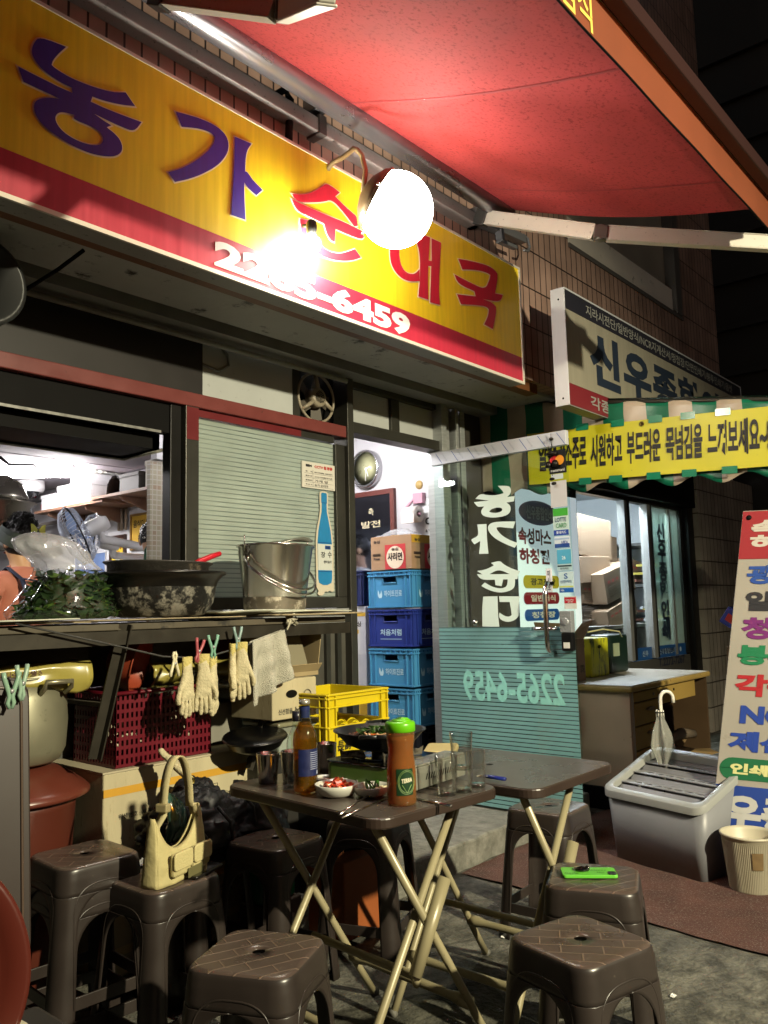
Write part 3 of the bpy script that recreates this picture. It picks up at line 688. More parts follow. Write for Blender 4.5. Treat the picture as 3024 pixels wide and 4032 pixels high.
text_g(g, '각종책자제본/스티커/명함/봉투', facing_street(4.28, PY - .0035, 2.325), 1.8, .075, bold=.02); part('small_lettering', g, mat('sign2_white', '#8f8f8a', .5), S2)
g = G(); text_g(g, '신우종합인쇄', facing_street(4.30, PY - .0035, 2.47), 2.6, .33, bold=.045, spacing=1.12); part('large_lettering', g, mat('sign2_letters', '#1f2a3a', .5), S2)

# ---- striped canopy side sheet with its scalloped edge
ST = thing('striped_canopy', 'green and cream striped vinyl canopy with scalloped hem beside the open glass door', 'awning', (4.6, 2.0, 2.0))
XS = 4.5
stm, _ = stripes_mat('green_cream_stripes', '#b5a593', '#0e6b4e', .262, .5, 1, rough=.35)
def stz(y):   # top edge slopes down towards the street
    t = (3.0 - y) / 1.8; return 2.55 - .30 * t
def bot(y):
    return 1.925 - .047 * (2.63 - y) + .024 * math.cos((y - 2.69) * 2 * PI / .27)
def stf(u, v):
    y = 3.0 - 2.6 * u; x = XS - .0 + .012 * noise.noise(V((y * 4, v * 3, 0))) + .004 * math.sin(y * 23 + v * 4)
    zt = stz(y); zb = bot(y); return (x, y, zb + (zt - zb) * v)
g = G(); g.grid(stf, 200, 14)
part('side_sheet', g, stm, ST, solid=.002)
g = G(); g.grid(lambda u, v: (XS + 1.3 * v, 3.0 - 2.6 * u, stz(3.0 - 2.6 * u) + .02 + .25 * v * 0), 60, 4); 
part('top_sheet', g, stm, ST)
g = G(); g.tube([(XS + .01, 3.0, 2.548), (XS + .01, .42, 2.55 - .30 * 2.58 / 1.8)], .014, 8); g.tube([(XS + .02, .45, 2.12), (5.7, .45, 2.12)], .014, 8); part('canopy_frame', g, M_steel2, ST)
# banner
b00, b01, b10, b11 = atX(2247, 1881, XS - .03), atX(3060, 1820, XS - .03), atX(2222, 1690, XS - .03), atX(3060, 1588, XS - .03)
lft = atX(2105, 1900, XS - .03)
BNx = XS - .028
def bn(u, v):
    y = 2.63 - 1.6 * u
    zb = 1.965 - .075 * u; zt = 2.285 - .10 * u + (.012 if u > .2 else 0)
    return (BNx - .0015 * math.sin(u * 17 + v * 3), y, zb + (zt - zb) * v)
BN = thing('vinyl_banner', 'bright yellow vinyl banner with bold black slogan taped on the striped canopy', 'banner', (BNx, 1.8, 1.9))
g = G(); g.grid(bn, 60, 10); part('sheet', g, mat('banner_yellow', '#c9c11e', .42, var=.07, vs=4, dirt='#8f8a30', dam=.05, ds=20), BN)
g = G()
Mb = frame((BNx - .008, 2.6, 1.965 + .06), (0, -1, -.058), (0, 0, 1))
segs = [('시원하고', .545, .245), ('부드러운', .83, .25), ('목넘김을', 1.135, .225), ('느껴보세요~!', 1.405, .42)]
g = G(); ay = lambda px: 0
def bt(body, pa, pb, z0=.0, h=.19):
    ya = atX(pa, 1800, BNx).y; yb = atX(pb, 1800, BNx).y
    u0 = (2.63 - ya) / 1.6
    M = frame((BNx - .0035, ya, 1.965 - .075 * u0 + .075), (0, -1, -.055), (0, 0, 1))
    text_g(g, body, M, ya - yb, h, bold=.03, depth=.0005)
bt('알칼리', 2120, 2222); bt('소주로', 2224, 2308); bt('시원하고', 2325, 2450); bt('부드러운', 2468, 2602); bt('목넘김을', 2622, 2768); bt('느껴보세요~!', 2788, 3034)
part('slogan_lettering', g, mat('banner_black', '#10100c', .5), BN)
for px, v in ((2300, 0), (2420, 0), (2570, 0), (2710, 0), (2870, 0), (2300, 1), (2440, 1), (2590, 1), (2720, 1), (2860, 1)):
    y = atX(px, 1800, BNx).y; u = (2.63 - y) / 1.6; p = V(bn(u, v)); s = .03
    M = frame(p + V((-.003, 0, -.004)), (0, -1, -.06), (0, 0, 1)); g = G(); g.prism(rrect(-.04, .04, -.02, .02, .004), 0, .0012, M)
    part('green_tape', g, mat('green_tape', '#1d7a5c', .18), BN)
g = G(); y = atX(2535, 1800, BNx).y; p = V(bn((2.63 - y) / 1.6, .93)); g.lathe([(.006, .0), (.012, .003), (.015, 0)], 16, facing_left(p.x - .003, p.y, p.z)); part('grommet', g, mat('brass_ring', '#6d5c30', .3, metal=.9), BN)

# ---- open glass door of the restaurant
XD = 3.93
D = part('glass_door', (lambda q: q.box(XD - .005, XD + .005, 2.075, 2.955, .14, 2.06))(G()), glass('door_glass', (.9, .97, .95), .42), B, label='glass door swung open over the step')
# D is a part; its pieces are sub-parts
def sub(name, g, m, world=True, **k): return part(name, g, m, D, world, **k)
g = G(); g.box(XD - .016, XD + .016, 2.07, 2.97, 2.062, 2.14); sub('top_rail', g, mat('film_wrapped_rail', '#c6c9d2', .25, metal=.2), bevel=.003)
g = G()
for i in range(8):
    y = 2.93 - i * .115; M = facing_left(XD - .0165, y, 2.066); g.add([(0, .066, .0006), (.004, .066, .0006), (.05, 0, .0006), (.046, 0, .0006)], [(3, 2, 1, 0)], M=M)
sub('rail_film_stripes', g, mat('film_blue', '#24418f', .4))
g = G()
for i in range(7):
    y = 2.885 - i * .115; M = facing_left(XD - .0168, y, 2.125) @ Matrix.Rotation(-.95, 4, 'Z'); text_g(g, 'STAINLESS STEEL', M, .062, .008, bold=.01)
sub('rail_film_lettering', g, mat('film_grey', '#8d93a0', .5))
sm2, mk = stripes_mat('turquoise_film', '#86b4b6', '#16404a', .0225, .22, 2, fade=.25, rough=.4)
nt = sm2.node_tree; N = nt.nodes; L = nt.links
tr = N.new('ShaderNodeBsdfTransparent'); tl = N.new('ShaderNodeBsdfTranslucent'); tl.inputs[0].default_value = lin('#94c8c8')
m1 = N.new('ShaderNodeMixShader'); m1.inputs[0].default_value = .35; L.new(N['Principled BSDF'].outputs[0], m1.inputs[1]); L.new(tl.outputs[0], m1.inputs[2])
m2 = N.new('ShaderNodeMixShader'); mm = N.new('ShaderNodeMath'); mm.operation = 'MULTIPLY'; mm.inputs[1].default_value = .55; L.new(mk, mm.inputs[0]); L.new(mm.outputs[0], m2.inputs[0]); L.new(m1.outputs[0], m2.inputs[1]); L.new(tr.outputs[0], m2.inputs[2]); L.new(m2.outputs[0], N['Material Output'].inputs[0])
g = G(); g.box(XD - .007, XD - .0055, 2.08, 2.95, .14, 1.108); sub('frosted_film', g, sm2)
Dc = (1800, 1900, 3.318)
dn_o = [(527,42),(672,42),(700,80),(700,140),(650,190),(750,175),(740,245),(640,262),(685,290),(698,330),(690,390),(640,430),(540,455),(420,458),(340,435),(310,400),(315,355),(350,312),(265,322),(215,255),(415,235),(235,212),(300,143),(400,165),(500,165),(570,150),(605,138),(590,105)]
dn_h = [(415,380),(440,350),(500,328),(560,325),(588,345),(580,375),(530,395),(450,395)]
dg1 = [(760,508),(730,598),(640,590),(545,580),(512,590),(520,620),(580,690),(680,750),(790,790),(750,852),(620,800),(500,735),(430,670),(398,610),(405,560),(450,525),(540,510)]
dg2 = [(265,548),(383,540),(385,700),(408,930),(285,932),(295,850),(300,762),(225,808),(187,765),(188,740),(250,710),(275,682)]
ds_o = [(560,1020),(600,1065),(700,1120),(822,1160),(800,1195),(785,1262),(755,1262),(755,1350),(720,1400),(620,1435),(500,1435),(380,1390),(315,1350),(360,1305),(440,1355),(540,1385),(620,1375),(655,1340),(660,1265),(600,1265),(580,1355),(500,1340),(490,1270),(310,1272),(255,1195),(330,1200),(258,1155),(360,1140),(460,1095),(478,1080),(440,1050)]
ds_h = [(420,1198),(540,1132),(685,1195)]
dd1 = [(545,1485),(820,1487),(808,1562),(812,1700),(795,1760),(740,1805),(660,1825),(580,1800),(545,1760),(550,1698),(620,1745),(680,1755),(712,1730),(700,1640),(685,1562),(555,1560)]
dd2 = [(340,1490),(528,1485),(532,1700),(552,1883),(445,1883),(330,1880),(325,1650)]
def doorpoly(pts, c=Dc):
    o = []
    for x, y in crop(pts, *c):
        p = atX(x, y, XD - .008); o.append((-p.y, p.z))
    return smooth_poly(o, 2)
g = G(); Md = frame((XD - .0062, 0, 0), (0, -1, 0), (0, 0, 1))
for i, o in enumerate(([dn_o, dn_h], [dg1], [dg2], [ds_o, ds_h], [dd1], [dd2])): glyph_g(g, [doorpoly(p) for p in o], .0003 * i, Md)
sub('door_lettering', g, mat('pale_mint_film', '#cbdbd1', .45, emit='#a9bfb2', es=0.0))
g = G(); text_g(g, '2265-6459', facing_left(XD - .0085, 2.79, .70), .64, .17, bold=.03, mirror=True)
sub('door_phone_number', g, mat('pale_turquoise', '#86c4bc', .45))
g = G(); g.lathe([(.0001, -.03), (.013, -.024), (.018, -.012), (.013, .0), (.006, .004)], 16, facing_left(XD - .03, 2.685, 1.135) @ Matrix.Identity(4)); sub('door_knob', g, mat('chrome', '#cfcfcf', .15, metal=1))
hy = 2.2
g = G(); g.tube([(XD - .005, hy, 1.5), (XD - .05, hy, 1.5), (XD - .075, hy, 1.475), (XD - .08, hy, 1.44), (XD - .08, hy, 1.2), (XD - .075, hy, 1.165), (XD - .05, hy, 1.14), (XD - .005, hy, 1.14)], .0135, 12)
M0 = Matrix.Translation((0, 0, -.14)); 
g.v = [p + V((0, 0, -.165)) for p in g.v]
sub('pull_handle', g, mat('chrome', '#cfcfcf', .15, metal=1))
g = G(); g.tube([(XD - .02, 2.29, 1.1), (XD - .06, 2.29, 1.1), (XD - .075, 2.27, 1.1), (XD - .075, 2.18, 1.1), (XD - .06, 2.165, 1.1), (XD - .02, 2.165, 1.1)], .011, 10); sub('bar_latch', g, MATS['chrome'])
g = G(); g.prism(rrect(2.08, 2.14, 1.0, 1.14, .02), 0, .03, frame((XD - .035, 0, 0), (0, 1, 0), (0, 0, 1)) @ Matrix.Scale(-1, 4, (0, 0, 1)))
g = G(); g.box(XD - .045, XD - .008, 2.075, 2.14, .985, 1.08); sub('lock_body', g, mat('black_plastic', '#101012', .3), bevel=.008)
g = G(); g.box(XD - .05, XD - .008, 2.075, 2.14, 1.08, 1.19); g.lathe([(.022, 0), (.02, .006), (.0001, .007)], 20, facing_left(XD - .05, 2.107, 1.135)); sub('lock_cover', g, mat('grey_plastic_foil', '#9fa3a8', .25, metal=.4, bump=.4, bs=90), bevel=.012)
g = G(); g.box(XD - .047, XD - .045, 2.09, 2.125, 1.0, 1.03); sub('lock_label', g, mat('paper_white', '#d8d8d2', .6))
# card-company stickers on the door edge
def sticker(name, y1, z0, z1, wd, blocks, texts, base='#c9d3d6', label=None):
    g = G(); mats = [mat('st_' + base[1:], base, .35)]
    g.box(XD - .0085, XD - .0055, y1 - wd, y1, z0, z1)
    for k, (c, a, b) in enumerate(blocks):
        mats.append(mat('st_' + c[1:], c, .35)); g.box(XD - .0095, XD - .0087, y1 - wd + .002, y1 - .002, z0 + (z1 - z0) * a, z0 + (z1 - z0) * b, mi=len(mats) - 1)
    for (s, c, a, b, l, r) in texts:
        mats.append(mat('st_' + c[1:], c, .4)); text_g(g, s, facing_left(XD - .0098, y1 - wd * l, z0 + (z1 - z0) * a), wd * (r - l), (z1 - z0) * (b - a), bold=.012, mi=len(mats) - 1)
    return sub(name, g, mats, label=label)
sticker('sticker', 2.18, 1.915, 2.04, .1, [('#0c0c0e', 0, 1)], [('mastercard', '#d8d8d8', .08, .2, .1, .9)], '#0c0c0e', label='black card sticker with red and orange discs')
g = G(); g.lathe([(.0001, .001), (.026, .001)], 24, facing_left(XD - .0105, 2.148, 1.985)); sub('sticker_disc', g, mat('disc_red', '#c8202a', .4))
g = G(); g.lathe([(.0001, .0015), (.026, .0015)], 24, facing_left(XD - .0105, 2.115, 1.985)); sub('sticker_disc', g, mat('disc_orange', '#d88a1c', .4))
sticker('sticker', 2.172, 1.885, 1.912, .07, [], [], '#b9c2c6', label='torn pale strip sticker')
sticker('sticker', 2.18, 1.735, 1.875, .095, [], [], '#bdbcc0', label='plain grey blank sticker')
sticker('sticker', 2.172, 1.585, 1.728, .09, [('#3f9e34', .72, 1), ('#1e3f96', 0, .2)], [('LOTTE', '#2a4a6a', .5, .66, .14, .86), ('CARD', '#3f8f5a', .28, .45, .18, .86), ('롯데카드', '#dfe6ee', .05, .16, .18, .82)], '#b9cdc9', label='green, mint and blue card sticker')
sticker('sticker', 2.17, 1.52, 1.58, .09, [('#2a4a8a', 0, .35), ('#9fb3d0', .7, .85)], [('VISA', '#27489a', .1, .6, .45, .9)], '#c9d2dc', label='blue and white torn card sticker')
sticker('sticker', 2.16, 1.4, 1.515, .085, [('#4f9fc0', .3, .95), ('#20303a', .17, .24)], [('26', '#d6e6ea', .5, .66, .35, .6), ('현대카드', '#3f4a50', .04, .13, .2, .8)], '#a9c4c9', label='blue diagonal striped card sticker')
sticker('sticker', 2.155, 1.285, 1.393, .085, [('#1f5aa6', 0, .22), ('#b9c46a', .25, .32)], [('신한카드', '#2a5a86', .46, .6, .1, .9), ('S', '#1f4f96', .66, .92, .38, .62), ('VISA', '#dfe6ee', .06, .15, .1, .35)], '#b9cfd4', label='pale card sticker with blue round emblem')
sticker('sticker', 2.23, 1.29, 1.415, .035, [], [('미\n시\n오', '#1c1c3a', .1, .92, .25, .75)], '#dcdbe2', label='white vertical push-door strip')
sticker('sticker', 2.13, 1.2, 1.265, .07, [('#a9182a', .45, .92), ], [('UnionPay', '#e6e6e6', .62, .78, .15, .8), ('은련', '#e6e6e6', .48, .6, .3, .7)], '#c9cac6', label='white card sticker with red emblem')
# little wind chime of fish hanging on the rail
WC = thing('wind_chime', 'small metal wind chime of fish and bells hanging from the open door rail', 'wind chime', (XD - .03, 2.15, 1.75))
g = G()
x = XD - .03
g.tube([(x, 2.15, 2.13), (x, 2.148, 2.03), (x, 2.152, 1.9)], .0015, 5); g.tube([(x, 2.16, 2.08), (x, 2.175, 2.02)], .0012, 5); g.tube([(x, 2.15, 2.08), (x, 2.13, 2.02)], .0012, 5)
part('string', g, M_black, WC)
g = G()
g.ball((x, 2.15, 2.1), .012, 6, sz=.8); g.lathe([(.035, 2.015), (.03, 2.027), (.01, 2.033)], 16, Matrix.Translation((x, 2.152, 0)), sx=.5)
for y, z in ((2.172, 1.965), (2.132, 1.968)): g.lathe([(.019, -.018), (.018, 0), (.012, .014), (.0001, .018)], 14, T(x, y, z))
g.ball((x, 2.155, 1.885), .016, 6, sx=.3, sz=.55); g.ball((x, 2.145, 1.86), .016, 6, sx=.3, sz=.55)
part('bell', g, mat('dark_bronze', '#2e2a26', .35, metal=.8), WC)
# ================================================================ INSIDE THE RESTAURANT
WX = 4.42          # inner side wall
tube_light('ceiling_light', 4.35, 4.95, 0, 0, es=0, label='x') if False else None
cl = atZ(175, 1960, 2.5)
def ceiling_lamp(x, y, es, label, grp=None):
    t = thing('ceiling_light', label, 'ceiling light', (x, y, 2.5), 0, grp)
    g = G(); g.box(-.06, .06, -.3, .3, .02, .068); part('housing', g, mat('lamp_housing', '#c9c4c9', .5), t, world=False)
    for s in (-1, 1):
        g = G(); g.tube([(s * .085, -.32, 0), (s * .085, .32, 0)], .022, 10); part('fluorescent_tube', g, mat('room_tube', '#ffffff', .5, emit='#fbf7f4', es=es), t, world=False)
    return t
L1 = ceiling_lamp(3.6, 7.1, 125, 'twin-tube light on the ceiling seen over the counter, above the dome camera')
L1.rotation_euler = (0, 0, .707)
L2 = copy_thing(L1, (3.35, 3.6, 2.5), 0, 'added twin-tube light, hidden above the doorway, lighting the fronts of things inside')  # unseen lamp added to light crates and people from the front
L3 = copy_thing(L1, (1.0, 5.3, 2.5), 0, 'added twin-tube light, out of view, brightening the kitchen end of the restaurant')  # unseen lamp added as fill for the walls and fans
t = thing('dome_camera', 'white dome camera with dark lens on the restaurant ceiling', 'camera', tuple(atZ(120, 1925, 2.5)))
dc = atZ(120, 1922, 2.5)
g = G(); g.lathe([(.13, .07), (.135, .0), (.12, -.04)], 24, Matrix.Translation(dc)); part('housing', g, mat('camera_white', '#d9d6d9', .4), t)
g = G(); g.ball(dc + V((0, 0, -.035)), .085, 12, sz=1); part('dome', g, mat('smoked_dome', '#1a1a1e', .1, coat=1), t)
g = G(); g.tube([atZ(0, 1800, 2.54), atZ(35, 1828, 2.5), atZ(130, 1829, 2.53), atZ(175, 1870, 2.5), atZ(182, 1872, 2.52)], .012, 6)
single('ceiling_cable', g, M_black, 'black cable snaking across the white ceiling to the light', 'cable')
# electric fans on the wall, behind the vegetable bag
def wall_fan(c, yaw, label, pitch=-.2):
    t = thing('wall_fan', label, 'fan', tuple(c), 0, 'white fans mounted on the restaurant wall')
    M = Matrix.Translation(c) @ Matrix.Rotation(yaw, 4, 'Z') @ Matrix.Rotation(PI / 2 + pitch, 4, 'X')
    g = G()
    for k in range(40):
        a = 2 * PI * k / 40
        g.tube([M @ V((math.cos(a) * r, math.sin(a) * r, z)) for r, z in ((.04, .09), (.12, .085), (.19, .05), (.215, 0), (.19, -.05), (.08, -.07))], .0022, 4, caps=False)
    g.tube([M @ V((math.cos(2 * PI * k / 40) * .13, math.sin(2 * PI * k / 40) * .13, .08)) for k in range(40)], .002, 4, True)
    part('guard', g, mat('fan_wire', '#b9c0d0', .3, metal=.2), t)
    g = G(); g.tube([M @ V((math.cos(2 * PI * k / 40) * .217, math.sin(2 * PI * k / 40) * .217, 0)) for k in range(40)], .006, 6, True); part('guard_ring', g, mat('fan_ring', '#23262e', .4), t)
    g = G()
    for k in range(5):
        a = 2 * PI * k / 5
        R_ = M @ Matrix.Rotation(a, 4, 'Z'); g.prism(smooth_poly([(.03, -.02), (.1, -.06), (.18, -.06), (.19, .02), (.12, .05), (.03, .02)]), 0, .004, R_ @ Matrix.Rotation(.35, 4, 'X'))
    part('blades', g, mat('fan_blades', '#8fa3c8', .2), t)
    g = G(); g.lathe([(.045, -.07), (.06, -.1), (.06, -.2), (.045, -.24), (.0001, -.25)], 20, M); part('motor', g, mat('fan_white', '#d6d6d8', .4), t)
    g = G(); p = M @ V((0, 0, -.17)); e = V((WX, c[1] + .25, c[2] - .12))
    g.tube([p, p + V((.03, 0, -.1)), e], .032, 10); g.box(WX - .04, WX, e.y - .06, e.y + .06, e.z - .12, e.z + .12); part('wall_mount', g, MATS['fan_white'], t)
    return t
wall_fan(V((3.12, 5.6, 1.81)), -1.93, 'white wall fan tilted sideways above the bag of greens', .45)
f2 = wall_fan(V((3.66, 6.35, 1.86)), -1.93, 'white wall fan half hidden behind the first fan, near the sunflower picture')
# shelf on the side wall with boxes
SH = thing('wall_shelf', 'long brown wooden shelf on the side wall loaded with boxes', 'shelf', (WX - .25, 7.2, 2.2))
g = G(); g.box(WX - .42, WX, 6.75, 8.0, 2.245, 2.27); g.box(WX - .44, WX, 5.3, 6.9, 2.272, 2.297); part('shelf_board', g, mat('shelf_wood', '#7a5a48', .6, var=.2, vs=4), SH)
for y in (5.75, 6.5, 7.1, 7.8):
    g = G(); g.prism([(0, 0), (-.4, 0), (-.38, -.035), (-.04, -.14), (0, -.14)], 0, .03, frame((WX, y, 2.245 if y > 6.8 else 2.27), (1, 0, 0), (0, 0, 1))); part('bracket', g, MATS['shelf_wood'], SH)
def crate_box(name, x0, x1, y0, y1, z0, z1, m, label, cat='box', group=None, **k):
    g = G(); g.box(x0, x1, y0, y1, z0, z1); return single(name, g, m, label, cat, group, bevel=.004, **k)
M_foam = mat('white_foam', '#dcdce0', .7, bump=.2, bs=80)
M_card = mat('brown_carton', '#8d7355', .75, var=.1, vs=6, bump=.1, bs=40)
M_cardw = mat('pale_carton', '#b9b2a6', .75, var=.08, vs=6, bump=.08, bs=40)
def lidded(name, x0, x1, y0, y1, z0, z1, m, label, group=None, cat='box'):
    t = thing(name, label, cat, ((x0 + x1) / 2, (y0 + y1) / 2, z0), 0, group)
    h = z1 - z0
    g = G(); g.box(x0, x1, y0, y1, z0, z1 - h * .22); part('body', g, m, t, bevel=.003)
    g = G(); g.box(x0 - .006, x1 + .006, y0 - .006, y1 + .006, z1 - h * .22, z1); part('lid', g, m, t, bevel=.004)
    return t
sg = 'boxes on the wall shelf'
lidded('foam_box', WX - .42, WX - .1, 6.95, 7.55, 2.272, 2.47, M_foam, 'long white foam box on the shelf, under the paper-filled box', sg)
lidded('foam_box', WX - .4, WX - .15, 7.62, 7.9, 2.272, 2.42, M_foam, 'small white foam box at the far end of the wall shelf', sg)
# open box stuffed with paper
t = thing('paper_box', 'small open white box with crumpled paper on top of the long foam box', 'box', (WX - .25, 7.2, 2.472), 0, sg)
g = G(); g.box(WX - .4, WX - .14, 7.0, 7.35, 2.472, 2.54); part('body', g, M_foam, t)
random.seed(5)
g = G()
g.grid(lambda u, v: (WX - .4 + .3 * u + .03 * noise.noise(V((u * 5, v * 5, 1))), 6.95 + .4 * v, 2.548 + .045 * abs(noise.noise(V((u * 6, v * 6, 9))))), 14, 14, smooth=False); part('crumpled_paper', g, mat('paper_white', '#d8d8d2', .6), t, solid=.003)
lidded('carton', WX - .4, WX - .12, 5.55, 6.1, 2.299, 2.53, M_cardw, 'tall pale carton on the wall shelf nearest the mosaic column', sg)
lidded('carton', WX - .4, WX - .15, 6.2, 6.5, 2.299, 2.46, mat('dark_carton', '#4a4644', .6), 'dark grey carton on the shelf between the foam box and tall pale carton', sg)
g = G(); g.grid(lambda u, v: (WX - .38 + .2 * v, 6.5 + .25 * u, 2.3 + .17 * math.sin(PI * u) ** .4 * (1 - .3 * v) + .02 * noise.noise(V((u * 9, v * 9, 2)))), 14, 8)
single('black_bag', g, mat('black_plastic_bag', '#111114', .25), 'crumpled black plastic bag between boxes on the wall shelf', 'bag', solid=.003)
# bottles on top of the shelf
for (y, c1, lab) in ((5.65, '#b9c4cc', 'clear plastic bottle standing on the shelf carton'), (6.15, '#c33a2a', 'red-capped plastic bottle on the dark carton')):
    g = G(); z = 2.532 if y < 6 else 2.462; g.lathe([(.02, z), (.021, z + .035), (.008, z + .05), (.008, z + .062)], 14, T(WX - .3, y, 0)); single('bottle', g, mat('btl' + c1[1:], c1, .2), lab, 'bottle')
for k, (y, z) in enumerate(((7.98, 2.275), (8.02, 2.3))):
    pass
g = G(); g.lathe([(.07, 2.272), (.08, 2.34), (.05, 2.36), (.0001, 2.36)], 18, T(WX - .3, 8.0 - .06, 0)); single('red_container', g, mat('red_plastic', '#b3152a', .3), 'red plastic container at the left end of the shelf', 'container')
# pictures and notices on the wall (plane X = WX)
def framed(name, y0, y1, z0, z1, fm, pm, label, cat='picture', fw=.02, deep=.02):
    t = thing(name, label, cat, (WX - deep, (y0 + y1) / 2, z0))
    g = G()
    g.box(WX - deep, WX - .001, y0, y1, z0, z0 + fw); g.box(WX - deep, WX - .001, y0, y1, z1 - fw, z1); g.box(WX - deep, WX - .001, y0, y0 + fw, z0 + fw, z1 - fw); g.box(WX - deep, WX - .001, y1 - fw, y1, z0 + fw, z1 - fw)
    part('frame', g, fm, t)
    g = G(); g.box(WX - deep * .5, WX - .002, y0 + fw, y1 - fw, z0 + fw, z1 - fw); part('picture', g, pm, t)
    return t
k = 1.085
f = framed('framed_calligraphy', 6.2, 6.93, 1.83, 2.17, mat('gold_frame', '#8a6a38', .4), mat('ochre_paper', '#c9a03a', .6, var=.1, vs=4), 'framed ochre calligraphy panel on the wall beside the mosaic column')
g = G(); text_g(g, '음식이 맛 있으면 이웃', facing_left(WX - .012, 6.88, 2.04), .62, .07, bold=.02); text_g(g, '음식이 맛 없으면', facing_left(WX - .012, 6.8, 1.9), .45, .07, bold=.02)
part('lettering', g, mat('ink', '#14120f', .6), f)
f = framed('sunflower_picture', 7.0, 7.27, 1.70, 1.99, mat('dark_frame', '#3a2620', .4), mat('yellow_paper', '#e0bf3a', .6, var=.15, vs=14), 'small dark-framed picture of sunflowers in a vase on the wall', fw=.03, deep=.03)
g = G(); random.seed(2)
for i in range(16):
    a = random.uniform(0, 2 * PI); r = random.uniform(0, .1); g.lathe([(.0001, .001), (.02, .001)], 10, facing_left(WX - .0162, 7.135 + r * math.cos(a), 1.9 + r * .8 * math.sin(a)))
part('flowers', g, mat('flower_brown', '#8a5a14', .6), f)
g = G(); g.prism([(-.035, 0), (.035, 0), (.045, .05), (.03, .07), (-.03, .07), (-.045, .05)], 0, .001, facing_left(WX - .0165, 7.135, 1.75)); part('vase', g, mat('vase_white', '#dcdcd0', .6), f)
g = G(); g.box(WX - .004, WX - .001, 6.93, 7.33, 1.68, 2.03); single('calendar_sheet', g, mat('sheet_white', '#d6d6da', .6), 'white sheet pinned behind the small sunflower picture', 'paper')
f = framed('landscape_poster', 7.36, 7.95, 1.45, 1.85, mat('thin_frame', '#c9c9cc', .4), mat('poster_blue', '#6f86b4', .5, var=.25, vs=3), 'poster of blue sky over a green field, low behind the fans', fw=.01, deep=.012)
g = G(); g.box(WX - .0075, WX - .0062, 7.37, 7.94, 1.46, 1.62); part('field', g, mat('poster_green', '#55683f', .6, var=.3, vs=6), f)
g = G(); g.box(WX - .004, WX - .001, 6.28, 6.6, 1.74, 1.8); single('red_notice', g, mat('notice_red', '#c23a28', .5), 'small red notice strip under the calligraphy panel', 'notice')
g = G()
for i, y in enumerate((6.98, 7.05, 7.1)): g.tube([(WX - .03, y, 2.24), (WX - .03, y, 2.03)], .014, 8)
g.tube([(WX - .03, 7.6, 2.2), (WX - .05, 7.4, 2.13), (WX - .05, 7.2, 2.16), (WX - .03, 7.1, 2.22)], .02, 8)
single('wall_pipes', g, mat('old_pipe', '#8d7c6a', .5), 'thin pipes running down the wall below the shelf', 'pipes')
g = G(); g.tube([(WX - .12, 8.1, 1.98), (WX - .12, 10.8, 2.03)], .035, 10); g.tube([(WX - .1, 8.1, 2.2), (WX - .1, 11, 2.2)], .02, 8); single('long_pipe', g, mat('long_pipe', '#77706c', .5), 'long grey pipe along the far wall behind the cook', 'pipe')
# steel bowls piled on a rack at the far left
t = thing('cooking_pot', 'big steel pot with an upturned bowl on top, high at the left', 'pot', (2.33, 5.15, 1.7))
g = G(); M = T(2.33, 5.15, 0); g.lathe([(.19, 1.7), (.2, 1.72), (.205, 1.9), (.235, 1.925), (.235, 1.932), (.2, 1.92)], 36, M, caps=True); part('body', g, mat('used_steel', '#8a867c', .28, metal=.9, var=.1, vs=5), t)
g = G(); g.lathe([(.19, 1.933), (.185, 1.97), (.15, 2.05), (.08, 2.1), (.0001, 2.11)], 36, M); part('bowl', g, MATS['used_steel'], t)
g = G(); g.box(1.2, 2.62, 5.0, 5.35, 1.66, 1.7); 
for x in (1.25, 2.56): g.box(x, x + .03, 5.3, 5.33, .12, 1.66)
single('steel_rack', g, M_steel, 'steel rack shelf holding the big pot behind the cook', 'rack')
g = G(); pr = [(.012, 0), (.014, .06), (.01, .08), (.02, .1), (.018, .2), (.0001, .21)]; g.lathe(pr, 12, T(2.22, 5.2, 2.1, 0, 0, .25)); single('red_scoop', g, mat('red_plastic', '#b3152a', .3), 'red plastic scoop poking up behind the upturned bowl', 'utensil')
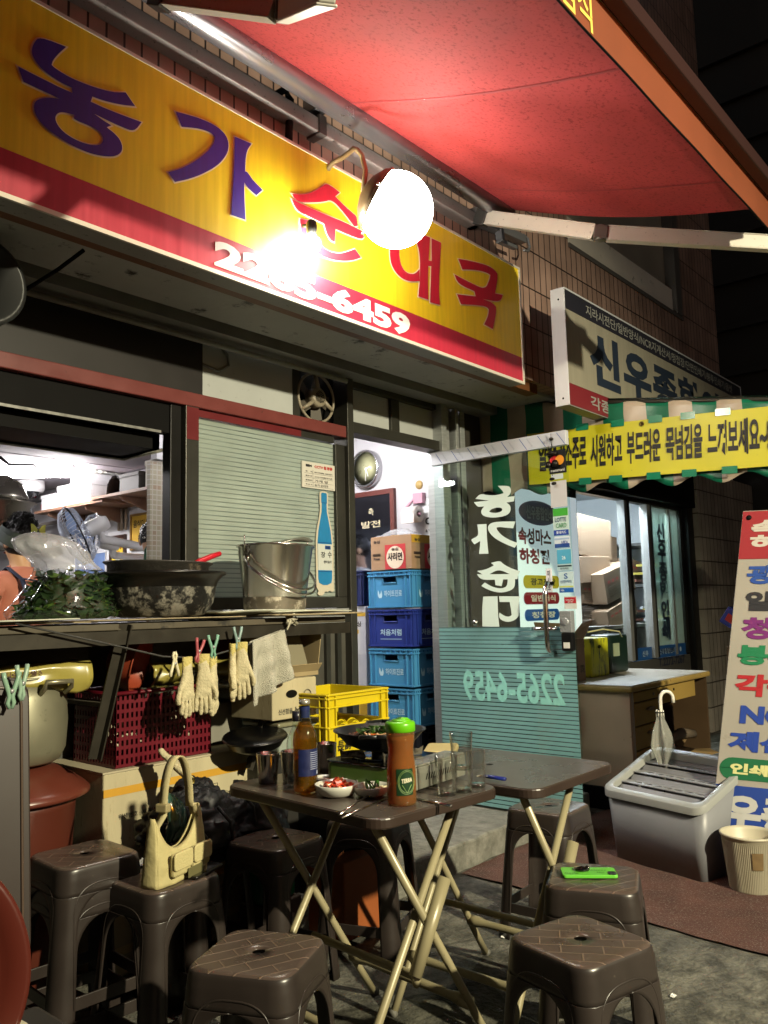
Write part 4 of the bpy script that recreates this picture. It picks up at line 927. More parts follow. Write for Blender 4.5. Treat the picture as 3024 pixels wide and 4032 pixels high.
# ---- people
def person(name, label, loc, rz, hgt, skin_c, hair_f, cloth_f, pose=None, lean=0):
    """one continuous skinned body; clothing and hair are children"""
    t = thing(name, label, 'person', loc, rz)
    s = hgt / 1.7
    J = {'pel': (0, 0, .95), 'waist': (0, .0, 1.08), 'chest': (0, 0, 1.28), 'neck0': (0, .01, 1.43), 'neck': (0, .0, 1.5), 'head0': (0, -.02, 1.56), 'head1': (0, -.025, 1.62), 'head2': (0, -.01, 1.67)}
    J.update(pose or {})
    for sd, n_ in ((-1, 'l'), (1, 'r')):
        J.setdefault('sh' + n_, (sd * .17, .01, 1.39)); J.setdefault('el' + n_, (sd * .23, -.02, 1.12)); J.setdefault('wr' + n_, (sd * .2, -.22, .98)); J.setdefault('hd' + n_, (sd * .18, -.29, .97))
        J.setdefault('hip' + n_, (sd * .09, 0, .9)); J.setdefault('kn' + n_, (sd * .1, -.02, .5)); J.setdefault('an' + n_, (sd * .1, .02, .09)); J.setdefault('to' + n_, (sd * .11, -.16, .03))
    R_ = {'pel': .15, 'waist': .135, 'chest': .15, 'neck0': .075, 'neck': .052, 'head0': .07, 'head1': .095, 'head2': .088, 'sh': .062, 'el': .042, 'wr': .027, 'hd': .036, 'hip': .085, 'kn': .055, 'an': .037, 'to': .035}
    names = list(J); idx = {n_: i for i, n_ in enumerate(names)}
    E = [('pel', 'waist'), ('waist', 'chest'), ('chest', 'neck0'), ('neck0', 'neck'), ('neck', 'head0'), ('head0', 'head1'), ('head1', 'head2')]
    for n_ in 'lr': E += [('chest', 'sh' + n_), ('sh' + n_, 'el' + n_), ('el' + n_, 'wr' + n_), ('wr' + n_, 'hd' + n_), ('pel', 'hip' + n_), ('hip' + n_, 'kn' + n_), ('kn' + n_, 'an' + n_), ('an' + n_, 'to' + n_)]
    vs = [V(J[n_]) * s for n_ in names]; rad = []
    for n_ in names:
        b_ = n_ if n_ in R_ else n_[:-1]; rad.append(R_[b_] * s)
    ed = [(idx[a], idx[b]) for a, b in E]
    for n_, sd in (('l', -1), ('r', 1)):   # five bent fingers on each hand
        h = V(J['hd' + n_]) * s; w_ = V(J['wr' + n_]) * s; d = (h - w_).normalized(); sidev = d.cross(V((0, 0, 1))).normalized()
        for k, (off, ln) in enumerate(((-.03, .055), (-.012, .07), (.006, .075), (.024, .065))):
            i0 = len(vs); vs += [h + sidev * off * .8 + d * .02, h + sidev * off + d * (.03 + ln * .5) + V((0, 0, -.006)), h + sidev * off + d * (.02 + ln) + V((0, 0, -.028))]; rad += [.011, .009, .007]
            ed += [(idx['hd' + n_], i0), (i0, i0 + 1), (i0 + 1, i0 + 2)]
        i0 = len(vs); vs += [h - sidev * .035 * sd - d * .01 + V((0, 0, -.01)), h - sidev * .055 * sd + d * .025 + V((0, 0, -.02))]; rad += [.013, .009]; ed += [(idx['hd' + n_], i0), (i0, i0 + 1)]
    me = bpy.data.meshes.new('body'); me.from_pydata(vs, ed, []); me.update()
    o = bpy.data.objects.new('body', me); COL.objects.link(o)
    o.modifiers.new('skin', 'SKIN'); sv = me.skin_vertices[0].data
    for i, r in enumerate(rad): sv[i].radius = (r, r)
    sv[idx['pel']].use_root = True
    for n_ in ('head1', 'head2'): sv[idx[n_]].radius = (R_[n_] * s * .86, R_[n_] * s)
    for n_ in ('chest', 'waist', 'pel'): sv[idx[n_]].radius = (R_[n_] * s * 1.15, R_[n_] * s * .85)
    md = o.modifiers.new('sub', 'SUBSURF'); md.levels = 2; md.render_levels = 2
    dg = bpy.context.evaluated_depsgraph_get(); dg.update()
    m2 = bpy.data.meshes.new_from_object(o.evaluated_get(dg)); bpy.data.objects.remove(o)
    g = G(); g.add([v.co.copy() for v in m2.vertices], [tuple(p.vertices) for p in m2.polygons], True)
    hc = V(J['head1']) * s
    # face: nose, ears, lips, eyes are part of the same mesh
    g.ball(hc + V((0, -.098, -.012)) * s, .013 * s, 6, sx=.8, sz=1.8, sy=1.2)
    for sd in (-1, 1):
        g.ball(hc + V((sd * .086, .005, -.01)) * s, .022 * s, 6, sx=.35, sz=1.3); g.ball(hc + V((sd * .033, -.082, .012)) * s, .012 * s, 6, mi=1, sz=.5); g.ball(hc + V((sd * .033, -.092, .012)) * s, .005 * s, 6, mi=2)
    g.ball(hc + V((0, -.088, -.055)) * s, .02 * s, 6, sx=1.1, sy=.45, sz=.35, mi=3)
    b = part('body', g, [mat('skin_' + skin_c, '#' + skin_c, .5, var=.06, vs=9), mat('eye_white', '#d8d4cc', .3), mat('pupil', '#17100c', .2), mat('lips', '#8f4a42', .5)], t, world=False)
    # clothing: copy of the body surface pushed outwards, kept where cloth_f says
    pal = {}
    for cname, test, off, m_ in cloth_f:
        keep = {}; cg = G(); nv = []
        for p in m2.polygons:
            c_ = sum((m2.vertices[i].co for i in p.vertices), V()) / len(p.vertices)
            if test(c_ / s):
                f_ = []
                for i in p.vertices:
                    if i not in keep:
                        keep[i] = len(nv); q = m2.vertices[i].co + m2.vertices[i].normal * off
                        q = q + m2.vertices[i].normal * (.006 * noise.noise(q * 14)); nv.append(q)
                    f_.append(keep[i])
                nv and cg.f.append(tuple(f_)); cg.sm.append(True); cg.mi.append(0)
        cg.v = nv; part(cname, cg, m_, t, world=False, solid=.004)
    for hname, hg, hm in hair_f(hc, s): part(hname, hg, hm, t, world=False)
    bpy.data.meshes.remove(m2)
    return t
M_hair = mat('black_hair', '#12100f', .45, bump=.8, bs=120)
def curly(hc, s):
    random.seed(8); g = G()
    g.ball(hc + V((0, .025, .02)) * s, .108 * s, 12, sx=.9, sz=1.05)
    out = [('hair', g, M_hair)]
    g = G()
    for i in range(260):
        a = random.uniform(0, 2 * PI); b_ = random.uniform(-.2, 1.3); r = .1
        c = hc + V((math.cos(a) * math.cos(b_) * r * .8, .03 + math.sin(a) * math.cos(b_) * r * .8, .045 + math.sin(b_) * r * .95)) * s
        pts = [c + V((math.cos(k * 1.3 + i) * .012, math.sin(k * 1.3 + i) * .012, (k - 2) * .007 + .004 * k)) for k in range(6)]
        g.tube(pts, .0028, 4, caps=False)
    out.append(('curls', g, M_hair))
    g = G(); g.lathe([(.118, -.03), (.121, -.01), (.122, .02), (.118, .035)], 28, Matrix.Translation(hc + V((0, .025, .02)) * s) @ Matrix.Rotation(-.5, 4, 'X'), caps=False); g.lathe([(.119, .028), (.124, .04), (.12, .058)], 28, Matrix.Translation(hc + V((0, .03, .012)) * s) @ Matrix.Rotation(-.42, 4, 'X'), caps=False)
    out.append(('headband', g, mat('grey_green_band', '#39423e', .8, var=.2, vs=30)))
    g = G()
    for sx in (-1, 1):
        g.prism(smooth_poly([(0, 0), (.03, .028), (.05, .03), (.045, 0), (.05, -.03), (.025, -.03)]), 0, .004, Matrix.Translation(hc + V((-.03, .125, .07)) * s) @ Matrix.Rotation(PI / 2, 4, 'X') @ Matrix.Rotation(0 if sx > 0 else PI, 4, 'Y'))
    out.append(('butterfly_clip', g, mat('yellow_green_clip', '#c2c04a', .4)))
    return out
def short(hc, s):
    g = G()
    g.ball(hc + V((0, .018, .028)) * s, .104 * s, 14, sx=.9, sz=.98)
    random.seed(4)
    for i in range(160):
        a = random.uniform(0, 2 * PI); b_ = random.uniform(.1, 1.5)
        d = V((math.cos(a) * math.cos(b_) * .9, math.sin(a) * math.cos(b_), math.sin(b_)))
        c = hc + (V((0, .018, .03)) + d * .1) * s; g.tube([c, c + d * .006 + V((0, -.008, .004)), c + d * .003 + V((0, -.018, -.006))], .004, 4, caps=False)
    return [('hair', g, M_hair)]
def torso(c): return 1.0 < c.z < 1.475 and abs(c.x) < .235 and not (c.z < 1.3 and abs(c.x) > .185)
def trousers(c): return c.z <= 1.02 and c.z > .09 and abs(c.x) < .2 and c.y > -.14
M_salmon = mat('salmon_shirt', '#b4705c', .8, var=.08, vs=9, bump=.15, bs=60)
w_pose = {'shl': (-.175, .01, 1.4), 'shr': (.175, .01, 1.4), 'neck0': (0, .0, 1.44)}
W = person('person', 'cook seen from behind in a salmon sleeveless top, navy apron straps and headband', (2.13, 4.4, .12), .25 + PI, 1.58, 'c79a76', curly,
           [('shirt', torso, .012, M_salmon), ('trousers', trousers, .012, mat('dark_trousers', '#23242a', .8))], w_pose)
W.rotation_euler = (0, 0, PI + .35); W.rotation_euler = (0, 0, .3 + PI)
# make her a little stout, apron straps over the back
g = G()
s = 1.6 / 1.7
for sx in (-1, 1): g.tube([(sx * .08, -.1, 1.38 * s), (sx * .1, .02, 1.45 * s), (sx * .1, .125, 1.38 * s), (sx * .1, .178, 1.25 * s), (sx * .1, .165, 1.08 * s), (sx * .1, .175, .98 * s)], .018, 8, sy=.3)
g.tube([(-.1, .13, 1.385 * s), (0, .15, 1.37 * s), (.1, .13, 1.385 * s)], .016, 8, sy=.3)
part('apron_straps', g, mat('navy_strap', '#1c2440', .7), W, world=False)
man = person('person', 'man with short dark hair and white shirt, seen in the framed mirror', (3.48, 4.95, .12), -.75, 1.68, 'c9a184', short,
       [('shirt', lambda c: 1.0 < c.z < 1.46 and abs(c.x) < .27, .013, mat('white_shirt', '#cfd0d2', .8)), ('trousers', trousers, .012, MATS['dark_trousers'])])
man2 = person('person', 'man with short dark hair peering out beside the mosaic column', (3.42, 5.05, .12), -.55, 1.74, 'cfa88c', short,
       [('shirt', lambda c: 1.0 < c.z < 1.46 and abs(c.x) < .27, .013, mat('grey_white_shirt', '#c4c4c8', .8)), ('trousers', trousers, .012, MATS['dark_trousers'])])
q = atY(604, 2140, 5.2); man2.location = (q.x, 5.2, .1); man2.rotation_euler = (0, 0, -.9)
man.location = (3.62, 4.72, .12); man.rotation_euler = (0, 0, 2.2)
# green bottle tool beside the column, in front of the peering man
g = G(); p = atY(588, 2215, 4.6); g.lathe([(.03, -.12), (.034, -.1), (.034, .02), (.016, .06), (.014, .1), (.018, .1)], 16, T(p.x, p.y, p.z + .06, 0, .12)); single('green_bottle', g, mat('bottle_green', '#0f4a34', .2, coat=1), 'dark green bottle held up behind the black basin', 'bottle')
# ---- seen through the doorway
t = thing('wall_clock', 'round silver-rimmed wall clock with pale green face above the framed mirror', 'clock', tuple(atX(1450, 1848, WX)))
c = atX(1450, 1848, WX); M = facing_left(WX - .001, c.y, c.z); rc = .137
g = G(); g.lathe([(rc, 0), (rc, .04), (rc * .96, .052), (rc * .89, .05), (rc * .86, .035)], 40, M, caps=False); part('rim', g, mat('silver_rim', '#d0d0d4', .2, metal=.9), t)
g = G(); g.lathe([(rc * .87, .02), (.0001, .021)], 40, M); part('face', g, mat('clock_face', '#a6a682', .3, var=.25, vs=7, coat=.6), t)
g = G(); g.box(-.003, .003, -.06, .01, .024, .026, M=M @ Matrix.Rotation(.35, 4, 'Z')); g.box(-.0045, .0045, -.01, .045, .0265, .0285, M=M @ Matrix.Rotation(-1.3, 4, 'Z')); g.box(-.002, .002, -.085, .01, .029, .03, M=M); part('hands', g, mat('hand_white', '#e6e6e6', .4), t)
ma, mb = atX(1559, 1922, WX), atX(1330, 1960, WX)
y0, y1, z1_, z0_ = ma.y, 4.15, ma.z, 1.45
t = thing('framed_mirror', 'brown-framed mirror below the clock reflecting a man and the room', 'mirror', (WX - .02, (y0 + y1) / 2, z0_))
g = G(); fw = .035
g.box(WX - .03, WX - .001, y0, y1, z1_ - fw, z1_); g.box(WX - .03, WX - .001, y0, y1, z0_, z0_ + fw); g.box(WX - .03, WX - .001, y0, y0 + fw, z0_ + fw, z1_ - fw); g.box(WX - .03, WX - .001, y1 - fw, y1, z0_ + fw, z1_ - fw); part('frame', g, mat('redbrown_frame', '#5a2a24', .4), t)
g = G(); g.box(WX - .012, WX - .002, y0 + fw, y1 - fw, z0_ + fw, z1_ - fw); part('mirror_glass', g, mat('mirror_glass', '#b4c0d8', .06, metal=1), t)
g = G(); yy = ma.y + .2
text_g(g, '축', facing_left(WX - .0128, yy + .05, z1_ - .17), .05, .05, bold=.02); text_g(g, '발전', facing_left(WX - .0128, yy + .12, z1_ - .26), .18, .05, bold=.02); part('lettering', g, mat('mirror_gold', '#c9c0a0', .4), t)
# toilet roll holder
c = atX(1655, 2030, WX); t = thing('paper_roll_holder', 'pink wall holder with a roll of white paper, a smiley sticker above', 'roll holder', (WX - .05, c.y, c.z))
g = G(); M = Matrix.Translation((WX - .085, c.y, c.z)) @ Matrix.Rotation(PI / 2, 4, 'X'); g.lathe([(.022, -.055), (.056, -.055), (.056, .055), (.022, .055)], 28, M, caps=False); g.box(WX - .141, WX - .139, c.y - .055, c.y + .055, c.z - .06, c.z); part('paper_roll', g, mat('tissue', '#d6cfcb', .9), t)
g = G(); g.tube([(WX - .085, c.y - .07, c.z), (WX - .085, c.y + .07, c.z), (WX - .05, c.y + .075, c.z + .06), (WX - .02, c.y + .03, c.z + .12), (WX - .02, c.y - .03, c.z + .12)], .011, 8); g.box(WX - .04, WX, c.y - .05, c.y + .03, c.z + .08, c.z + .15); part('holder', g, mat('pink_plastic', '#b98a9c', .4), t, bevel=.003)
g = G(); g.lathe([(.03, 0), (.03, .006), (.0001, .007)], 20, facing_left(WX - .001, c.y - .0, c.z + .21)); part('smiley', g, mat('smiley_yellow', '#a89058', .4), t)
c = atX(1700, 2065, WX); g = G(); g.box(WX - .004, WX - .001, c.y - .2, c.y + .06, c.z - .24, c.z + .18); t = single('open_notice', g, mat('notice_white', '#cdd0d2', .5), 'white OPEN notice sheet partly hidden by the door edge', 'notice')
g = G(); text_g(g, 'OPEN', facing_left(WX - .005, c.y + .05, c.z), .17, .05, bold=.04); text_g(g, '& WELCOME', facing_left(WX - .005, c.y + .05, c.z - .05), .17, .02, bold=.02); text_g(g, '어서오세요', facing_left(WX - .005, c.y + .04, c.z - .13), .13, .025, bold=.02); part('lettering', g, mat('ink', '#14120f', .6), t)
# ---- drinks crates stacked inside the door
def drinks_crate(col, label, loc, group, words, logo=True, h=.232):
    t = thing('drinks_crate', label, 'crate', loc, 0, group)
    m = mat('crate' + col, '#' + col, .4, var=.06, vs=6)
    w_, d_ = .36, .34
    for (fx, fy, L_, rz) in ((0, 0, w_, 0), (0, 0, d_, 1)):
        pass
    def side(name, M, L_, text):
        g = G(); t0 = .006
        # panel with hand hole: four pieces round the opening
        hx, hw, z0, z1 = L_ / 2, .055, h * .66, h * .84
        g.box(0, L_, 0, z0, -t0, 0, M=M); g.box(0, L_, z1, h - .004, -t0, 0, M=M); g.box(0, hx - hw, z0, z1, -t0, 0, M=M); g.box(hx + hw, L_, z0, z1, -t0, 0, M=M)
        for zz in (h - .014, h - .036, .004): g.box(-.008, L_ + .008, zz, zz + .009, .0, .011, M=M)
        for xx in (.0, .04, L_ - .05, L_ - .01): g.box(xx, xx + .008, .012, h - .016, .0, .008, M=M)
        for k in range(9): g.box(L_ * (k + .5) / 9, L_ * (k + .5) / 9 + .004, h - .03, h - .012, 0, .009, M=M)
        g.tube([M @ V(p) for p in ((hx - hw, z0, .002), (hx + hw, z0, .002), (hx + hw, z1, .002), (hx - hw, z1, .002))], .005, 6, True)
        o = part(name, g, m, t, world=False)
        g = G()
        if text:
            text_g(g, text, M @ Matrix.Translation((L_ * (.36 if logo else .25), h * .3, .001)), L_ * (.42 if logo else .5), h * .17, bold=.02)
            if logo:
                glyph_g(g, [smooth_poly([(0, .02), (.012, .0), (.032, .0), (.04, .02), (.03, .05), (.026, .03), (.016, .022), (.012, .04), (.004, .05)])], .001, M @ Matrix.Translation((L_ * .2, h * .27, 0)))
            else: g.box(L_ * .25, L_ * .75, h * .2, h * .215, .0005, .0015, M=M)
            ROOTM[o.name] = ROOTM[t.name]; part('print', g, mat('print_pale', '#a9c8dc', .5), o, world=False)
    side('front_panel', Matrix(((1, 0, 0, 0), (0, 0, -1, 0), (0, 1, 0, 0), (0, 0, 0, 1))), w_, words)
    side('side_panel', Matrix(((0, 0, -1, 0), (-1, 0, 0, d_), (0, 1, 0, 0), (0, 0, 0, 1))), d_, words)
    g = G(); g.box(.0, w_, d_ - .006, d_, 0, h - .01); g.box(w_ - .006, w_, 0, d_ - .006, 0, h - .01); g.box(0, w_, 0, d_, .004, .01); part('back_and_base', g, m, t, world=False)
    g = G()
    for i in range(1, 5): g.box(w_ * i / 5, w_ * i / 5 + .003, .008, d_ - .008, .02, h * .5)
    for i in range(1, 4): g.box(.008, w_ - .008, d_ * i / 4, d_ * i / 4 + .003, .02, h * .5)
    part('bottle_dividers', g, m, t, world=False)
    return t
cg = 'drinks crates stacked inside the doorway'
sx_, sy_ = 3.95, 3.17
sh = 'pale blue drinks crate '
zs = [1.2, .968, .736, .504, .272]
drinks_crate('3d7fae', 'pale blue crate at the top of the stack, under the noodle carton', (sx_, sy_, 1.228), cg, '하이트진로')
drinks_crate('1f2f7a', 'dark blue crate with a handwritten logo, second from the top of the stack', (sx_ + .004, sy_ + .004, .99), cg, '처음처럼', False)
drinks_crate('3d7fad', 'pale blue crate third from the top, directly under the dark blue one', (sx_ - .003, sy_, .752), cg, '하이트진로')
drinks_crate('3d7fac', 'pale blue crate fourth from the top, above the black crate', (sx_ - .003, sy_, .514), cg, '하이트진로')
drinks_crate('12141e', 'blackish crate at the bottom of the stack', (sx_, sy_, .276), cg, 'BLISS', False)
drinks_crate('12141f', 'blackish lowest crate resting on the restaurant floor', (sx_, sy_, .122), cg, '', False, h=.15)
drinks_crate('1c2550', 'navy crate standing on the tall white carton beside the stack', (3.985, 3.6, 1.245), cg, '처음처럼', False)
t = thing('noodle_carton', 'brown noodle carton with red label on top of the crate stack', 'carton', (4.12, 3.35, 1.462))
x0, x1, y0, y1, z0, z1 = 3.96, 4.32, 3.17, 3.5, 1.463, 1.675
g = G(); g.box(x0, x1, y0, y1, z0, z1); bx = part('box', g, mat('noodle_card', '#8f7257', .7, var=.08, vs=7, bump=.1, bs=60), t, bevel=.003)
def carton_face(M, L_, H_):
    r = G(); r.box(L_ * .36, L_ * .86, .004, H_ * .74, 0, .0015, M=M); part('red_label', r, mat('label_red', '#a52c30', .6), t)
    r = G(); r.lathe([(.0001, .003), (.07, .003)], 24, M @ Matrix.Translation((L_ * .61, H_ * .36, 0)) @ Matrix.Diagonal((1.0, 1.0, 1, 1))); part('label_disc', r, mat('label_cream', '#d2c3b0', .6), t)
    r = G(); text_g(r, '사리면', M @ Matrix.Translation((L_ * .43, H_ * .26, .004)), L_ * .36, H_ * .24, bold=.04); text_g(r, '농심', M @ Matrix.Translation((L_ * .53, H_ * .55, .004)), L_ * .17, H_ * .1, bold=.03)
    for k in range(14): r.box(L_ * (.06 + k * .014), L_ * (.06 + k * .014 + .007), H_ * .42, H_ * .5, .001, .002, M=M)
    text_g(r, '가3388', M @ Matrix.Translation((L_ * .07, H_ * .3, .001)), L_ * .16, H_ * .08, bold=.05)
    text_g(r, '농심', M @ Matrix.Translation((L_ * .08, H_ * .8, .001)), L_ * .16, H_ * .1, bold=.04)
    part('lettering', r, mat('carton_ink', '#2a1c16', .6), t)
carton_face(facing_left(x0 - .0008, y1, z0), y1 - y0, z1 - z0)
carton_face(facing_street(x0, y0 - .0008, z0), x1 - x0, z1 - z0)
g = G(); g.box(x0 + .004, x1, y0 - .0012, y0 + .002, z1 - .05, z1 - .001); g.box(x0, x1, y0 + .1, y0 + .16, z1, z1 + .0015); part('packing_tape', g, mat('yellow_tape', '#b08a24', .3), t)
g = G(); g.grid(lambda u, v: (x0 + .02 + .22 * u, y0 + .05 + .28 * v, z1 + .004 + .05 * math.sin(PI * u) * math.sin(PI * v) + .012 * noise.noise(V((u * 9, v * 9, 4)))), 18, 18)
single('clear_bag', g, glass('clear_plastic', (.95, .97, 1), .5, haze=.25, hcol=(.7, .75, .82)), 'crumpled clear plastic bag lying on the noodle carton', 'bag')
# tall white carton under the navy crate
wb = atY(1382, 2395, 3.6)
t = thing('tall_white_carton', 'tall white carton with yellow bands standing behind the crate stack', 'carton', (4.1, 3.75, .52))
x0, x1, y0, y1 = 3.985, 4.35, 3.58, 3.94
g = G(); g.box(x0, x1, y0, y1, .52, 1.24); part('box', g, mat('tall_white_card', '#bdbec6', .7, var=.05, vs=6), t, bevel=.004)
g = G(); Mf = facing_left(x0 - .001, y1, .52); Lf = y1 - y0
for (a, b_) in ((.66, .685), (.0, .14)): g.box(0, Lf, a, b_, 0, .0006, M=Mf)
g.box(.05, Lf - .06, .55, .575, 0, .0006, M=Mf); part('yellow_band', g, mat('band_yellow', '#c29a2e', .6), t)
g = G(); text_g(g, '고급엠보싱', Mf @ Matrix.Translation((.12, .595, 0)), .2, .032, bold=.02)
for k in range(12): g.box(.14 + k * .012, .145 + k * .012, .18, .24, .0, .0008, M=Mf)
g.tube([Mf @ V((.02 + .12 * math.cos(a), .4 + .12 * math.sin(a), .001)) for a in [k * 2 * PI / 30 for k in range(30)]], .002, 4, True)
part('lettering', g, mat('carton_ink', '#2a1c16', .6), t)
g = G(); g.box(3.99, 4.36, 3.56, 3.93, .125, .519); single('brown_base_carton', g, M_card, 'plain carton under the tall white carton', 'carton', bevel=.004)
# ---- extractor fan in the transom
t = thing('extractor_fan', 'round extractor fan with spiral hub set in the dark transom beside the door post', 'fan', (3.02, 2.98, 2.2))
c = V((2.992, YF, 2.318)); M = frame(c, (1, 0, 0), (0, 0, 1))
g = G(); ring = [(.128 * math.cos(a), .128 * math.sin(a), .0) for a in [k * 2 * PI / 48 for k in range(48)]]; g.tube([M @ V(p) for p in ring], .0075, 8, True); part('ring', g, mat('fan_plastic', '#8c8270', .45), t)
g = G()
for a in (PI / 2 + .1, PI + PI / 6 + .1, -PI / 6 + .1):
    g.tube([M @ V((.045 * math.cos(a), .045 * math.sin(a), .02)), M @ V((.1 * math.cos(a), .1 * math.sin(a), .012)), M @ V((.128 * math.cos(a), .128 * math.sin(a), .0))], [.012, .01, .009], 8)
g.lathe([(.052, -.03), (.052, .02), (.045, .028), (.0001, .03)], 28, M); part('hub', g, MATS['fan_plastic'], t)
g = G()
for q in range(3):
    for r in (.012, .02, .028, .036):
        a0 = PI / 2 + q * 2 * PI / 3; cc = (.042 * math.cos(a0), .042 * math.sin(a0))
        g.tube([M @ V((cc[0] + r * math.cos(a0 + PI + th), cc[1] + r * math.sin(a0 + PI + th), .0305)) for th in [-.8 + k * .2 for k in range(9)]], .0022, 4)
part('hub_slots', g, M_black, t)
g = G()
for k in range(5):
    R_ = M @ Matrix.Rotation(2 * PI * k / 5, 4, 'Z'); g.prism(smooth_poly([(.03, -.025), (.11, -.05), (.118, .02), (.03, .025)]), -.03, -.026, R_ @ Matrix.Rotation(.3, 4, 'X'))
part('blades', g, mat('fan_blade_dark', '#4a443a', .5), t)
# ================================================================ COUNTER SHELF AND WHAT IS ON AND UNDER IT
CZ = 1.2
C = thing('counter_shelf', 'waist-high street counter of boards on a leaning angle-iron frame under the window', 'counter', (1.8, 2.7, 0))
M_rust = mat('dirty_angle_iron', '#302c24', .5, metal=.5, var=.25, vs=12, dirt='#2c261e', dam=.25, ds=30)
g = G(); g.box(.2, 2.62, 2.47, 2.95, CZ - .028, CZ - .006); part('board', g, mat('grimy_board', '#4b4436', .7, var=.25, vs=5, dirt='#23201a', dam=.3, ds=12), C, bevel=.003)
g = G(); g.box(.2, 2.64, 2.46, 2.485, CZ - .075, CZ - .03); part('front_rail', g, M_rust, C)
g = G(); g.box(.2, 2.64, 2.93, 2.955, CZ - .075, CZ - .03); part('rear_rail', g, M_rust, C)
def leg_bar(a, b, w_=.035):
    M = frame(a, b - a, V((0, -1, .2))); L_ = (b - a).length
    g = G(); g.box(0, L_, -.003, .003, -w_ / 2, w_ / 2, M=M); g.box(0, L_, .003, w_ * .8, -w_ / 2, -w_ / 2 + .005, M=M)
    for k in range(int(L_ / .09)): g.box(.03 + k * .09, .055 + k * .09, -.0045, -.003, -.005, .005, M=M)
    part('leg', g, M_rust, C)
leg_bar(atY(488, 2455, 2.47), atY(372, 2990, 2.52) + V((0, .01, 0)))
leg_bar(V((.45, 2.5, 0)), V((.45, 2.5, CZ - .08)))
leg_bar(V((2.16, 2.56, .62)), V((2.35, 2.6, 1.0)))
leg_bar(V((2.6, 2.92, 0)), V((2.6, 2.92, CZ - .08)))
leg_bar(V((.45, 2.92, 0)), V((.45, 2.92, CZ - .08)))
# flattened cardboard and paper lying on the counter
M_cb = mat('flattened_cardboard', '#8d8065', .8, var=.15, vs=6, dirt='#3d3626', dam=.22, ds=12, bump=.2, bs=50)
M_pap = mat('greasy_white_paper', '#a9ab9c', .6, var=.12, vs=4, dirt='#6b684e', dam=.25, ds=9)
def sheet(name, x0, x1, y0, y1, z, amp, m, label, cat, seed, th=.004, rot=0):
    g = G(); cx, cy = (x0 + x1) / 2, (y0 + y1) / 2
    def fn(u, v):
        x = x0 + (x1 - x0) * u; y = y0 + (y1 - y0) * v
        e = noise.noise(V((x * 3, y * 3, seed)))
        dx, dy = x - cx + .01 * e * (u in (0, 1)), y - cy + .012 * noise.noise(V((x * 9, seed, 1)))
        x = cx + dx * math.cos(rot) - dy * math.sin(rot); y = cy + dx * math.sin(rot) + dy * math.cos(rot)
        edge = max(abs(u - .5), abs(v - .5)) * 2
        return (x, y, z + amp * (.5 + .5 * e) * (edge ** 3))
    g.grid(fn, 26, 14); return single(name, g, m, label, cat, 'flattened card sheets on the counter', solid=th)
sheet('card_sheet', .62, 1.45, 2.45, 2.9, CZ + .0, .01, M_cb, 'flattened grey cardboard under the bag of greens', 'cardboard', 1)
sheet('paper_sheet', .9, 1.36, 2.42, 2.72, CZ + .009, .008, M_pap, 'white greasy paper sheet at the left end of the counter front edge', 'paper', 2)
sheet('card_sheet', 1.42, 2.05, 2.44, 2.9, CZ + .002, .008, M_cb, 'flattened cardboard beneath the sooty basin', 'cardboard', 3)
sheet('paper_sheet', 1.95, 2.45, 2.46, 2.97, CZ + .007, .03, M_pap, 'creased white paper sheet between the basin and the steel bucket', 'paper', 4)
sheet('card_sheet', 2.16, 2.66, 2.40, 2.8, CZ + .004, .01, M_cb, 'brown corrugated sheets poking out below the steel bucket', 'cardboard', 5, th=.006)
sheet('card_sheet', 2.2, 2.62, 2.43, 2.8, CZ + .014, .012, M_pap, 'pale sheet directly under the steel bucket', 'cardboard', 6, rot=-.05)
# ---- clear bag full of greens
bc = V((1.475, 2.7, CZ + .012))
t = thing('vegetable_bag', 'clear plastic bag slumped on the counter, packed with dark green leaves', 'bag', tuple(bc))
def bagshape(u, v, sc=1.0):
    a = u * 2 * PI
    # lower part a flat wide heap, upper part a loose balloon leaning left
    prof = [(0, .185), (.04, .20), (.12, .165), (.22, .135), (.30, .108), (.36, .108), (.43, .118), (.50, .108), (.55, .08), (.578, .035), (.585, .004)]
    h = v * .585; 
    for i in range(len(prof) - 1):
        if prof[i][0] <= h <= prof[i + 1][0] + 1e-9:
            k_ = (h - prof[i][0]) / (prof[i + 1][0] - prof[i][0]); r = prof[i][1] + (prof[i + 1][1] - prof[i][1]) * k_; break
    n_ = noise.noise(V((math.cos(a) * 2, math.sin(a) * 2, h * 6))) * .022 + noise.noise(V((math.cos(a) * 7, math.sin(a) * 7, h * 16))) * .011
    r = max(.002, (r + (n_ if v < .98 else 0)) * sc)
    h2 = h * .78 if h < .3 else .234 + (h - .3) * .5
    lean = -.01 + .12 * min(h, .25) - .42 * max(0, h - .25)
    return (bc.x + lean + r * math.cos(a) * 1.0, bc.y + r * math.sin(a) * .7, bc.z + h2 * sc * .78)
g = G(); g.grid(lambda u, v: bagshape(u, v * .5), 64, 20, closeu=True)
part('plastic_film', g, glass('bag_plastic', (.98, .99, 1), .45, 3, .05, rough=.1), t)
g = G(); g.grid(lambda u, v: bagshape(u, .47 + v * .53), 64, 20, closeu=True)
part('loose_film', g, glass('bag_plastic_loose', (.97, .98, 1), .5, 3, .06, rough=.15, haze=.26, hcol=(.72, .72, .8)), t)
random.seed(21)
g = G()
Mg = mat('dark_greens', '#182c0f', .45, var=.4, vs=14)
Mg2 = mat('lighter_greens', '#3c541f', .45, var=.4, vs=14)
lg = G()
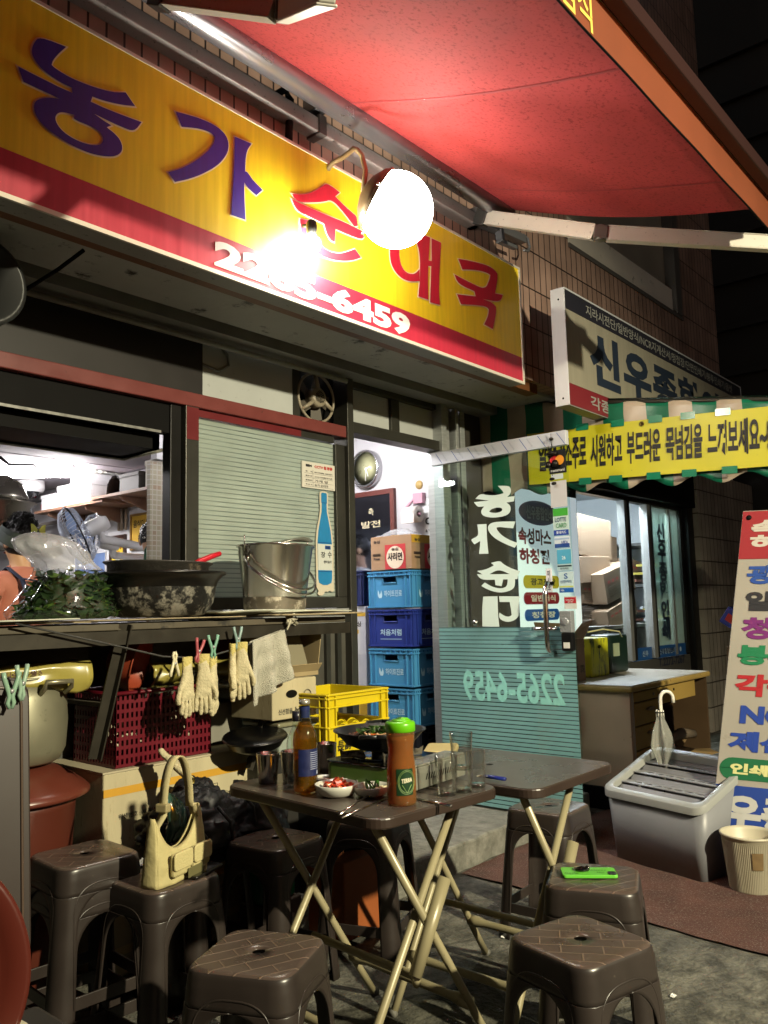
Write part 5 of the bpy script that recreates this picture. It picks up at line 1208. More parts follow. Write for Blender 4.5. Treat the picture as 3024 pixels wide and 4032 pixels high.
for i in range(1900):
    u, v = random.random(), random.random() ** 1.1 * .52
    p = V(bagshape(u, v, random.uniform(.35, .95))); d = V((random.uniform(-1, 1), random.uniform(-1, 1), random.uniform(-.5, .5))).normalized(); n_ = d.orthogonal().normalized()
    L_ = random.uniform(.02, .06); w_ = random.uniform(.006, .016)
    p.z = max(p.z, bc.z + .008)
    q = [p - d * L_ / 2, p + n_ * w_, p + d * L_ / 2 + V((0, 0, -.006)), p - n_ * w_]
    for r in q: r.z = max(r.z, bc.z + .006)
    (g if random.random() < .8 else lg).add(q, [(0, 1, 2, 3)], False)
g.grid(lambda u, v: tuple(V(bagshape(u, v * .47, .84))), 40, 14, closeu=True)
part('greens', g, Mg, t); part('pale_stalks', lg, Mg2, t)
# ---- sooty basin, shallow pan in it, ladle with red handle
def noisy_soot(name, c1, c2, dam, ds):
    return mat(name, c1, .55, metal=.25, var=.3, vs=9, dirt=c2, dam=dam, ds=ds, bump=.3, bs=60)
bz = CZ + .012; bx_, by_ = 1.835, 2.68
t = thing('sooty_basin', 'large soot-blackened aluminium basin with flaking sides on the counter', 'basin', (bx_, by_, bz))
g = G(); M = T(bx_, by_, bz); g.lathe([(.14, 0), (.165, .006), (.195, .05), (.205, .105), (.21, .125), (.228, .148), (.243, .155), (.243, .162), (.225, .158), (.205, .14), (.19, .05), (.14, .012), (.0001, .012)], 56, M)
part('body', g, noisy_soot('sooty_aluminium', '#8f8b80', '#131211', .62, 13), t)
g = G(); g.lathe([(.2065, .108), (.213, .128), (.23, .148), (.2445, .154), (.2445, .163), (.225, .16)], 56, M, caps=False); part('rim', g, mat('black_rim', '#1d1b19', .3, metal=.5), t)
t = thing('blackened_pan', 'dented blackened pan nested in the sooty basin', 'pan', (bx_ - .01, by_, bz + .135))
g = G(); M = T(bx_ - .01, by_, bz + .13, 0, .02, .015); g.lathe([(.14, 0), (.165, .004), (.185, .02), (.185, .058), (.2, .068), (.2, .073), (.18, .066), (.176, .02), (.0001, .012)], 48, M); part('body', g, noisy_soot('black_pan', '#2c2925', '#75695a', .22, 16), t)
t = thing('ladle', 'ladle with a bright red handle leaning out of the sooty basin', 'ladle', (bx_ + .12, by_, bz + .2))
a, b_ = atY(745, 2235, 2.62), atY(865, 2180, 2.62)
g = G(); g.tube([a + V((-.02, 0, -.012)), a, a.lerp(b_, .3) + V((0, 0, .006)), a.lerp(b_, .7) + V((0, 0, .004)), b_], [.011, .013, .014, .014, .012], 12, sy=.8); part('handle', g, mat('red_grip', '#b01626', .3), t)
g = G(); g.tube([a + V((-.015, 0, -.01)), V((bx_ + .06, by_ - .02, bz + .2)), V((bx_ + .02, by_, bz + .19))], .005, 8); g.lathe([(.0001, -.02), (.03, -.015), (.042, .002)], 20, T(bx_ - .01, by_, bz + .2), caps=False); part('bowl', g, M_steel, t)
# ---- steel bucket with bail handle and a warped lid
kx, ky, kz = 2.405, 2.68, CZ + .02
t = thing('steel_bucket', 'battered stainless steel bucket with wire bail handle on the right end of the counter', 'bucket', (kx, ky, kz))
M = T(kx, ky, kz, 0, 0, .03)
g = G(); g.lathe([(.128, 0), (.13, .004), (.132, .06), (.134, .064), (.16, .27), (.168, .275), (.168, .281), (.157, .279), (.131, .07), (.126, .008), (.0001, .008)], 56, M)
part('body', g, mat('bucket_steel', '#b3b0a8', .2, metal=.95, var=.06, vs=3, dirt='#6f6552', dam=.1, ds=7, stretch=(1, 1, .25), bump=.05, bs=9), t)
g = G(); g.lathe([(.1292, .0), (.1322, .03), (.1332, .055), (.134, .06)], 56, M, caps=False); part('burnt_base', g, mat('burnt_base', '#6a6254', .5, metal=.4, dirt='#c2b9a6', dam=.35, ds=14, var=.3, vs=8), t)
g = G()
for da in (0, .035):
    pts = []
    for i in range(25):
        th = PI * i / 24; x = -math.cos(th) * .168; drop = -math.sin(th) * (.115 + da * .6); y = -math.sin(th) * (.17 + da * .2)
        pts.append(M @ V((x, y, .205 + drop + (.03 if i in (0, 24) else 0))))
    g.tube(pts, .0048, 8)
part('bail_handle', g, mat('wire_steel', '#c9c6be', .2, metal=1), t)
g = G()
for sx in (-1, 1):
    g.lathe([(.018, 0), (.014, .012), (.0001, .013)], 14, M @ Matrix.Translation((sx * .155, 0, .22)) @ Matrix.Rotation(sx * PI / 2, 4, 'Y')); g.tube([M @ V((sx * .168, 0, .25)), M @ V((sx * .18, -.01, .285)), M @ V((sx * .18, -.01, .315))], .003, 6)
part('handle_ears', g, mat('wire_steel', '#c9c6be', .2, metal=1), t)
g = G()
def lid(u, v):
    a = u * 2 * PI; r = .145 * v; x = r * math.cos(a); y = r * math.sin(a) * .9
    return M @ V((x + .03, y, .295 + .028 * (x / .14) + .012 * math.sin(a * 3 + 1) * v + .012 * (1 - v)))
g.grid(lambda u, v: tuple(lid(u, max(v, .01))), 48, 10, closeu=True)
part_l = single('warped_lid', g, mat('lid_steel', '#8f8b82', .3, metal=.85, dirt='#3f3a31', dam=.3, ds=9, var=.2, vs=6), 'warped thin steel lid resting crookedly on the bucket', 'lid', solid=.004)
# ---- CCTV notice and bottle-shaped sticker on the striped window
nc = (3.0, YF - .014)
n0, n1 = atY(1195, 1920, YF - .012), atY(1312, 1832, YF - .012)
x0, x1 = atY(1190, 1900, YF - .012).x, atY(1318, 1900, YF - .012).x; z0, z1 = atY(1193, 1918, YF - .012).z, atY(1197, 1815, YF - .012).z
g = G(); g.box(x0, x1, YF - .014, YF - .003, z0, z1); t = single('surveillance_notice', g, mat('notice_cream', '#c8c4ba', .5), 'small white notice plate with red heading and a camera drawing, above the bottle sticker', 'notice', bevel=.002)
W_, H_ = x1 - x0, z1 - z0; Mn = facing_street(x0, YF - .0145, z0)
g = G(); text_g(g, 'CCTV 촬영중', Mn @ Matrix.Translation((W_ * .36, H_ * .78, 0)), W_ * .56, H_ * .13, bold=.05); part('heading', g, mat('notice_redink', '#b02a2a', .5), t)
g = G()
g.prism([(W_ * .1, H_ * .8), (W_ * .22, H_ * .8), (W_ * .22, H_ * .83), (W_ * .28, H_ * .8), (W_ * .28, H_ * .9), (W_ * .22, H_ * .87), (W_ * .22, H_ * .9), (W_ * .1, H_ * .9)], 0, .0006, Mn)
for k, (a, b_) in enumerate((('목    적', '범죄 및 화재예방, 시설안전관리'), ('촬영시간', '24시간 연속촬영 및 녹화'), ('촬영범위', '가게 앞'), ('책 임 자', '농가 순대국'))):
    zz = H_ * (.6 - k * .165); text_g(g, a, Mn @ Matrix.Translation((W_ * .09, zz, 0)), W_ * .2, H_ * .055, bold=.02); text_g(g, b_, Mn @ Matrix.Translation((W_ * .36, zz - (.01 if k < 2 else .02) * H_, 0)), W_ * (.55 if k < 2 else .42), H_ * (.06 if k < 2 else .1), bold=.015)
    g.box(W_ * .06, W_ * .94, zz - H_ * .045, zz - H_ * .038, 0, .0006, M=Mn)
g.box(W_ * .31, W_ * .315, H_ * .05, H_ * .7, 0, .0006, M=Mn)
part('lettering', g, mat('notice_ink', '#25252a', .5), t)
# bottle sticker
bx0 = atY(1235, 2350, YF - .01); bx1 = atY(1325, 1935, YF - .01)
cxm = (atY(1278, 2200, YF - .01).x); zt = atY(1275, 1935, YF - .01).z; zb = atY(1275, 2345, YF - .01).z; Hh = zt - zb
out = [(-.3, .04), (-.36, .02), (-.3, -.0), (-.1, .0), (0, .045), (.1, .03), (.2, .05), (.32, .03), (.42, .05), (.40, .08), (.41, .5), (.36, .62), (.2, .78), (.18, .86), (.2, .88), (.2, .98), (.14, 1), (-.14, 1), (-.2, .98), (-.2, .88), (-.18, .86), (-.2, .78), (-.36, .62), (-.41, .5), (-.40, .08)]
BW = .155
Mb2 = facing_street(cxm, YF - .009, zb)
g = G(); g.prism([(x * BW, y * Hh) for x, y in smooth_poly(out, 1)], 0, .003, Mb2); t = single('bottle_sticker', g, mat('sticker_cream', '#bdb5a2', .5), 'cut-out advert in the shape of a blue rice-wine bottle on the striped window', 'sticker')
blu = mat('bottle_blue', '#1f74a6', .4, var=.12, vs=6)
g = G(); bo = [(-.32, .16), (-.28, .12), (-.1, .1), (.1, .1), (.28, .12), (.32, .16), (.33, .5), (.28, .62), (.12, .8), (.11, .88), (.13, .89), (.13, .97), (.1, .985), (-.1, .985), (-.13, .97), (-.13, .89), (-.11, .88), (-.12, .8), (-.28, .62), (-.33, .5)]
g.prism([(x * BW, y * Hh) for x, y in bo], .003, .0045, Mb2); part('bottle_print', g, blu, t)
g = G(); g.box(-.325 * BW, .325 * BW, Hh * .24, Hh * .49, .0046, .0055, M=Mb2); part('white_label', g, mat('label_white', '#b9bdb8', .5), t)
g = G(); g.box(-.12 * BW, .12 * BW, Hh * .885, Hh * .89, .0046, .0056, M=Mb2)
g.box(-.33 * BW, .33 * BW, Hh * .225, Hh * .23, .0046, .0056, M=Mb2); g.box(-.33 * BW, .33 * BW, Hh * .5, Hh * .505, .0046, .0056, M=Mb2); g.box(-.0 * BW, .26 * BW, Hh * .44, Hh * .475, .0058, .006, M=Mb2); part('blue_lines', g, mat('bottle_darkblue', '#123a78', .4), t)
g = G(); text_g(g, '장', Mb2 @ Matrix.Translation((-.2 * BW, Hh * .36, .0062)), BW * .2, Hh * .055, bold=.02); text_g(g, '수', Mb2 @ Matrix.Translation((.12 * BW, Hh * .36, .0062)), BW * .18, Hh * .06, bold=.02); text_g(g, '생막걸리', Mb2 @ Matrix.Translation((-.08 * BW, Hh * .305, .0062)), BW * .36, Hh * .028, bold=.02); text_g(g, '서울', Mb2 @ Matrix.Translation((.05 * BW, Hh * .449, .0064)), BW * .14, Hh * .018, bold=.02)
part('lettering', g, mat('notice_ink', '#25252a', .5), t)
# ---- under the counter ------------------------------------------------
# big white carton
M_bigc = mat('big_white_carton', '#a99f80', .75, var=.1, vs=4, dirt='#7b6f50', dam=.18, ds=10, bump=.12, bs=70, stretch=(3, 3, .6))
t = thing('big_white_carton', 'big cream carton with a yellow stripe and round logo, behind the handbag', 'carton', (1.97, 2.85, .3))
X0, X1, YB, Z0, Z1 = 1.575, 2.38, 2.62, .285, .69
g = G(); g.box(X0, X1, YB, YB + .45, Z0, Z1 - .002)
bxx = part('box', g, M_bigc, t, bevel=.006)
g = G(); g.add([(X0 - .006, YB - .004, Z1), (X1 + .004, YB - .006, Z1), (X1, YB + .45, Z1 + .003), (X0, YB + .45, Z1 + .004)], [(0, 1, 2, 3)]); part('top_flap', g, mat('flap_cream', '#a89e84', .75, var=.12, vs=5, dirt='#6f6449', dam=.15, ds=14), t, solid=.006)
Mc = facing_street(X0, YB - .0008, Z0); LW, LH = X1 - X0, Z1 - Z0
g = G(); g.box(.0, LW, LH * .80, LH * .865, 0, .0005, M=Mc); part('yellow_stripe', g, mat('stripe_ochre', '#b98a22', .7, var=.1, vs=8), t)
g = G()
text_g(g, '위생번호 : 제 위생서구 19호', Mc @ Matrix.Translation((LW * .07, LH * .6, .0006)), LW * .3, LH * .045, bold=.02)
text_g(g, '고급엠보싱', Mc @ Matrix.Translation((LW * .84, LH * .54, .0006)), LW * .2, LH * .09, bold=.03)
for k in range(3):
    x = LW * (.355 + k * .085); g.tube([Mc @ V((x + a * LW * .07, LH * .6 + b_ * LH * .13, .001)) for a, b_ in ((0, 0), (1, 0), (1, 1), (0, 1))], .0012, 4, True)
    if k == 0:
        for q in (.02, .045): g.prism([(x + LW * (q - .008), LH * .67), (x + LW * (q + .008), LH * .67), (x + LW * q, LH * .71)], 0, .001, Mc); g.box(x + LW * (q - .003), x + LW * (q + .003), LH * .62, LH * .67, 0, .001, M=Mc)
    if k == 2:
        g.prism([(x + LW * (.035 + .025 * math.cos(a)), LH * (.66 + .04 * math.sin(a))) for a in [i * PI / 10 for i in range(11)]], 0, .001, Mc); g.box(x + LW * .034, x + LW * .036, LH * .615, LH * .66, 0, .001, M=Mc)
for cx_ in (.64, .75):
    for r in (.03, .036): g.tube([Mc @ V((LW * cx_ + LW * r * math.cos(a), LH * .57 + LW * r * math.sin(a), .001)) for a in [i * 2 * PI / 24 for i in range(24)]], .0008, 4, True)
    text_g(g, 'JCR', Mc @ Matrix.Translation((LW * (cx_ - .02), LH * .56, .001)), LW * .04, LH * .035, bold=.02)
lc = V((LW * .87, LH * .2))
for r in (.085, .08): g.tube([Mc @ V((lc.x + LW * r * math.cos(a), lc.y + LW * r * math.sin(a), .001)) for a in [i * 2 * PI / 40 for i in range(40)]], .0022, 5, True)
for i, ch in enumerate('JONGBAJI'):
    a = math.radians(155 - i * 19); p = V((lc.x + LW * .063 * math.cos(a), lc.y + LW * .063 * math.sin(a), .001)); text_g(g, ch, Mc @ Matrix.Translation(p) @ Matrix.Rotation(a - PI / 2, 4, 'Z') @ Matrix.Translation((-.006, -.004, 0)), .011, .013, bold=.03)
text_g(g, 'baj', Mc @ Matrix.Translation((lc.x - LW * .055, lc.y - LH * .09, .001)), LW * .11, LH * .13, bold=.05)
for i, ch in enumerate('나무쓰는고급내프킨'):
    a = math.radians(160 - i * 17); p = V((lc.x + LW * .12 * math.cos(a), lc.y + LW * .12 * math.sin(a) + .005, .001)); text_g(g, ch, Mc @ Matrix.Translation(p) @ Matrix.Rotation(a - PI / 2, 4, 'Z') @ Matrix.Translation((-.007, -.004, 0)), .016, .017, bold=.015)
for k in range(9): g.box(LW * .955 + k * .003, LW * .955 + k * .003 + .0015, LH * .04, LH * .15, 0, .001, M=Mc)
part('lettering', g, mat('carton_grey_ink', '#3a3830', .7), t)
t = thing('lower_carton', 'battered cream carton with an orange band under the big white carton', 'carton', (2.0, 2.86, 0))
g = G(); g.box(1.6, 2.36, 2.645, 3.0 - .02, .0, .282); part('box', g, M_bigc, t, bevel=.008)
g = G(); g.box(.0, .72, .235, .262, 0, .0008, M=facing_street(1.62, 2.645, 0)); part('orange_band', g, MATS['stripe_ochre'], t)
g = G(); text_g(g, '종이바지', facing_street(2.02, 2.6435, .17), .12, .03, bold=.02); part('lettering', g, MATS['carton_grey_ink'], t)
g = G(); g.grid(lambda u, v: (1.62 + .7 * u, 2.6435, .07 + .028 * v + .006 * math.sin(u * 9)), 20, 1); part('packing_tape', g, mat('cream_tape', '#bfae80', .35), t)
# burgundy basket
t = thing('plastic_basket', 'burgundy perforated plastic basket with pale cloth inside, on the big carton', 'basket', (1.78, 2.78, .69))
bx0_, bx1_, byf, bz0, bz1 = 1.63, 2.04, 2.64, .70, .95
Mbk = mat('burgundy_plastic', '#5a0f1c', .35, var=.1, vs=8)
def holes_panel(M, L_, H_, nx, nz, g):
    """panel with rows of slots: built from bars between the holes"""
    dx = L_ / nx; dz = H_ / nz
    for i in range(nx + 1): g.box(max(0, i * dx - dx * .26), min(L_, i * dx + dx * .26), 0, H_, -.003, 0, M=M)
    for j in range(nz + 1): g.box(0, L_, max(0, j * dz - dz * .2), min(H_, j * dz + dz * .2), -.0035, -.0005, M=M)
g = G(); holes_panel(facing_street(bx0_, byf, bz0), bx1_ - bx0_, bz1 - bz0, 22, 8, g); part('front', g, Mbk, t)
g = G(); holes_panel(facing_left(bx0_, byf + .28, bz0), .28, bz1 - bz0, 15, 8, g); part('side', g, Mbk, t)
g = G(); g.box(bx0_, bx1_, byf + .276, byf + .28, bz0, bz1); g.box(bx1_ - .004, bx1_, byf, byf + .276, bz0, bz1); g.box(bx0_, bx1_, byf, byf + .28, bz0 - .004, bz0); part('back', g, Mbk, t)
g = G(); g.tube([(bx0_ - .008, byf - .008, bz1), (bx1_ + .008, byf - .008, bz1), (bx1_ + .008, byf + .288, bz1), (bx0_ - .008, byf + .288, bz1)], .012, 8, True, sy=.6); part('rim', g, Mbk, t)
g = G()
g.grid(lambda u, v: (bx0_ + .02 + .36 * u, byf + .03 + .2 * v, bz0 + .07 + .12 * abs(noise.noise(V((u * 4, v * 4, 5)))) + .04 * noise.noise(V((u * 12, v * 12, 7)))), 30, 18); part('cloth', g, mat('pale_rag', '#a59c86', .9, var=.15, vs=9), t, solid=.006)
# red colander bowl lying on the basket
t = thing('red_bowl', 'brownish-red plastic bowl tipped on its side behind the clothes line', 'bowl', (1.75, 2.72, .97))
g = G(); c = atY(520, 2600, 2.72); M = frame(c, (.75, .65, 0), (0, .0, 1)) @ Matrix.Rotation(.25, 4, 'X')
g.lathe([(.115, .03), (.118, .036), (.112, .03), (.105, -.01), (.085, -.055), (.05, -.075), (.0001, -.08)], 40, M, caps=False); part('body', g, mat('redbrown_bowl', '#8a3a24', .4, var=.25, vs=7, dirt='#4a2a18', dam=.25, ds=9), t, solid=.003)
g = G(); pp_ = M @ V((-.03, .09, .03)); g.ball(pp_, .02, 8, sx=.8); part('ball_grip', g, mat('dull_pink', '#8a4a44', .4), t)
# printed yellow sacks
def sack(name, pts, z0, z1, m, label, seed, txt=None):
    g = G(); a, b_ = V(pts[0]), V(pts[1])
    def fn(u, v):
        p = a.lerp(b_, u); n_ = noise.noise(V((u * 4, v * 3, seed)))
        return (p.x, p.y - .03 * math.sin(PI * v) + .02 * n_, z0 + (z1 - z0) * v + .016 * noise.noise(V((u * 6, v * 2, seed + 3))))
    g.grid(fn, 26, 10); return single(name, g, m, label, 'sack', 'printed plastic sacks under the counter', solid=.004)
M_ys = mat('yellow_sack', '#8f8440', .3, var=.2, vs=6, coat=.5, dirt='#5a5230', dam=.15, ds=20)
sk = sack('printed_sack', ((1.0, 2.72, 0), (1.5, 2.6, 0)), .98, 1.075, M_ys, 'crumpled shiny yellow printed sack over the big aluminium pot', 1)
g = G(); text_g(g, 'bobibi 물티슈 위생장갑', facing_street(1.12, 2.612, 1.035), .26, .018, bold=.02); part('lettering', g, mat('faded_red_ink', '#4a2a22', .6), sk)
sk = sack('printed_sack', ((1.82, 2.72, 0), (2.2, 2.7, 0)), .955, 1.04, M_ys, 'yellow printed sack behind the hanging gloves', 2)
g = G(); text_g(g, 'bobu', facing_street(1.93, 2.655, .985), .075, .022, bold=.04); part('lettering', g, MATS['carton_grey_ink'], sk)
g = G(); g.grid(lambda u, v: (1.74 + .5 * u, 2.66 - .02 * math.sin(v * PI), .925 + .035 * v + .012 * noise.noise(V((u * 14, v * 5, 2)))), 40, 6); single('silver_wrap', g, mat('silver_foil', '#9a9a90', .2, metal=.7, bump=.5, bs=60), 'strip of crinkled silver wrap below the yellow sack', 'wrap', solid=.003)
for k, (x0, x1, z0, z1, c_, lab) in enumerate(((1.85, 2.12, 1.0, 1.13, '#3a3a34', 'dark grey printed box at the back under the counter'), (2.1, 2.34, .98, 1.12, '#5a1818', 'dark red flowered box under the counter, right of the dark grey one'), (1.1, 1.6, 1.06, 1.16, '#22231e', 'black folded plastic sheet high under the counter above the pot'), (2.1, 2.3, .7, .86, '#77756a', 'grey carton with black label behind the burgundy basket'))):
    g = G(); g.box(x0, x1, 2.76, 2.92, z0, z1); single('stored_box', g, mat('stored' + c_[1:], c_, .5, var=.2, vs=6), lab, 'box', 'things stored under the counter', bevel=.008)
# dark shelf board under the counter carrying those
g = G(); g.box(1.6, 2.6, 2.68, 2.95, .905, .92); part('under_shelf', g, MATS['grimy_board'], C)
# ---- washing line with gloves and towel
LP = [atY(60, 2455, 2.43), atY(400, 2530, 2.43), atY(640, 2585, 2.43), atY(800, 2592, 2.43), atY(960, 2545, 2.43), atY(1130, 2480, 2.43)]
def line_at(px):
    p = atY(px, 2500, 2.43); x = p.x
    for a, b_ in zip(LP, LP[1:]):
        if a.x <= x <= b_.x: return a.lerp(b_, (x - a.x) / (b_.x - a.x))
    return LP[-1]
t = thing('washing_line', 'dark cord slung under the counter edge with gloves and a towel pegged on it', 'cord', tuple(LP[2]))
g = G(); g.tube(LP, .0035, 6); part('cord', g, mat('dark_cord', '#2c2b28', .7), t)
g = G(); k0 = V((2.28, 2.44, 1.19)); random.seed(11)
for i in range(7): g.tube([k0 + V((random.uniform(-.03, .03), random.uniform(-.01, .01), random.uniform(-.02, .02))) for _ in range(5)], .006, 5)
g.tube([LP[-1], k0], .004, 5); part('knot', g, mat('pale_string', '#b0aa96', .9), t)
M_glove = mat('cotton_glove', '#b8ae8c', .95, var=.12, vs=14, bump=.5, bs=130, dirt='#948a68', dam=.2, ds=12)
def glove(p, rz, label, flip=1):
    t = thing('work_glove', label, 'glove', tuple(p), rz, 'white cotton work gloves pegged on the washing line')
    vs = [V((0, 0, .005)), V((0, 0, -.03)), V((.002, 0, -.06)), V((.0, 0, -.1)), V((0, 0, -.125))]; rad = [(.022, .012), (.026, .013), (.029, .014), (.036, .016), (.034, .015)]
    ed = [(0, 1), (1, 2), (2, 3), (3, 4)]
    for k, (x, L_) in enumerate(((-.027, .05), (-.009, .062), (.009, .058), (.026, .045))):
        i0 = len(vs); vs += [V((x, 0, -.135)), V((x * 1.1, -.002, -.14 - L_ * .55)), V((x * 1.12, .0, -.14 - L_))]; rad += [(.0115, .011), (.0105, .0105), (.009, .009)]; ed += [(4, i0), (i0, i0 + 1), (i0 + 1, i0 + 2)]
    i0 = len(vs); vs += [V((.036 * flip, 0, -.095)), V((.05 * flip, -.004, -.13)), V((.05 * flip, -.004, -.155))]; rad += [(.012, .012), (.011, .011), (.009, .009)]; ed += [(3, i0), (i0, i0 + 1), (i0 + 1, i0 + 2)]
    me = bpy.data.meshes.new('g'); me.from_pydata(vs, ed, []); o = bpy.data.objects.new('g', me); COL.objects.link(o); o.modifiers.new('k', 'SKIN')
    for i, r in enumerate(rad): me.skin_vertices[0].data[i].radius = r
    me.skin_vertices[0].data[0].use_root = True
    md = o.modifiers.new('s', 'SUBSURF'); md.levels = 2; md.render_levels = 2
    dg = bpy.context.evaluated_depsgraph_get(); dg.update(); m2 = bpy.data.meshes.new_from_object(o.evaluated_get(dg)); bpy.data.objects.remove(o)
    g = G(); g.add([v.co + v.normal * .003 * noise.noise(v.co * 60) for v in m2.vertices], [tuple(q.vertices) for q in m2.polygons], True); part('knitted_body', g, M_glove, t, world=False); t.scale = (.84, 1, 1)
    g = G(); g.lathe([(.024, -.035), (.026, .0), (.025, .008)], 20, Matrix.Identity(4), sy=.5, caps=False); part('cuff', g, mat('glove_cuff', '#bcae6c', .95, bump=.6, bs=160), t, world=False)
    return t
def gl(px, dz, rz, label, flip, dy=0):
    p = line_at(px); return glove(p + V((0, -.004 + dy, -.005 + dz)), rz, label, flip)
gl(735, .0, .1, 'cotton work glove pegged at the left of the line under the pink peg', -1)
gl(785, .012, -.5, 'cotton work glove overlapping the leftmost glove, thumb towards the green peg', 1, -.02)
gl(835, -.005, .5, 'cotton work glove hanging under the green peg beside the pink peg pair', -1)
gl(912, .02, .9, 'narrow cotton work glove left of the pair under the grey-green peg near the towel', -1)
gl(935, .02, -.7, 'cotton work glove nearest the towel on the washing line', 1, -.02)
def peg(p, rz, c_, label, tilt=0, grp='clothes pegs'):
    t = thing('clothes_peg', label, 'clothes peg', tuple(p), rz, grp)
    m = mat('peg' + c_[1:], c_, .35)
    for s_ in (-1, 1):
        g = G(); M = Matrix.Rotation(tilt, 4, 'Y'); pts = [(s_ * .020, 0, .045), (s_ * .017, 0, .03), (s_ * .006, 0, .0), (s_ * .004, 0, -.012), (s_ * .008, 0, -.025), (s_ * .003, 0, -.038)]
        g.tube([M @ V(q) for q in pts], [.0055, .006, .006, .005, .0055, .004], 6); part('jaw', g, m, t, world=False)
    g = G(); g.tube([Matrix.Rotation(tilt, 4, 'Y') @ V((0, -.007 + .002 * k, .002)) for k in range(8)], .005, 8); part('spring', g, M_steel, t, world=False)
    return t
peg(line_at(683) + V((0, -.008, -.02)), .2, '#c4bc9c', 'empty cream clothes peg on the line left of the gloves', PI)
peg(line_at(768) + V((0, -.02, .022)), .2, '#9a4a50', 'pink clothes peg holding the left pair of gloves', .25)
peg(line_at(828) + V((0, -.016, .03)), -.1, '#6f9a86', 'mint green clothes peg holding the third glove')
peg(line_at(925) + V((0, -.016, .035)), .1, '#7d9490', 'grey-green clothes peg holding the gloves next to the towel')
# towel
t0_, t1_ = line_at(985), line_at(1110)
def tow(u, v):
    p = t0_.lerp(t1_, u)
    w_ = 1 + .12 * v
    sag = v * (.235 - .05 * u) ; 
    return (p.x + (u - .5) * .05 * v + .012 * v, p.y - .012 - .022 * math.sin(u * 14 + 1) * v + .008 * noise.noise(V((u * 5, v * 5, 1))), p.z + .008 - sag + .0)
g = G(); g.grid(tow, 30, 30)
g.grid(lambda u, v: (tow(u, 0)[0] + .0 + .02 * v, tow(u, 0)[1] + .016 + .02 * v, tow(u, 0)[2] - v * .12), 20, 10)
tw = single('towel', g, mat('terry_towel', '#b5b2a2', 1, var=.1, vs=10, bump=1, bs=260), 'small grey-white terry towel draped on the washing line', 'towel', solid=.006)
# ---- left: aluminium pot on the brown tub, folded table tops
pz = .748
t = thing('aluminium_pot', 'tall dull aluminium stock pot with loop handle standing on the brown tub', 'pot', (1.33, 2.77, pz))
px_, py_ = 1.33, 2.77
g = G(); M = T(px_, py_, pz, s=1.1); g.lathe([(.12, 0), (.135, .008), (.15, .04), (.155, .12), (.15, .2), (.138, .245), (.145, .25), (.145, .256), (.13, .252), (.145, .12), (.12, .01), (.0001, .01)], 48, M); part('body', g, mat('dull_aluminium', '#8d8a74', .45, metal=.6, var=.12, vs=6, dirt='#5a5640', dam=.15, ds=9), t)
g = G(); p = M @ V((.05, -.145, .225)); g.tube([p + V((-.045, 0, -.02)), p + V((-.048, -.035, .0)), p + V((-.048, -.045, .02)), p + V((.04, -.045, .018)), p + V((.042, -.035, -.0)), p + V((.04, 0, -.02))], .008, 8); part('loop_handle', g, mat('handle_alu', '#99937a', .35, metal=.7), t)
t = thing('brown_tub', 'round reddish-brown plastic tub with a domed lid', 'tub', (1.33, 2.77, 0))
g = G(); M = T(px_, py_, 0); g.lathe([(.15, 0), (.155, .005), (.185, .35), (.2, .61), (.21, .645)], 48, M); part('body', g, mat('brick_plastic', '#4f2419', .4, var=.08, vs=4), t)
g = G(); g.lathe([(.235, .64), (.245, .645), (.245, .656), (.228, .672), (.19, .70), (.14, .73), (.09, .742), (.0001, .746)], 56, M); part('lid', g, mat('brick_plastic_lid', '#5c2d22', .32, var=.08, vs=4), t)
# folded table tops at the left edge
for k, (dx, dy, lab) in enumerate(((0, 0, 'nearer of two folded dark brown table tops leaning at the left edge'), (.03, .06, 'rear folded dark brown table top, peg clipped on its edge'))):
    t = thing('folded_table', lab, 'table', (.8 + dx, 1.98 + dy, 0), 0, 'folded tables leaning at the left')
    M = frame((.46 + dx, 2.0 + dy, .44), (1, -.14, 0), (0, .1, 1))
    g = G(); g.prism(rrect(0, .525, 0, .64, .05), -.012, .012, M); part('table_top', g, mat('brown_laminate', '#2a211d', .4, var=.08, vs=3), t, bevel=.004)
    g = G(); g.tube([M @ V((x, y, .014)) for x, y in rrect(.02, .505, .02, .62, .045)], .0035, 6, True); part('edge_bead', g, mat('laminate_edge', '#4b3e35', .3), t)
    g = G(); 
    for x in (.08, .45): g.tube([M @ V((x, .3, -.03)), M @ V((x, -.435, -.03))], .011, 8)
    part('folded_legs', g, mat('beige_tube', '#8d8468', .35, metal=.1), t)
pp_ = atY(50, 2760, 1.93); peg(pp_ + V((-.0, 0.01, .02)), .1, '#7d9c86', 'mint green clothes peg clipped on the folded table, nearer one'); peg(pp_ + V((.03, .02, .035)), .5, '#86a08c', 'pale green clothes peg clipped on the folded table, next to the mint one')
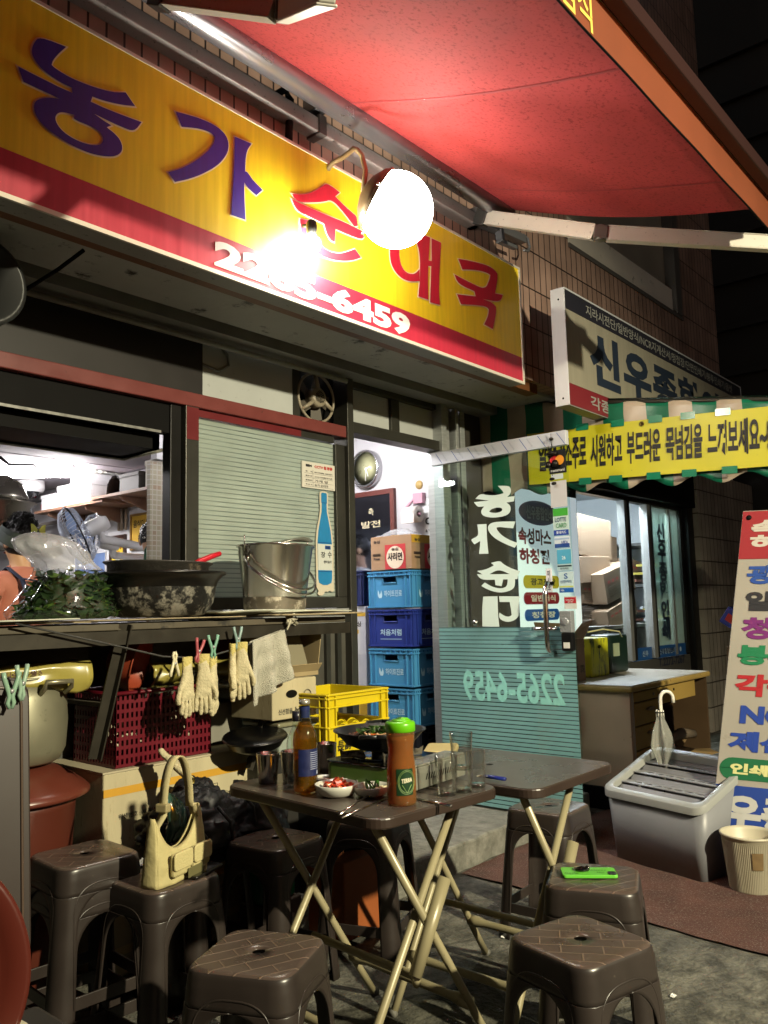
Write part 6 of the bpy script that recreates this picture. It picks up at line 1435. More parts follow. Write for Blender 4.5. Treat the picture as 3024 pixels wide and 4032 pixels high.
# round brown tray/lid at bottom left and white dish
t = thing('round_brown_tub', 'dark reddish-brown round tub lying on its side at the lower left edge', 'tub', (.55, 1.35, .45))
c = V((.465, 1.38, .69)); M = frame(c, (.85, -.52, 0), (0, 0, 1))
M = frame(c, (.93, -.35, 0), (0, .05, 1))
g = G(); g.lathe([(.205, 0), (.213, .006), (.213, .012), (.205, .016), (.18, .004), (.14, -.015), (.0001, -.02)], 72, M); part('body', g, mat('dark_brick_plastic', '#4a1c14', .3, var=.08, vs=3), t)
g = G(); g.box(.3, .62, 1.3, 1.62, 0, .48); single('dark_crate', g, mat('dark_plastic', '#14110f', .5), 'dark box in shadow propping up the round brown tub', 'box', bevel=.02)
c = atZ(50, 4060, .6)
g = G(); g.lathe([(.03, 0), (.062, .02), (.066, .03), (.058, .024), (.0001, .006)], 32, T(c.x - .045, c.y, .575)); single('white_bowl', g, mat('melamine_cream', '#b9b49c', .3), 'white bowl just peeping in at the bottom left corner', 'bowl')
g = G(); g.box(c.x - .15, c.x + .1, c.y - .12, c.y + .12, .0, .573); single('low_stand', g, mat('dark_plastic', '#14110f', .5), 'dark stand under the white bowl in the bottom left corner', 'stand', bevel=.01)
# ---- right of the counter: cartons, boxes and the yellow crate
t = thing('handled_carton', 'cream carton with an oval hand hole below the towel', 'carton', (2.42, 2.6, .62))
cx0, cx1, cy0, cz0, cz1 = 2.21, 2.45, 2.48, .8, .955
g = G(); g.box(cx0, cx1, cy0, cy0 + .25, cz0, cz1); part('box', g, M_bigc, t, bevel=.004)
Mh = facing_street(cx0, cy0 - .001, cz0); w_, h_ = cx1 - cx0, cz1 - cz0
g = G(); g.prism([(w_ * .42 + .03 * math.cos(a), h_ * .62 + .012 * math.sin(a) * (1.3)) for a in [i * 2 * PI / 20 for i in range(20)]], 0, .001, Mh); part('hand_hole', g, M_black, t)
g = G(); text_g(g, '신선함을', Mh @ Matrix.Translation((.03, .02, 0)), .075, .022, bold=.02); text_g(g, 'bobu', Mh @ Matrix.Translation((.12, .02, 0)), .055, .024, bold=.05)
for r in (.022, .019): g.tube([Mh @ V((w_ * .78 + r * math.cos(a), h_ * .55 + r * math.sin(a), .001)) for a in [i * 2 * PI / 20 for i in range(20)]], .0008, 4, True)
text_g(g, '100%', Mh @ Matrix.Translation((w_ * .78 - .013, h_ * .53, .001)), .026, .009, bold=.02)
part('lettering', g, MATS['carton_grey_ink'], t)
t = thing('open_carton', 'open cream carton with raised flaps beside the towel', 'carton', (2.4, 2.6, .96))
g = G(); g.box(2.24, 2.5, 2.52, 2.72, .958, .975)
z_ = .975
for (a, b_) in (((2.24, 2.52), (2.5, 2.52)), ((2.5, 2.52), (2.5, 2.72)), ((2.5, 2.72), (2.24, 2.72)), ((2.24, 2.72), (2.24, 2.52))):
    dx, dy = b_[1] - a[1], a[0] - b_[0]; n_ = V((dx, dy, 0)).normalized()
    h1 = .03 if a[1] == b_[1] == 2.52 else .17
    g.add([(a[0], a[1], z_), (b_[0], b_[1], z_), V((b_[0], b_[1], z_ + h1)) + n_ * .025, V((a[0], a[1], z_ + h1)) + n_ * .025], [(0, 1, 2, 3)])
part('box', g, mat('open_card', '#8d7d5c', .75, var=.1, vs=5), t, solid=.004)
g = G(); g.prism(rrect(0, .17, 0, .2, .03), 0, .004, frame((2.3, 2.53, .985), (1, 0.1, 0), (0, .35, 1))); single('plastic_lid', g, mat('milky_lid', '#7d7763', .3), 'translucent plastic lid standing in the open carton', 'lid')  # loose container lid stood on edge
t = thing('clear_container', 'translucent plastic food container holding packets, under the handled carton', 'container', (2.35, 2.6, .63))
g = G(); g.box(2.26, 2.48, 2.5, 2.7, .66, .765); part('body', g, glass('milky_plastic', (.75, .8, .75), .6, haze=.35, hcol=(.45, .48, .42)), t, bevel=.01)
g = G(); g.box(2.25, 2.49, 2.49, 2.71, .768, .785); part('lid', g, mat('milky_cover', '#77755e', .35), t, bevel=.006)
g = G(); g.box(2.3, 2.4, 2.54, 2.66, .665, .73); part('packets', g, mat('packet_white', '#a9b0ae', .4, bump=.5, bs=50), t, bevel=.01)
g = G(); g.lathe([(.06, .0), (.1, .02), (.118, .05), (.125, .05), (.12, .058), (.0001, .045)], 36, T(2.14, 2.5, .7, 0, .1, -.12)); single('black_frying_pan', g, mat('black_pan_mat', '#0c0c0d', .3), 'black frying pan lying upside down on the big carton', 'pan')
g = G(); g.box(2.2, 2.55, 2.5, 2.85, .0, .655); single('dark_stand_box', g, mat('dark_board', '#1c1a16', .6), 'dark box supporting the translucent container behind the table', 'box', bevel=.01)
# yellow crate
yx0, yx1, yy0, yy1, yz0, yz1 = 2.36, 2.715, 2.33, 2.66, .64, .895
t = thing('yellow_crate', 'bright yellow bottle crate with open sides and black brush lettering behind the table', 'crate', ((yx0 + yx1) / 2, (yy0 + yy1) / 2, yz0))
My = mat('crate_yellow', '#c2ad16', .35, var=.05, vs=6)
H_ = yz1 - yz0
def yside(name, M, L_):
    g = G(); t0 = .008; g.box(0, L_, 0, H_ * .5, -t0, 0, M=M)
    g.box(0, L_, H_ * .78, H_, -t0, 0, M=M); g.box(0, L_ * .12, H_ * .5, H_ * .78, -t0, 0, M=M); g.box(L_ * .88, L_, H_ * .5, H_ * .78, -t0, 0, M=M)
    for zz in (.985, .93, .8, .5, .01): g.box(-.006, L_ + .006, H_ * zz - .004, H_ * zz + .003, .0, .01, M=M)
    for xx in (0, L_ * .11, L_ * .88, L_ - .006): g.box(xx, xx + .006, 0, H_, .0, .0095, M=M)
    part(name, g, My, t, bevel=.002)
yside('front_panel', facing_street(yx0, yy0, yz0), yx1 - yx0); yside('side_panel', facing_left(yx0, yy1, yz0), yy1 - yy0)
yside('back_panel', frame((yx1, yy1, yz0), (-1, 0, 0), (0, 0, 1)), yx1 - yx0); yside('far_side_panel', frame((yx1, yy0, yz0), (0, 1, 0), (0, 0, 1)), yy1 - yy0)
g = G(); nz = 5
for i in range(1, 5):
    x = yx0 + (yx1 - yx0) * i / 5; pts = [(yy0 + .01 + (yy1 - yy0 - .02) * k / 16, yz0 + H_ * (.42 + .07 * abs(math.sin(k / 16 * PI * 4)))) for k in range(17)]
    g.prism([(yy0 + .01, yz0 + .02)] + pts[:] + [(yy1 - .01, yz0 + .02)], 0, .003, frame((x, 0, 0), (0, 1, 0), (0, 0, 1)))
for i in range(1, 4):
    y = yy0 + (yy1 - yy0) * i / 4; pts = [(yx0 + .01 + (yx1 - yx0 - .02) * k / 20, yz0 + H_ * (.42 + .07 * abs(math.sin(k / 20 * PI * 5)))) for k in range(21)]
    g.prism([(yx0 + .01, yz0 + .02)] + pts + [(yx1 - .01, yz0 + .02)], 0, .003, frame((0, y, 0), (1, 0, 0), (0, 0, 1)))
part('bottle_dividers', g, My, t)
g = G(); Mf = facing_street(yx0, yy0 - .0015, yz0)
g.box(.055, .1, H_ * .33, H_ * .44, 0, .0008, M=Mf); text_g(g, '長壽', Mf @ Matrix.Translation((.05, H_ * .12, 0)), .085, H_ * .17, bold=.02, slant=.1); text_g(g, '쌀막걸리', Mf @ Matrix.Translation((.15, H_ * .14, 0)), .15, H_ * .15, bold=.02, slant=.15)
pl = part('lettering', g, MATS['banner_black'], t)
g = G(); text_g(g, '서울', Mf @ Matrix.Translation((.06, H_ * .36, .001)), .026, H_ * .055, bold=.02); part('tag_lettering', g, My, t)
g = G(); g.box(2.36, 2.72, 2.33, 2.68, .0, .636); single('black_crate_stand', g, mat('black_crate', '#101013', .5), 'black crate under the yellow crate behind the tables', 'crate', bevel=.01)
# green jug and bits under the table
t = thing('detergent_jug', 'green liquid jug with a lemon label under the table', 'jug', (2.1, 2.42, 0))
g = G(); M = T(2.16, 2.44, .17); g.prism(rrect(-.09, .09, -.05, .05, .03), 0, .2, M); g.lathe([(.04, .2), (.025, .225), (.025, .245), (.0001, .245)], 16, M); part('body', g, mat('jug_green', '#12603c', .3), t, bevel=.01)
g = G(); g.box(-.07, .05, .03, .15, 0, .001, M=facing_street(2.16, 2.389, .17)); part('label', g, mat('jug_label', '#9fb8c4', .4), t)
g = G(); g.lathe([(.02, 0), (.0001, .002)], 16, facing_street(2.125, 2.3875, .245), sx=1.3); g.lathe([(.018, 0), (.0001, .002)], 16, facing_street(2.165, 2.3875, .25)); part('lemon_print', g, mat('lemon', '#c8b83a', .5), t)
g = G(); g.box(2.06, 2.26, 2.38, 2.5, 0, .168); single('plain_box', g, mat('dark_card', '#3a3128', .7), 'dark brown box on the ground under the green jug', 'box', bevel=.006)
g = G(); g.box(2.3, 2.5, 2.2, 2.4, .02, .3); single('orange_box', g, mat('orange_card', '#8a4a20', .6, var=.1, vs=6), 'orange-brown box on the ground in the gap behind the table legs', 'box', bevel=.006)
# ================================================================ TABLES, STOOLS AND WHAT IS ON THEM
TZ = .72
M_tt = mat('table_laminate', '#49423d', .27, var=.1, vs=3, dirt='#57493f', dam=.12, ds=14)
M_te = mat('table_edge', '#30251f', .4, var=.1, vs=5)
M_tb = mat('beige_table_tube', '#8f8668', .38, metal=.1, var=.08, vs=6, dirt='#4a3a24', dam=.06, ds=30)
def table(x0, x1, y0, y1, label, rz=0):
    cx, cy = (x0 + x1) / 2, (y0 + y1) / 2; w2, d2 = (x1 - x0) / 2, (y1 - y0) / 2
    t = thing('folding_table', label, 'table', (cx, cy, 0), rz, 'brown folding tables set out in the street')
    g = G(); g.prism(rrect(-w2, w2, -d2, d2, .055, 7), TZ - .028, TZ - .0015); part('table_edge', g, M_te, t, world=False, bevel=.004)
    g = G(); g.prism(rrect(-w2 + .004, w2 - .004, -d2 + .004, d2 - .004, .052, 7), TZ - .0015, TZ); part('table_top', g, M_tt, t, world=False)
    g = G(); g.lathe([(.0001, .0005), (.012, .0005)], 20, T(.0, .0, TZ)) ; part('parasol_hole', g, M_black, t, world=False)
    xa, xb, ya = w2 - .07, w2 - .02, d2 - .09
    for s_ in (1, -1):            # two crossing U-frames
        yy = ya - (0 if s_ > 0 else .028)
        for e in (1, -1):
            g = G(); top = V((-s_ * xa, e * yy, TZ - .035)); foot = V((s_ * (xb + .04), e * yy, .011)); kn = top.lerp(foot, .8)
            g.tube([top, kn, kn.lerp(foot, .25) + V((s_ * .0, 0, -.004)), foot + V((0, 0, 0))], .0115, 12); part('leg', g, M_tb, t, world=False)
            g = G(); g.tube([foot + V((-s_ * .004, 0, .0)), foot + V((s_ * .012, 0, -.004))], .0135, 10); part('foot_cap', g, mat('grey_rubber', '#5c5a52', .7), t, world=False)
        k_ = V((-s_ * xa, 0, TZ - .035)).lerp(V((s_ * (xb + .04), 0, .011)), .80)
        g = G(); n_ = 14; g.tube([(k_.x, yy * (1 - 2 * i / n_), k_.z) for i in range(n_ + 1)], [.0125 + .006 * (abs(i - 7) > 5.5) for i in range(n_ + 1)], 12); part('cross_bar', g, M_tb, t, world=False)
        g = G(); g.tube([(-s_ * xa, yy, TZ - .036), (-s_ * xa, -yy, TZ - .036)], .011, 10); part('top_bar', g, M_tb, t, world=False)
    # sliding brace with open sleeve ends
    g = G(); a = V((xa, -ya - .02, TZ - .035)); b_ = V((-xb, -ya - .02, .011)); p0, p1 = a.lerp(b_, .27), a.lerp(b_, .62)
    g.tube([p0, p0.lerp(p1, .9)], .0165, 14, caps=False); g.tube([p0.lerp(p1, .88), p1 + V((.03, .01, -.0)), p1 + V((.06, .05, .0)), p1 + V((.06, 2 * ya - .02, .0))], .0105, 10); part('brace', g, M_tb, t, world=False, solid=.002)
    g = G(); m_ = p1 + V((.06, ya, .0)); g.tube([m_ + V((.012 * math.cos(i * PI / 8), .022 * math.sin(i * PI / 8), -.006)) for i in range(16)], .0016, 5, True); part('catch_ring', g, mat('cream_wire', '#c9bf8a', .4), t, world=False)
    return t
T1 = table(1.52, 2.01, 1.33, 1.985, 'nearer brown folding table laid with drinks, kimchi and a gas burner')
T2 = table(2.03, 2.53, 1.235, 1.87, 'farther brown folding table, mostly bare, butted against the laid one')
T2.location = (2.235, 1.57, 0); T1.location = (1.815, 1.668, 0); T1.rotation_euler = (0, 0, -.08)
# T1 carries the near edge; T2 a touch lower so that the tops do not cross
T2.location = (2.302, 1.545, -.003)
# ---- stools
M_st = mat('stool_brown', '#2b2522', .34, var=.18, vs=7, dirt='#4c433c', dam=.08, ds=60)
nt = M_st.node_tree; N = nt.nodes; L = nt.links
def seat_mat():
    m = mat('stool_seat_brown', '#463b35', .3, var=.2, vs=9, dirt='#6b5e54', dam=.16, ds=55)  # same plastic lighter than the sides: light on top put into colour
    nt = m.node_tree; N = nt.nodes; L = nt.links
    tc = N.new('ShaderNodeTexCoord'); mp = N.new('ShaderNodeMapping'); mp.inputs['Rotation'].default_value = (0, 0, PI / 4); L.new(tc.outputs['Object'], mp.inputs[0])
    br = N.new('ShaderNodeTexBrick'); br.offset = .5; L.new(mp.outputs[0], br.inputs[0]); br.inputs['Scale'].default_value = 1; br.inputs['Brick Width'].default_value = .105; br.inputs['Row Height'].default_value = .048; br.inputs['Mortar Size'].default_value = .0028; br.inputs['Mortar Smooth'].default_value = .5
    bp = N.new('ShaderNodeBump'); bp.inputs['Strength'].default_value = 1; bp.inputs['Distance'].default_value = .0035; L.new(br.outputs['Fac'], bp.inputs['Height']); L.new(bp.outputs[0], N['Principled BSDF'].inputs['Normal'])
    old = N['Principled BSDF'].inputs['Base Color'].links[0].from_socket; mx = N.new('ShaderNodeMix'); mx.data_type = 'RGBA'; L.new(br.outputs['Fac'], mx.inputs[0]); L.new(old, mx.inputs[6]); mx.inputs[7].default_value = lin('#6b5a4e'); L.new(mx.outputs[2], N['Principled BSDF'].inputs['Base Color'])
    return m
M_seat = seat_mat()
def build_stool():
    t = thing('plastic_stool', 'x', 'stool', (0, 0, 0), 0, 'brown plastic stools round the tables')
    H0 = .46; K = 6; RC = .045
    def hw(z): return .182 - (.182 - .140) * (z / H0) if z < H0 - .02 else .1402
    zar, zs_ = .385, .30
    def aw(z):   # half width of the arch opening
        a0 = .096 + .02 * (1 - z / .3)
        if z <= zs_: return a0
        if z >= zar: return 0.0
        return a0 * math.sqrt(max(0, 1 - ((z - zs_) / (zar - zs_)) ** 2))
    def P(q, sgn, s, z, h=None):       # quadrant side q, s = distance from mid-side along the perimeter
        h = h or hw(z); st = h - RC
        if s <= st: x, y = s * sgn, -h
        else:
            a = (s - st) / RC; x, y = (st + RC * math.sin(a)) * sgn, -h + RC - RC * math.cos(a)
        c_, d_ = math.cos(q * PI / 2), math.sin(q * PI / 2)
        return (x * c_ - y * d_, x * d_ + y * c_, z)
    def rows(zlist, fn_aw):
        out = []
        for z in zlist:
            h = hw(z); end = h - RC + RC * PI / 4; a = fn_aw(z); out.append([(a + (end - a) * k / K) for k in range(K + 1)])
        return out
    # legs: corner columns below the arch crown
    zl = [0, .05, .1, .15, .2, .25, zs_] + [zs_ + (zar - zs_) * math.sin(PI / 2 * k / 8) for k in range(1, 9)]
    for c_ in range(4):
        g = G()
        for (q, sgn) in ((c_, 1), ((c_ + 1) % 4, -1)):
            rs = rows(zl, aw); vs = []; 
            for z, r in zip(zl, rs): vs += [P(q, sgn, s, z) for s in r]
            fs = []; m = K + 1
            for j in range(len(zl) - 1):
                for k in range(K):
                    f = (j * m + k, j * m + k + 1, (j + 1) * m + k + 1, (j + 1) * m + k); fs.append(f if sgn > 0 else f[::-1])
            g.add(vs, fs, True)
        part('leg', g, M_st, t, world=False, solid=.005, weld=True)
    g = G(); zu = [zar, .395, .405, .42, .432, .443]
    top = [(.1395, .450), (.137, .4555), (.132, .459), (.124, .46)]
    for q in range(4):
        for sgn in (1, -1):
            vs = []; m = K + 1
            for z in zu: 
                h = hw(z); end = h - RC + RC * PI / 4; vs += [P(q, sgn, end * k / K, z) for k in range(K + 1)]
            for h, z in top:
                end = h - RC + RC * PI / 4; vs += [P(q, sgn, end * k / K, z, h) for k in range(K + 1)]
            # then towards the round hole
            for fr in (.6, .25, .0):
                r0 = .017
                for k in range(K + 1):
                    h = .124; end = h - RC + RC * PI / 4; p = V(P(q, sgn, end * k / K, .46, h)); an = math.atan2(p.y, p.x); rr = p.length
                    d = V((p.x, p.y)).length; nr = r0 + (d - r0) * fr; vs.append((nr * math.cos(an), nr * math.sin(an), .4598))
            fs = []; n = len(zu) + len(top) + 3
            for j in range(n - 1):
                for k in range(K):
                    f = (j * m + k, j * m + k + 1, (j + 1) * m + k + 1, (j + 1) * m + k); fs.append(f if sgn > 0 else f[::-1])
            ns = (len(zu) + 1) * K; g.add(vs, fs, True); g.mi[-len(fs):] = [1] * ns + [0] * (len(fs) - ns)
    g.lathe([(.0001, .452), (.019, .452)], 20, None, False, mi=2)  # black disc standing in for the dark inside of the hole
    part('seat', g, [M_seat, M_st, M_black], t, world=False, solid=.003, weld=True)
    for q in range(4):
        g = G(); R_ = Matrix.Rotation(q * PI / 2, 4, 'Z')
        h = hw(.12) - .012; g.box(-h + .03, h - .03, -h - .004, -h + .004, .09, .125, M=R_); part('stretcher', g, M_st, t, world=False, bevel=.002)
    # raised arch bead on each side
    g = G()
    for q in range(4):
        R_ = Matrix.Rotation(q * PI / 2, 4, 'Z'); pts = []
        for k in range(25):
            th = PI * k / 24; z = .315 + .095 * math.sin(th) ** .75 ; x = -math.cos(th); x = math.copysign(abs(x) ** .7, x) * .108
            pts.append(R_ @ V((x, -hw(z) - .001, z)))
        pts = [R_ @ V((-.114, -hw(.1) - .001, .1))] + pts + [R_ @ V((.114, -hw(.1) - .001, .1))]
        g.tube(pts, .0028, 5)
    part('moulded_ridge', g, M_st, t, world=False)
    return t
st0 = build_stool()
st0.scale = (.88, .88, 1)
SP = [((1018, 3748), .42, 'empty stool at the near left of the laid table'),
      ((2285, 3697), -.25, 'empty stool at the near right corner, below the stool with the green phone'),
      ((2335, 3452), .40, 'stool carrying a green-cased phone'),
      ((2160, 3172), .05, 'stool behind the bare table, beside the desk'),
      ((1085, 3300), .10, 'stool behind the laid table in front of the cartons'),
      ((645, 3450), .02, 'stool carrying the cream handbag and a dark phone')]
for i, (px, rz, lab) in enumerate(SP):
    p = atZ(px[0], px[1], .46)
    if i == 0: st0.location = (p.x, p.y, 0); st0.rotation_euler = (0, 0, rz); st0['label'] = lab
    else: copy_thing(st0, (p.x, p.y, 0), rz, lab)
copy_thing(st0, (1.362, 2.365, .062), -.06, 'empty stool in front of the brown tub at the left, nested on another')
copy_thing(st0, (1.362, 2.365, 0), -.06, 'stool nested beneath the empty one in front of the brown tub')
_u = atZ(1450, 3215, .46); copy_thing(st0, (_u.x, _u.y, 0), .35, 'stool in shadow right under the laid table, showing between its crossed legs')
copy_thing(st0, (1.86, 2.58 - .1, 0), .1, 'stool hidden under the heap of black jackets')
# dark stool in the gap
# ---- things on the tables
def on(px, py, z=TZ): return atZ(px, py, z)
M_cup = mat('polished_cup', '#b9b6b0', .16, metal=1, var=.05, vs=4)
def cup(px, py, label, s=1.0):
    p = on(px, py); t = thing('steel_cup', label, 'cup', tuple(p), 0, 'steel cups on the laid table')
    g = G(); g.lathe([(.027 * s, 0), (.0275 * s, .002), (.0335 * s, .082), (.0345 * s, .085), (.033 * s, .086), (.027 * s, .006), (.0001, .006)], 32); part('body', g, M_cup, t, world=False)
    return t
cup(1055, 3082, 'steel cup at the left corner of the laid table'); cup(1150, 3072, 'steel cup half hidden behind the bottles'); cup(1285, 3035, 'steel cup right behind the beer bottle')
# beer bottle
p = on(1203, 3122); t = thing('beer_bottle', 'half-full beer bottle with amber glass and a blue label', 'bottle', tuple(p))
prof = [(.0001, .004), (.028, .0), (.032, .004), (.0335, .012), (.0335, .145), (.031, .165), (.0225, .182), (.0165, .2), (.014, .235), (.0138, .246)]
g = G(); g.lathe(prof, 36, caps=False); part('glass', g, glass('pale_bottle_glass', (.93, .94, .88), .6, 3), t, world=False)
def liquid(name, col, dens=.0):
    if name in MATS: return MATS[name]
    m = bpy.data.materials.new(name); m.use_nodes = True; MATS[name] = m
    nt = m.node_tree; N = nt.nodes; L = nt.links; N.remove(N['Principled BSDF'])
    t_ = N.new('ShaderNodeBsdfTransparent'); t_.inputs[0].default_value = lin(col); d = N.new('ShaderNodeBsdfDiffuse'); d.inputs[0].default_value = lin(col); tl = N.new('ShaderNodeBsdfTranslucent'); tl.inputs[0].default_value = lin(col)
    a = N.new('ShaderNodeMixShader'); a.inputs[0].default_value = .5; L.new(d.outputs[0], a.inputs[1]); L.new(tl.outputs[0], a.inputs[2])
    b = N.new('ShaderNodeMixShader'); b.inputs[0].default_value = dens; L.new(t_.outputs[0], b.inputs[1]); L.new(a.outputs[0], b.inputs[2])
    gl = N.new('ShaderNodeBsdfGlossy'); gl.inputs['Roughness'].default_value = .05; c = N.new('ShaderNodeMixShader'); c.inputs[0].default_value = .06; L.new(b.outputs[0], c.inputs[1]); L.new(gl.outputs[0], c.inputs[2]); L.new(c.outputs[0], N['Material Output'].inputs[0])
    return m
g = G(); g.lathe([(.0001, .006), (.030, .006), (.0322, .014), (.0322, .144), (.030, .163), (.0215, .18), (.0165, .192), (.0001, .193)], 32); part('beer', g, liquid('beer_amber', '#d8a83a', .12), t, world=False)
g = G(); g.lathe([(.0342, .05), (.0342, .122)], 36, caps=False, a0=-2.9, a1=-.4); part('label', g, mat('label_navy', '#182048', .4, var=.2, vs=60), t, world=False)
g = G()
for k in range(9): g.lathe([(.0344, .068 + k * .0055), (.0344, .0695 + k * .0055)], 30, caps=False, a0=-1.9, a1=-.7)
g.lathe([(.0344, .053), (.0344, .062)], 12, caps=False, a0=-1.25, a1=-.8); part('label_print', g, mat('label_grey_ink', '#9aa0b4', .5), t, world=False)
g = G(); g.lathe([(.0145, .205), (.0148, .236)], 24, caps=False); part('neck_foil', g, mat('neck_blue', '#2a3566', .3, metal=.3), t, world=False)
g = G(); g.lathe([(.0148, .242), (.0158, .246), (.015, .254), (.0001, .256)], 24); part('crown_rim', g, mat('pale_cap', '#a8a49a', .3, metal=.6), t, world=False)
p = on(1172, 3098); t = thing('liquor_bottle', 'clear liquor bottle with a dark cap just behind the beer bottle', 'bottle', tuple(p))
g = G(); g.lathe([(.0001, .004), (.027, 0), (.0305, .006), (.0305, .12), (.027, .14), (.015, .165), (.012, .195)], 32, caps=False); part('glass', g, glass('clear_glass', (.92, .96, .95), .9), t, world=False)
g = G(); g.lathe([(.0138, .185), (.0142, .213), (.0001, .214)], 20); part('cap', g, mat('dark_navy_cap', '#1a1a26', .35), t, world=False)
g = G(); g.lathe([(.0308, .05), (.0308, .09)], 24, caps=False, a0=-2.6, a1=-1.3); part('label', g, mat('pale_label', '#a9b4b4', .5), t, world=False)
# side dishes
M_bowl = mat('white_melamine', '#b9b8ae', .25, coat=.3)
def dish(px, py, r, h, label, food=None):
    p = on(px, py, TZ + h); t = thing('side_dish', label, 'dish', (p.x, p.y, TZ), 0, 'white side dishes on the laid table')
    g = G(); g.lathe([(r * .55, 0), (r * .8, h * .25), (r * .96, h * .7), (r, h), (r * .97, h + .001), (r * .9, h * .7), (r * .7, h * .35), (.0001, h * .3)], 40); part('bowl', g, M_bowl, t, world=False)
    return t
t = dish(1325, 3085, .060, .033, 'largest white dish, heaped with red kimchi')
random.seed(31); kg = {0: G(), 1: G(), 2: G()}
for i in range(70):
    a = random.uniform(0, 2 * PI); r = random.random() ** .6 * .042; z = .016 + .022 * (1 - r / .045) + random.uniform(0, .008)
    k = random.choice((0, 0, 1, 1, 2)); M = T(r * math.cos(a) + .004, r * math.sin(a), z, random.uniform(0, 3), random.uniform(-.6, .6), random.uniform(-.6, .6)); s_ = random.uniform(.004, .01); kg[k].box(-s_, s_, -s_ * .7, s_ * .7, -.003, .003, M=M)
for k, (c_, n_) in enumerate((('#9a2414', 'kimchi'), ('#b8452a', 'kimchi'), ('#cc7a4a', 'radish'))): part(n_, kg[k], mat('kimchi' + str(k), c_, .2, var=.3, vs=60), t, world=False, bevel=.0015)
t = dish(1280, 3060, .036, .022, 'small white dish of pale red sauce behind the kimchi'); g = G(); g.lathe([(.031, .016), (.0001, .0165)], 24); part('sauce', g, mat('sauce_pink', '#9a5a48', .25), t, world=False)
t = dish(1357, 3076, .038, .022, 'small white dish with dark paste between kimchi and burner'); g = G(); random.seed(3)
for i in range(14): g.ball((random.uniform(-.02, .02), random.uniform(-.02, .02), .016), random.uniform(.003, .006), 5)
part('paste', g, mat('dark_paste', '#5a2418', .3), t, world=False)
t = dish(1462, 3092, .052, .028, 'white dish with green chillies and garlic beside the amber jar')
g = G()
for k, (a, ln) in enumerate(((.9, .05), (1.15, .045), (.6, .04))):
    d = V((math.cos(a), math.sin(a), .42)).normalized(); c_ = V((-.02 + .014 * k, -.01, .02)); g.tube([c_ - d * .012, c_, c_ + d * ln * .6, c_ + d * ln], [.004, .0085, .0075, .002], 10)
part('chilli', g, mat('chilli_green', '#2f5a1e', .2, var=.25, vs=30, coat=.5), t, world=False)
g = G(); random.seed(9)
for i in range(9): g.ball((random.uniform(.005, .035), random.uniform(-.028, .0), .018), .007, 6, sx=1.2)
part('garlic', g, mat('garlic', '#c6bd96', .4), t, world=False)
# spoon and chopsticks
M_spoon = mat('spoon_steel', '#c6c2ba', .16, metal=1)
def spoon_at(a, b_, label):
    t = thing('spoon', label, 'spoon', tuple(a)); d = (b_ - a).normalized(); M = frame(a + V((0, 0, .001)), d, d.cross(V((0, 0, 1))) * -1)
    L_ = (b_ - a).length
    g = G(); g.grid(lambda u, v: (L_ - .028 + (u - .5) * .06, (v - .5) * .042 * math.sqrt(max(0, 1 - (2 * u - 1) ** 2)) * (1.05 - .25 * u), .002 + .006 * ((2 * u - 1) ** 2 + (2 * v - 1) ** 2) * .6), 20, 10, M=M); part('spoon_bowl', g, M_spoon, t, solid=.001)
    g = G(); g.tube([M @ V((0, 0, .003)), M @ V((L_ * .5, 0, .007)), M @ V((L_ - .055, 0, .009))], [.0045, .0035, .003], 8, sy=.5); part('handle', g, M_spoon, t)
spoon_at(on(1335, 3213), on(1480, 3130), 'steel spoon laid beside the kimchi dish')
def chop(a, b_, label):
    t = single('chopsticks', (lambda g: (g.tube([a + V((0, 0, .003)), b_ + V((0, 0, .003))], [.003, .0018], 6), g.tube([a + V((.008, .003, .003)), b_ + V((.006, .0, .003))], [.003, .0018], 6), g)[-1])(G()), M_spoon, label, 'chopsticks'); return t
chop(on(1345, 3225), on(1520, 3148), 'pair of steel chopsticks beside the spoon')
chop(on(1775, 3180), on(1625, 3148), 'pair of steel chopsticks sticking out over the edge between jar and glasses')
# amber tea jar
p = on(1583, 3165); t = thing('tea_bottle', 'plastic bottle of amber tea with a bright green lid and dark green label', 'bottle', tuple(p))
jar = [(.0001, .003), (.034, .0), (.0375, .004), (.038, .012), (.038, .085), (.0365, .105), (.0335, .125), (.0332, .14), (.0365, .16), (.037, .178), (.0345, .188)]
g = G(); g.lathe(jar, 44, caps=False); part('plastic_shell', g, glass('amber_plastic', (.9, .72, .5), .5, haze=.14, hcol=(.5, .26, .09)), t, world=False)
g = G(); g.lathe([(.0001, .006), (.0355, .006), (.0362, .085), (.0345, .105), (.0318, .125), (.0314, .14), (.0345, .16), (.0345, .172), (.0001, .173)], 36); part('tea', g, liquid('tea_amber', '#c98242', .38), t, world=False)
g = G(); g.lathe([(.0365, .183), (.0395, .185), (.0395, .204), (.037, .2085), (.0001, .2105)], 44); g.lathe([(.026, .2085), (.024, .2135), (.0001, .2145)], 30, T(.004, 0, 0)); part('lid', g, mat('lime_lid', '#5aa80e', .3), t, world=False)
g = G(); g.tube([(.01, -.012, .213), (.012, .012, .213)], .012, 10, sy=.4); part('pour_spout', g, MATS['lime_lid'], t, world=False)
va = math.atan2(-p.y, -p.x)       # side facing the photographer
g = G(); g.lathe([(.0386, .028), (.0386, .094)], 24, caps=False, a0=va - .35, a1=va + .85); part('label', g, mat('label_darkgreen', '#16331c', .35, var=.3, vs=30), t, world=False)
g = G()
def wraptext(body, ang0, z0, wd, h, R_=.0392):
    q = G(); text_g(q, body, Matrix.Identity(4), wd, h, bold=.04, depth=0)
    g.add([(R_ * math.cos(ang0 + v.x / R_), R_ * math.sin(ang0 + v.x / R_), z0 + v.y + v.x * .12) for v in q.v], q.f)
wraptext('TERRA', va + .0, .058, .03, .011)
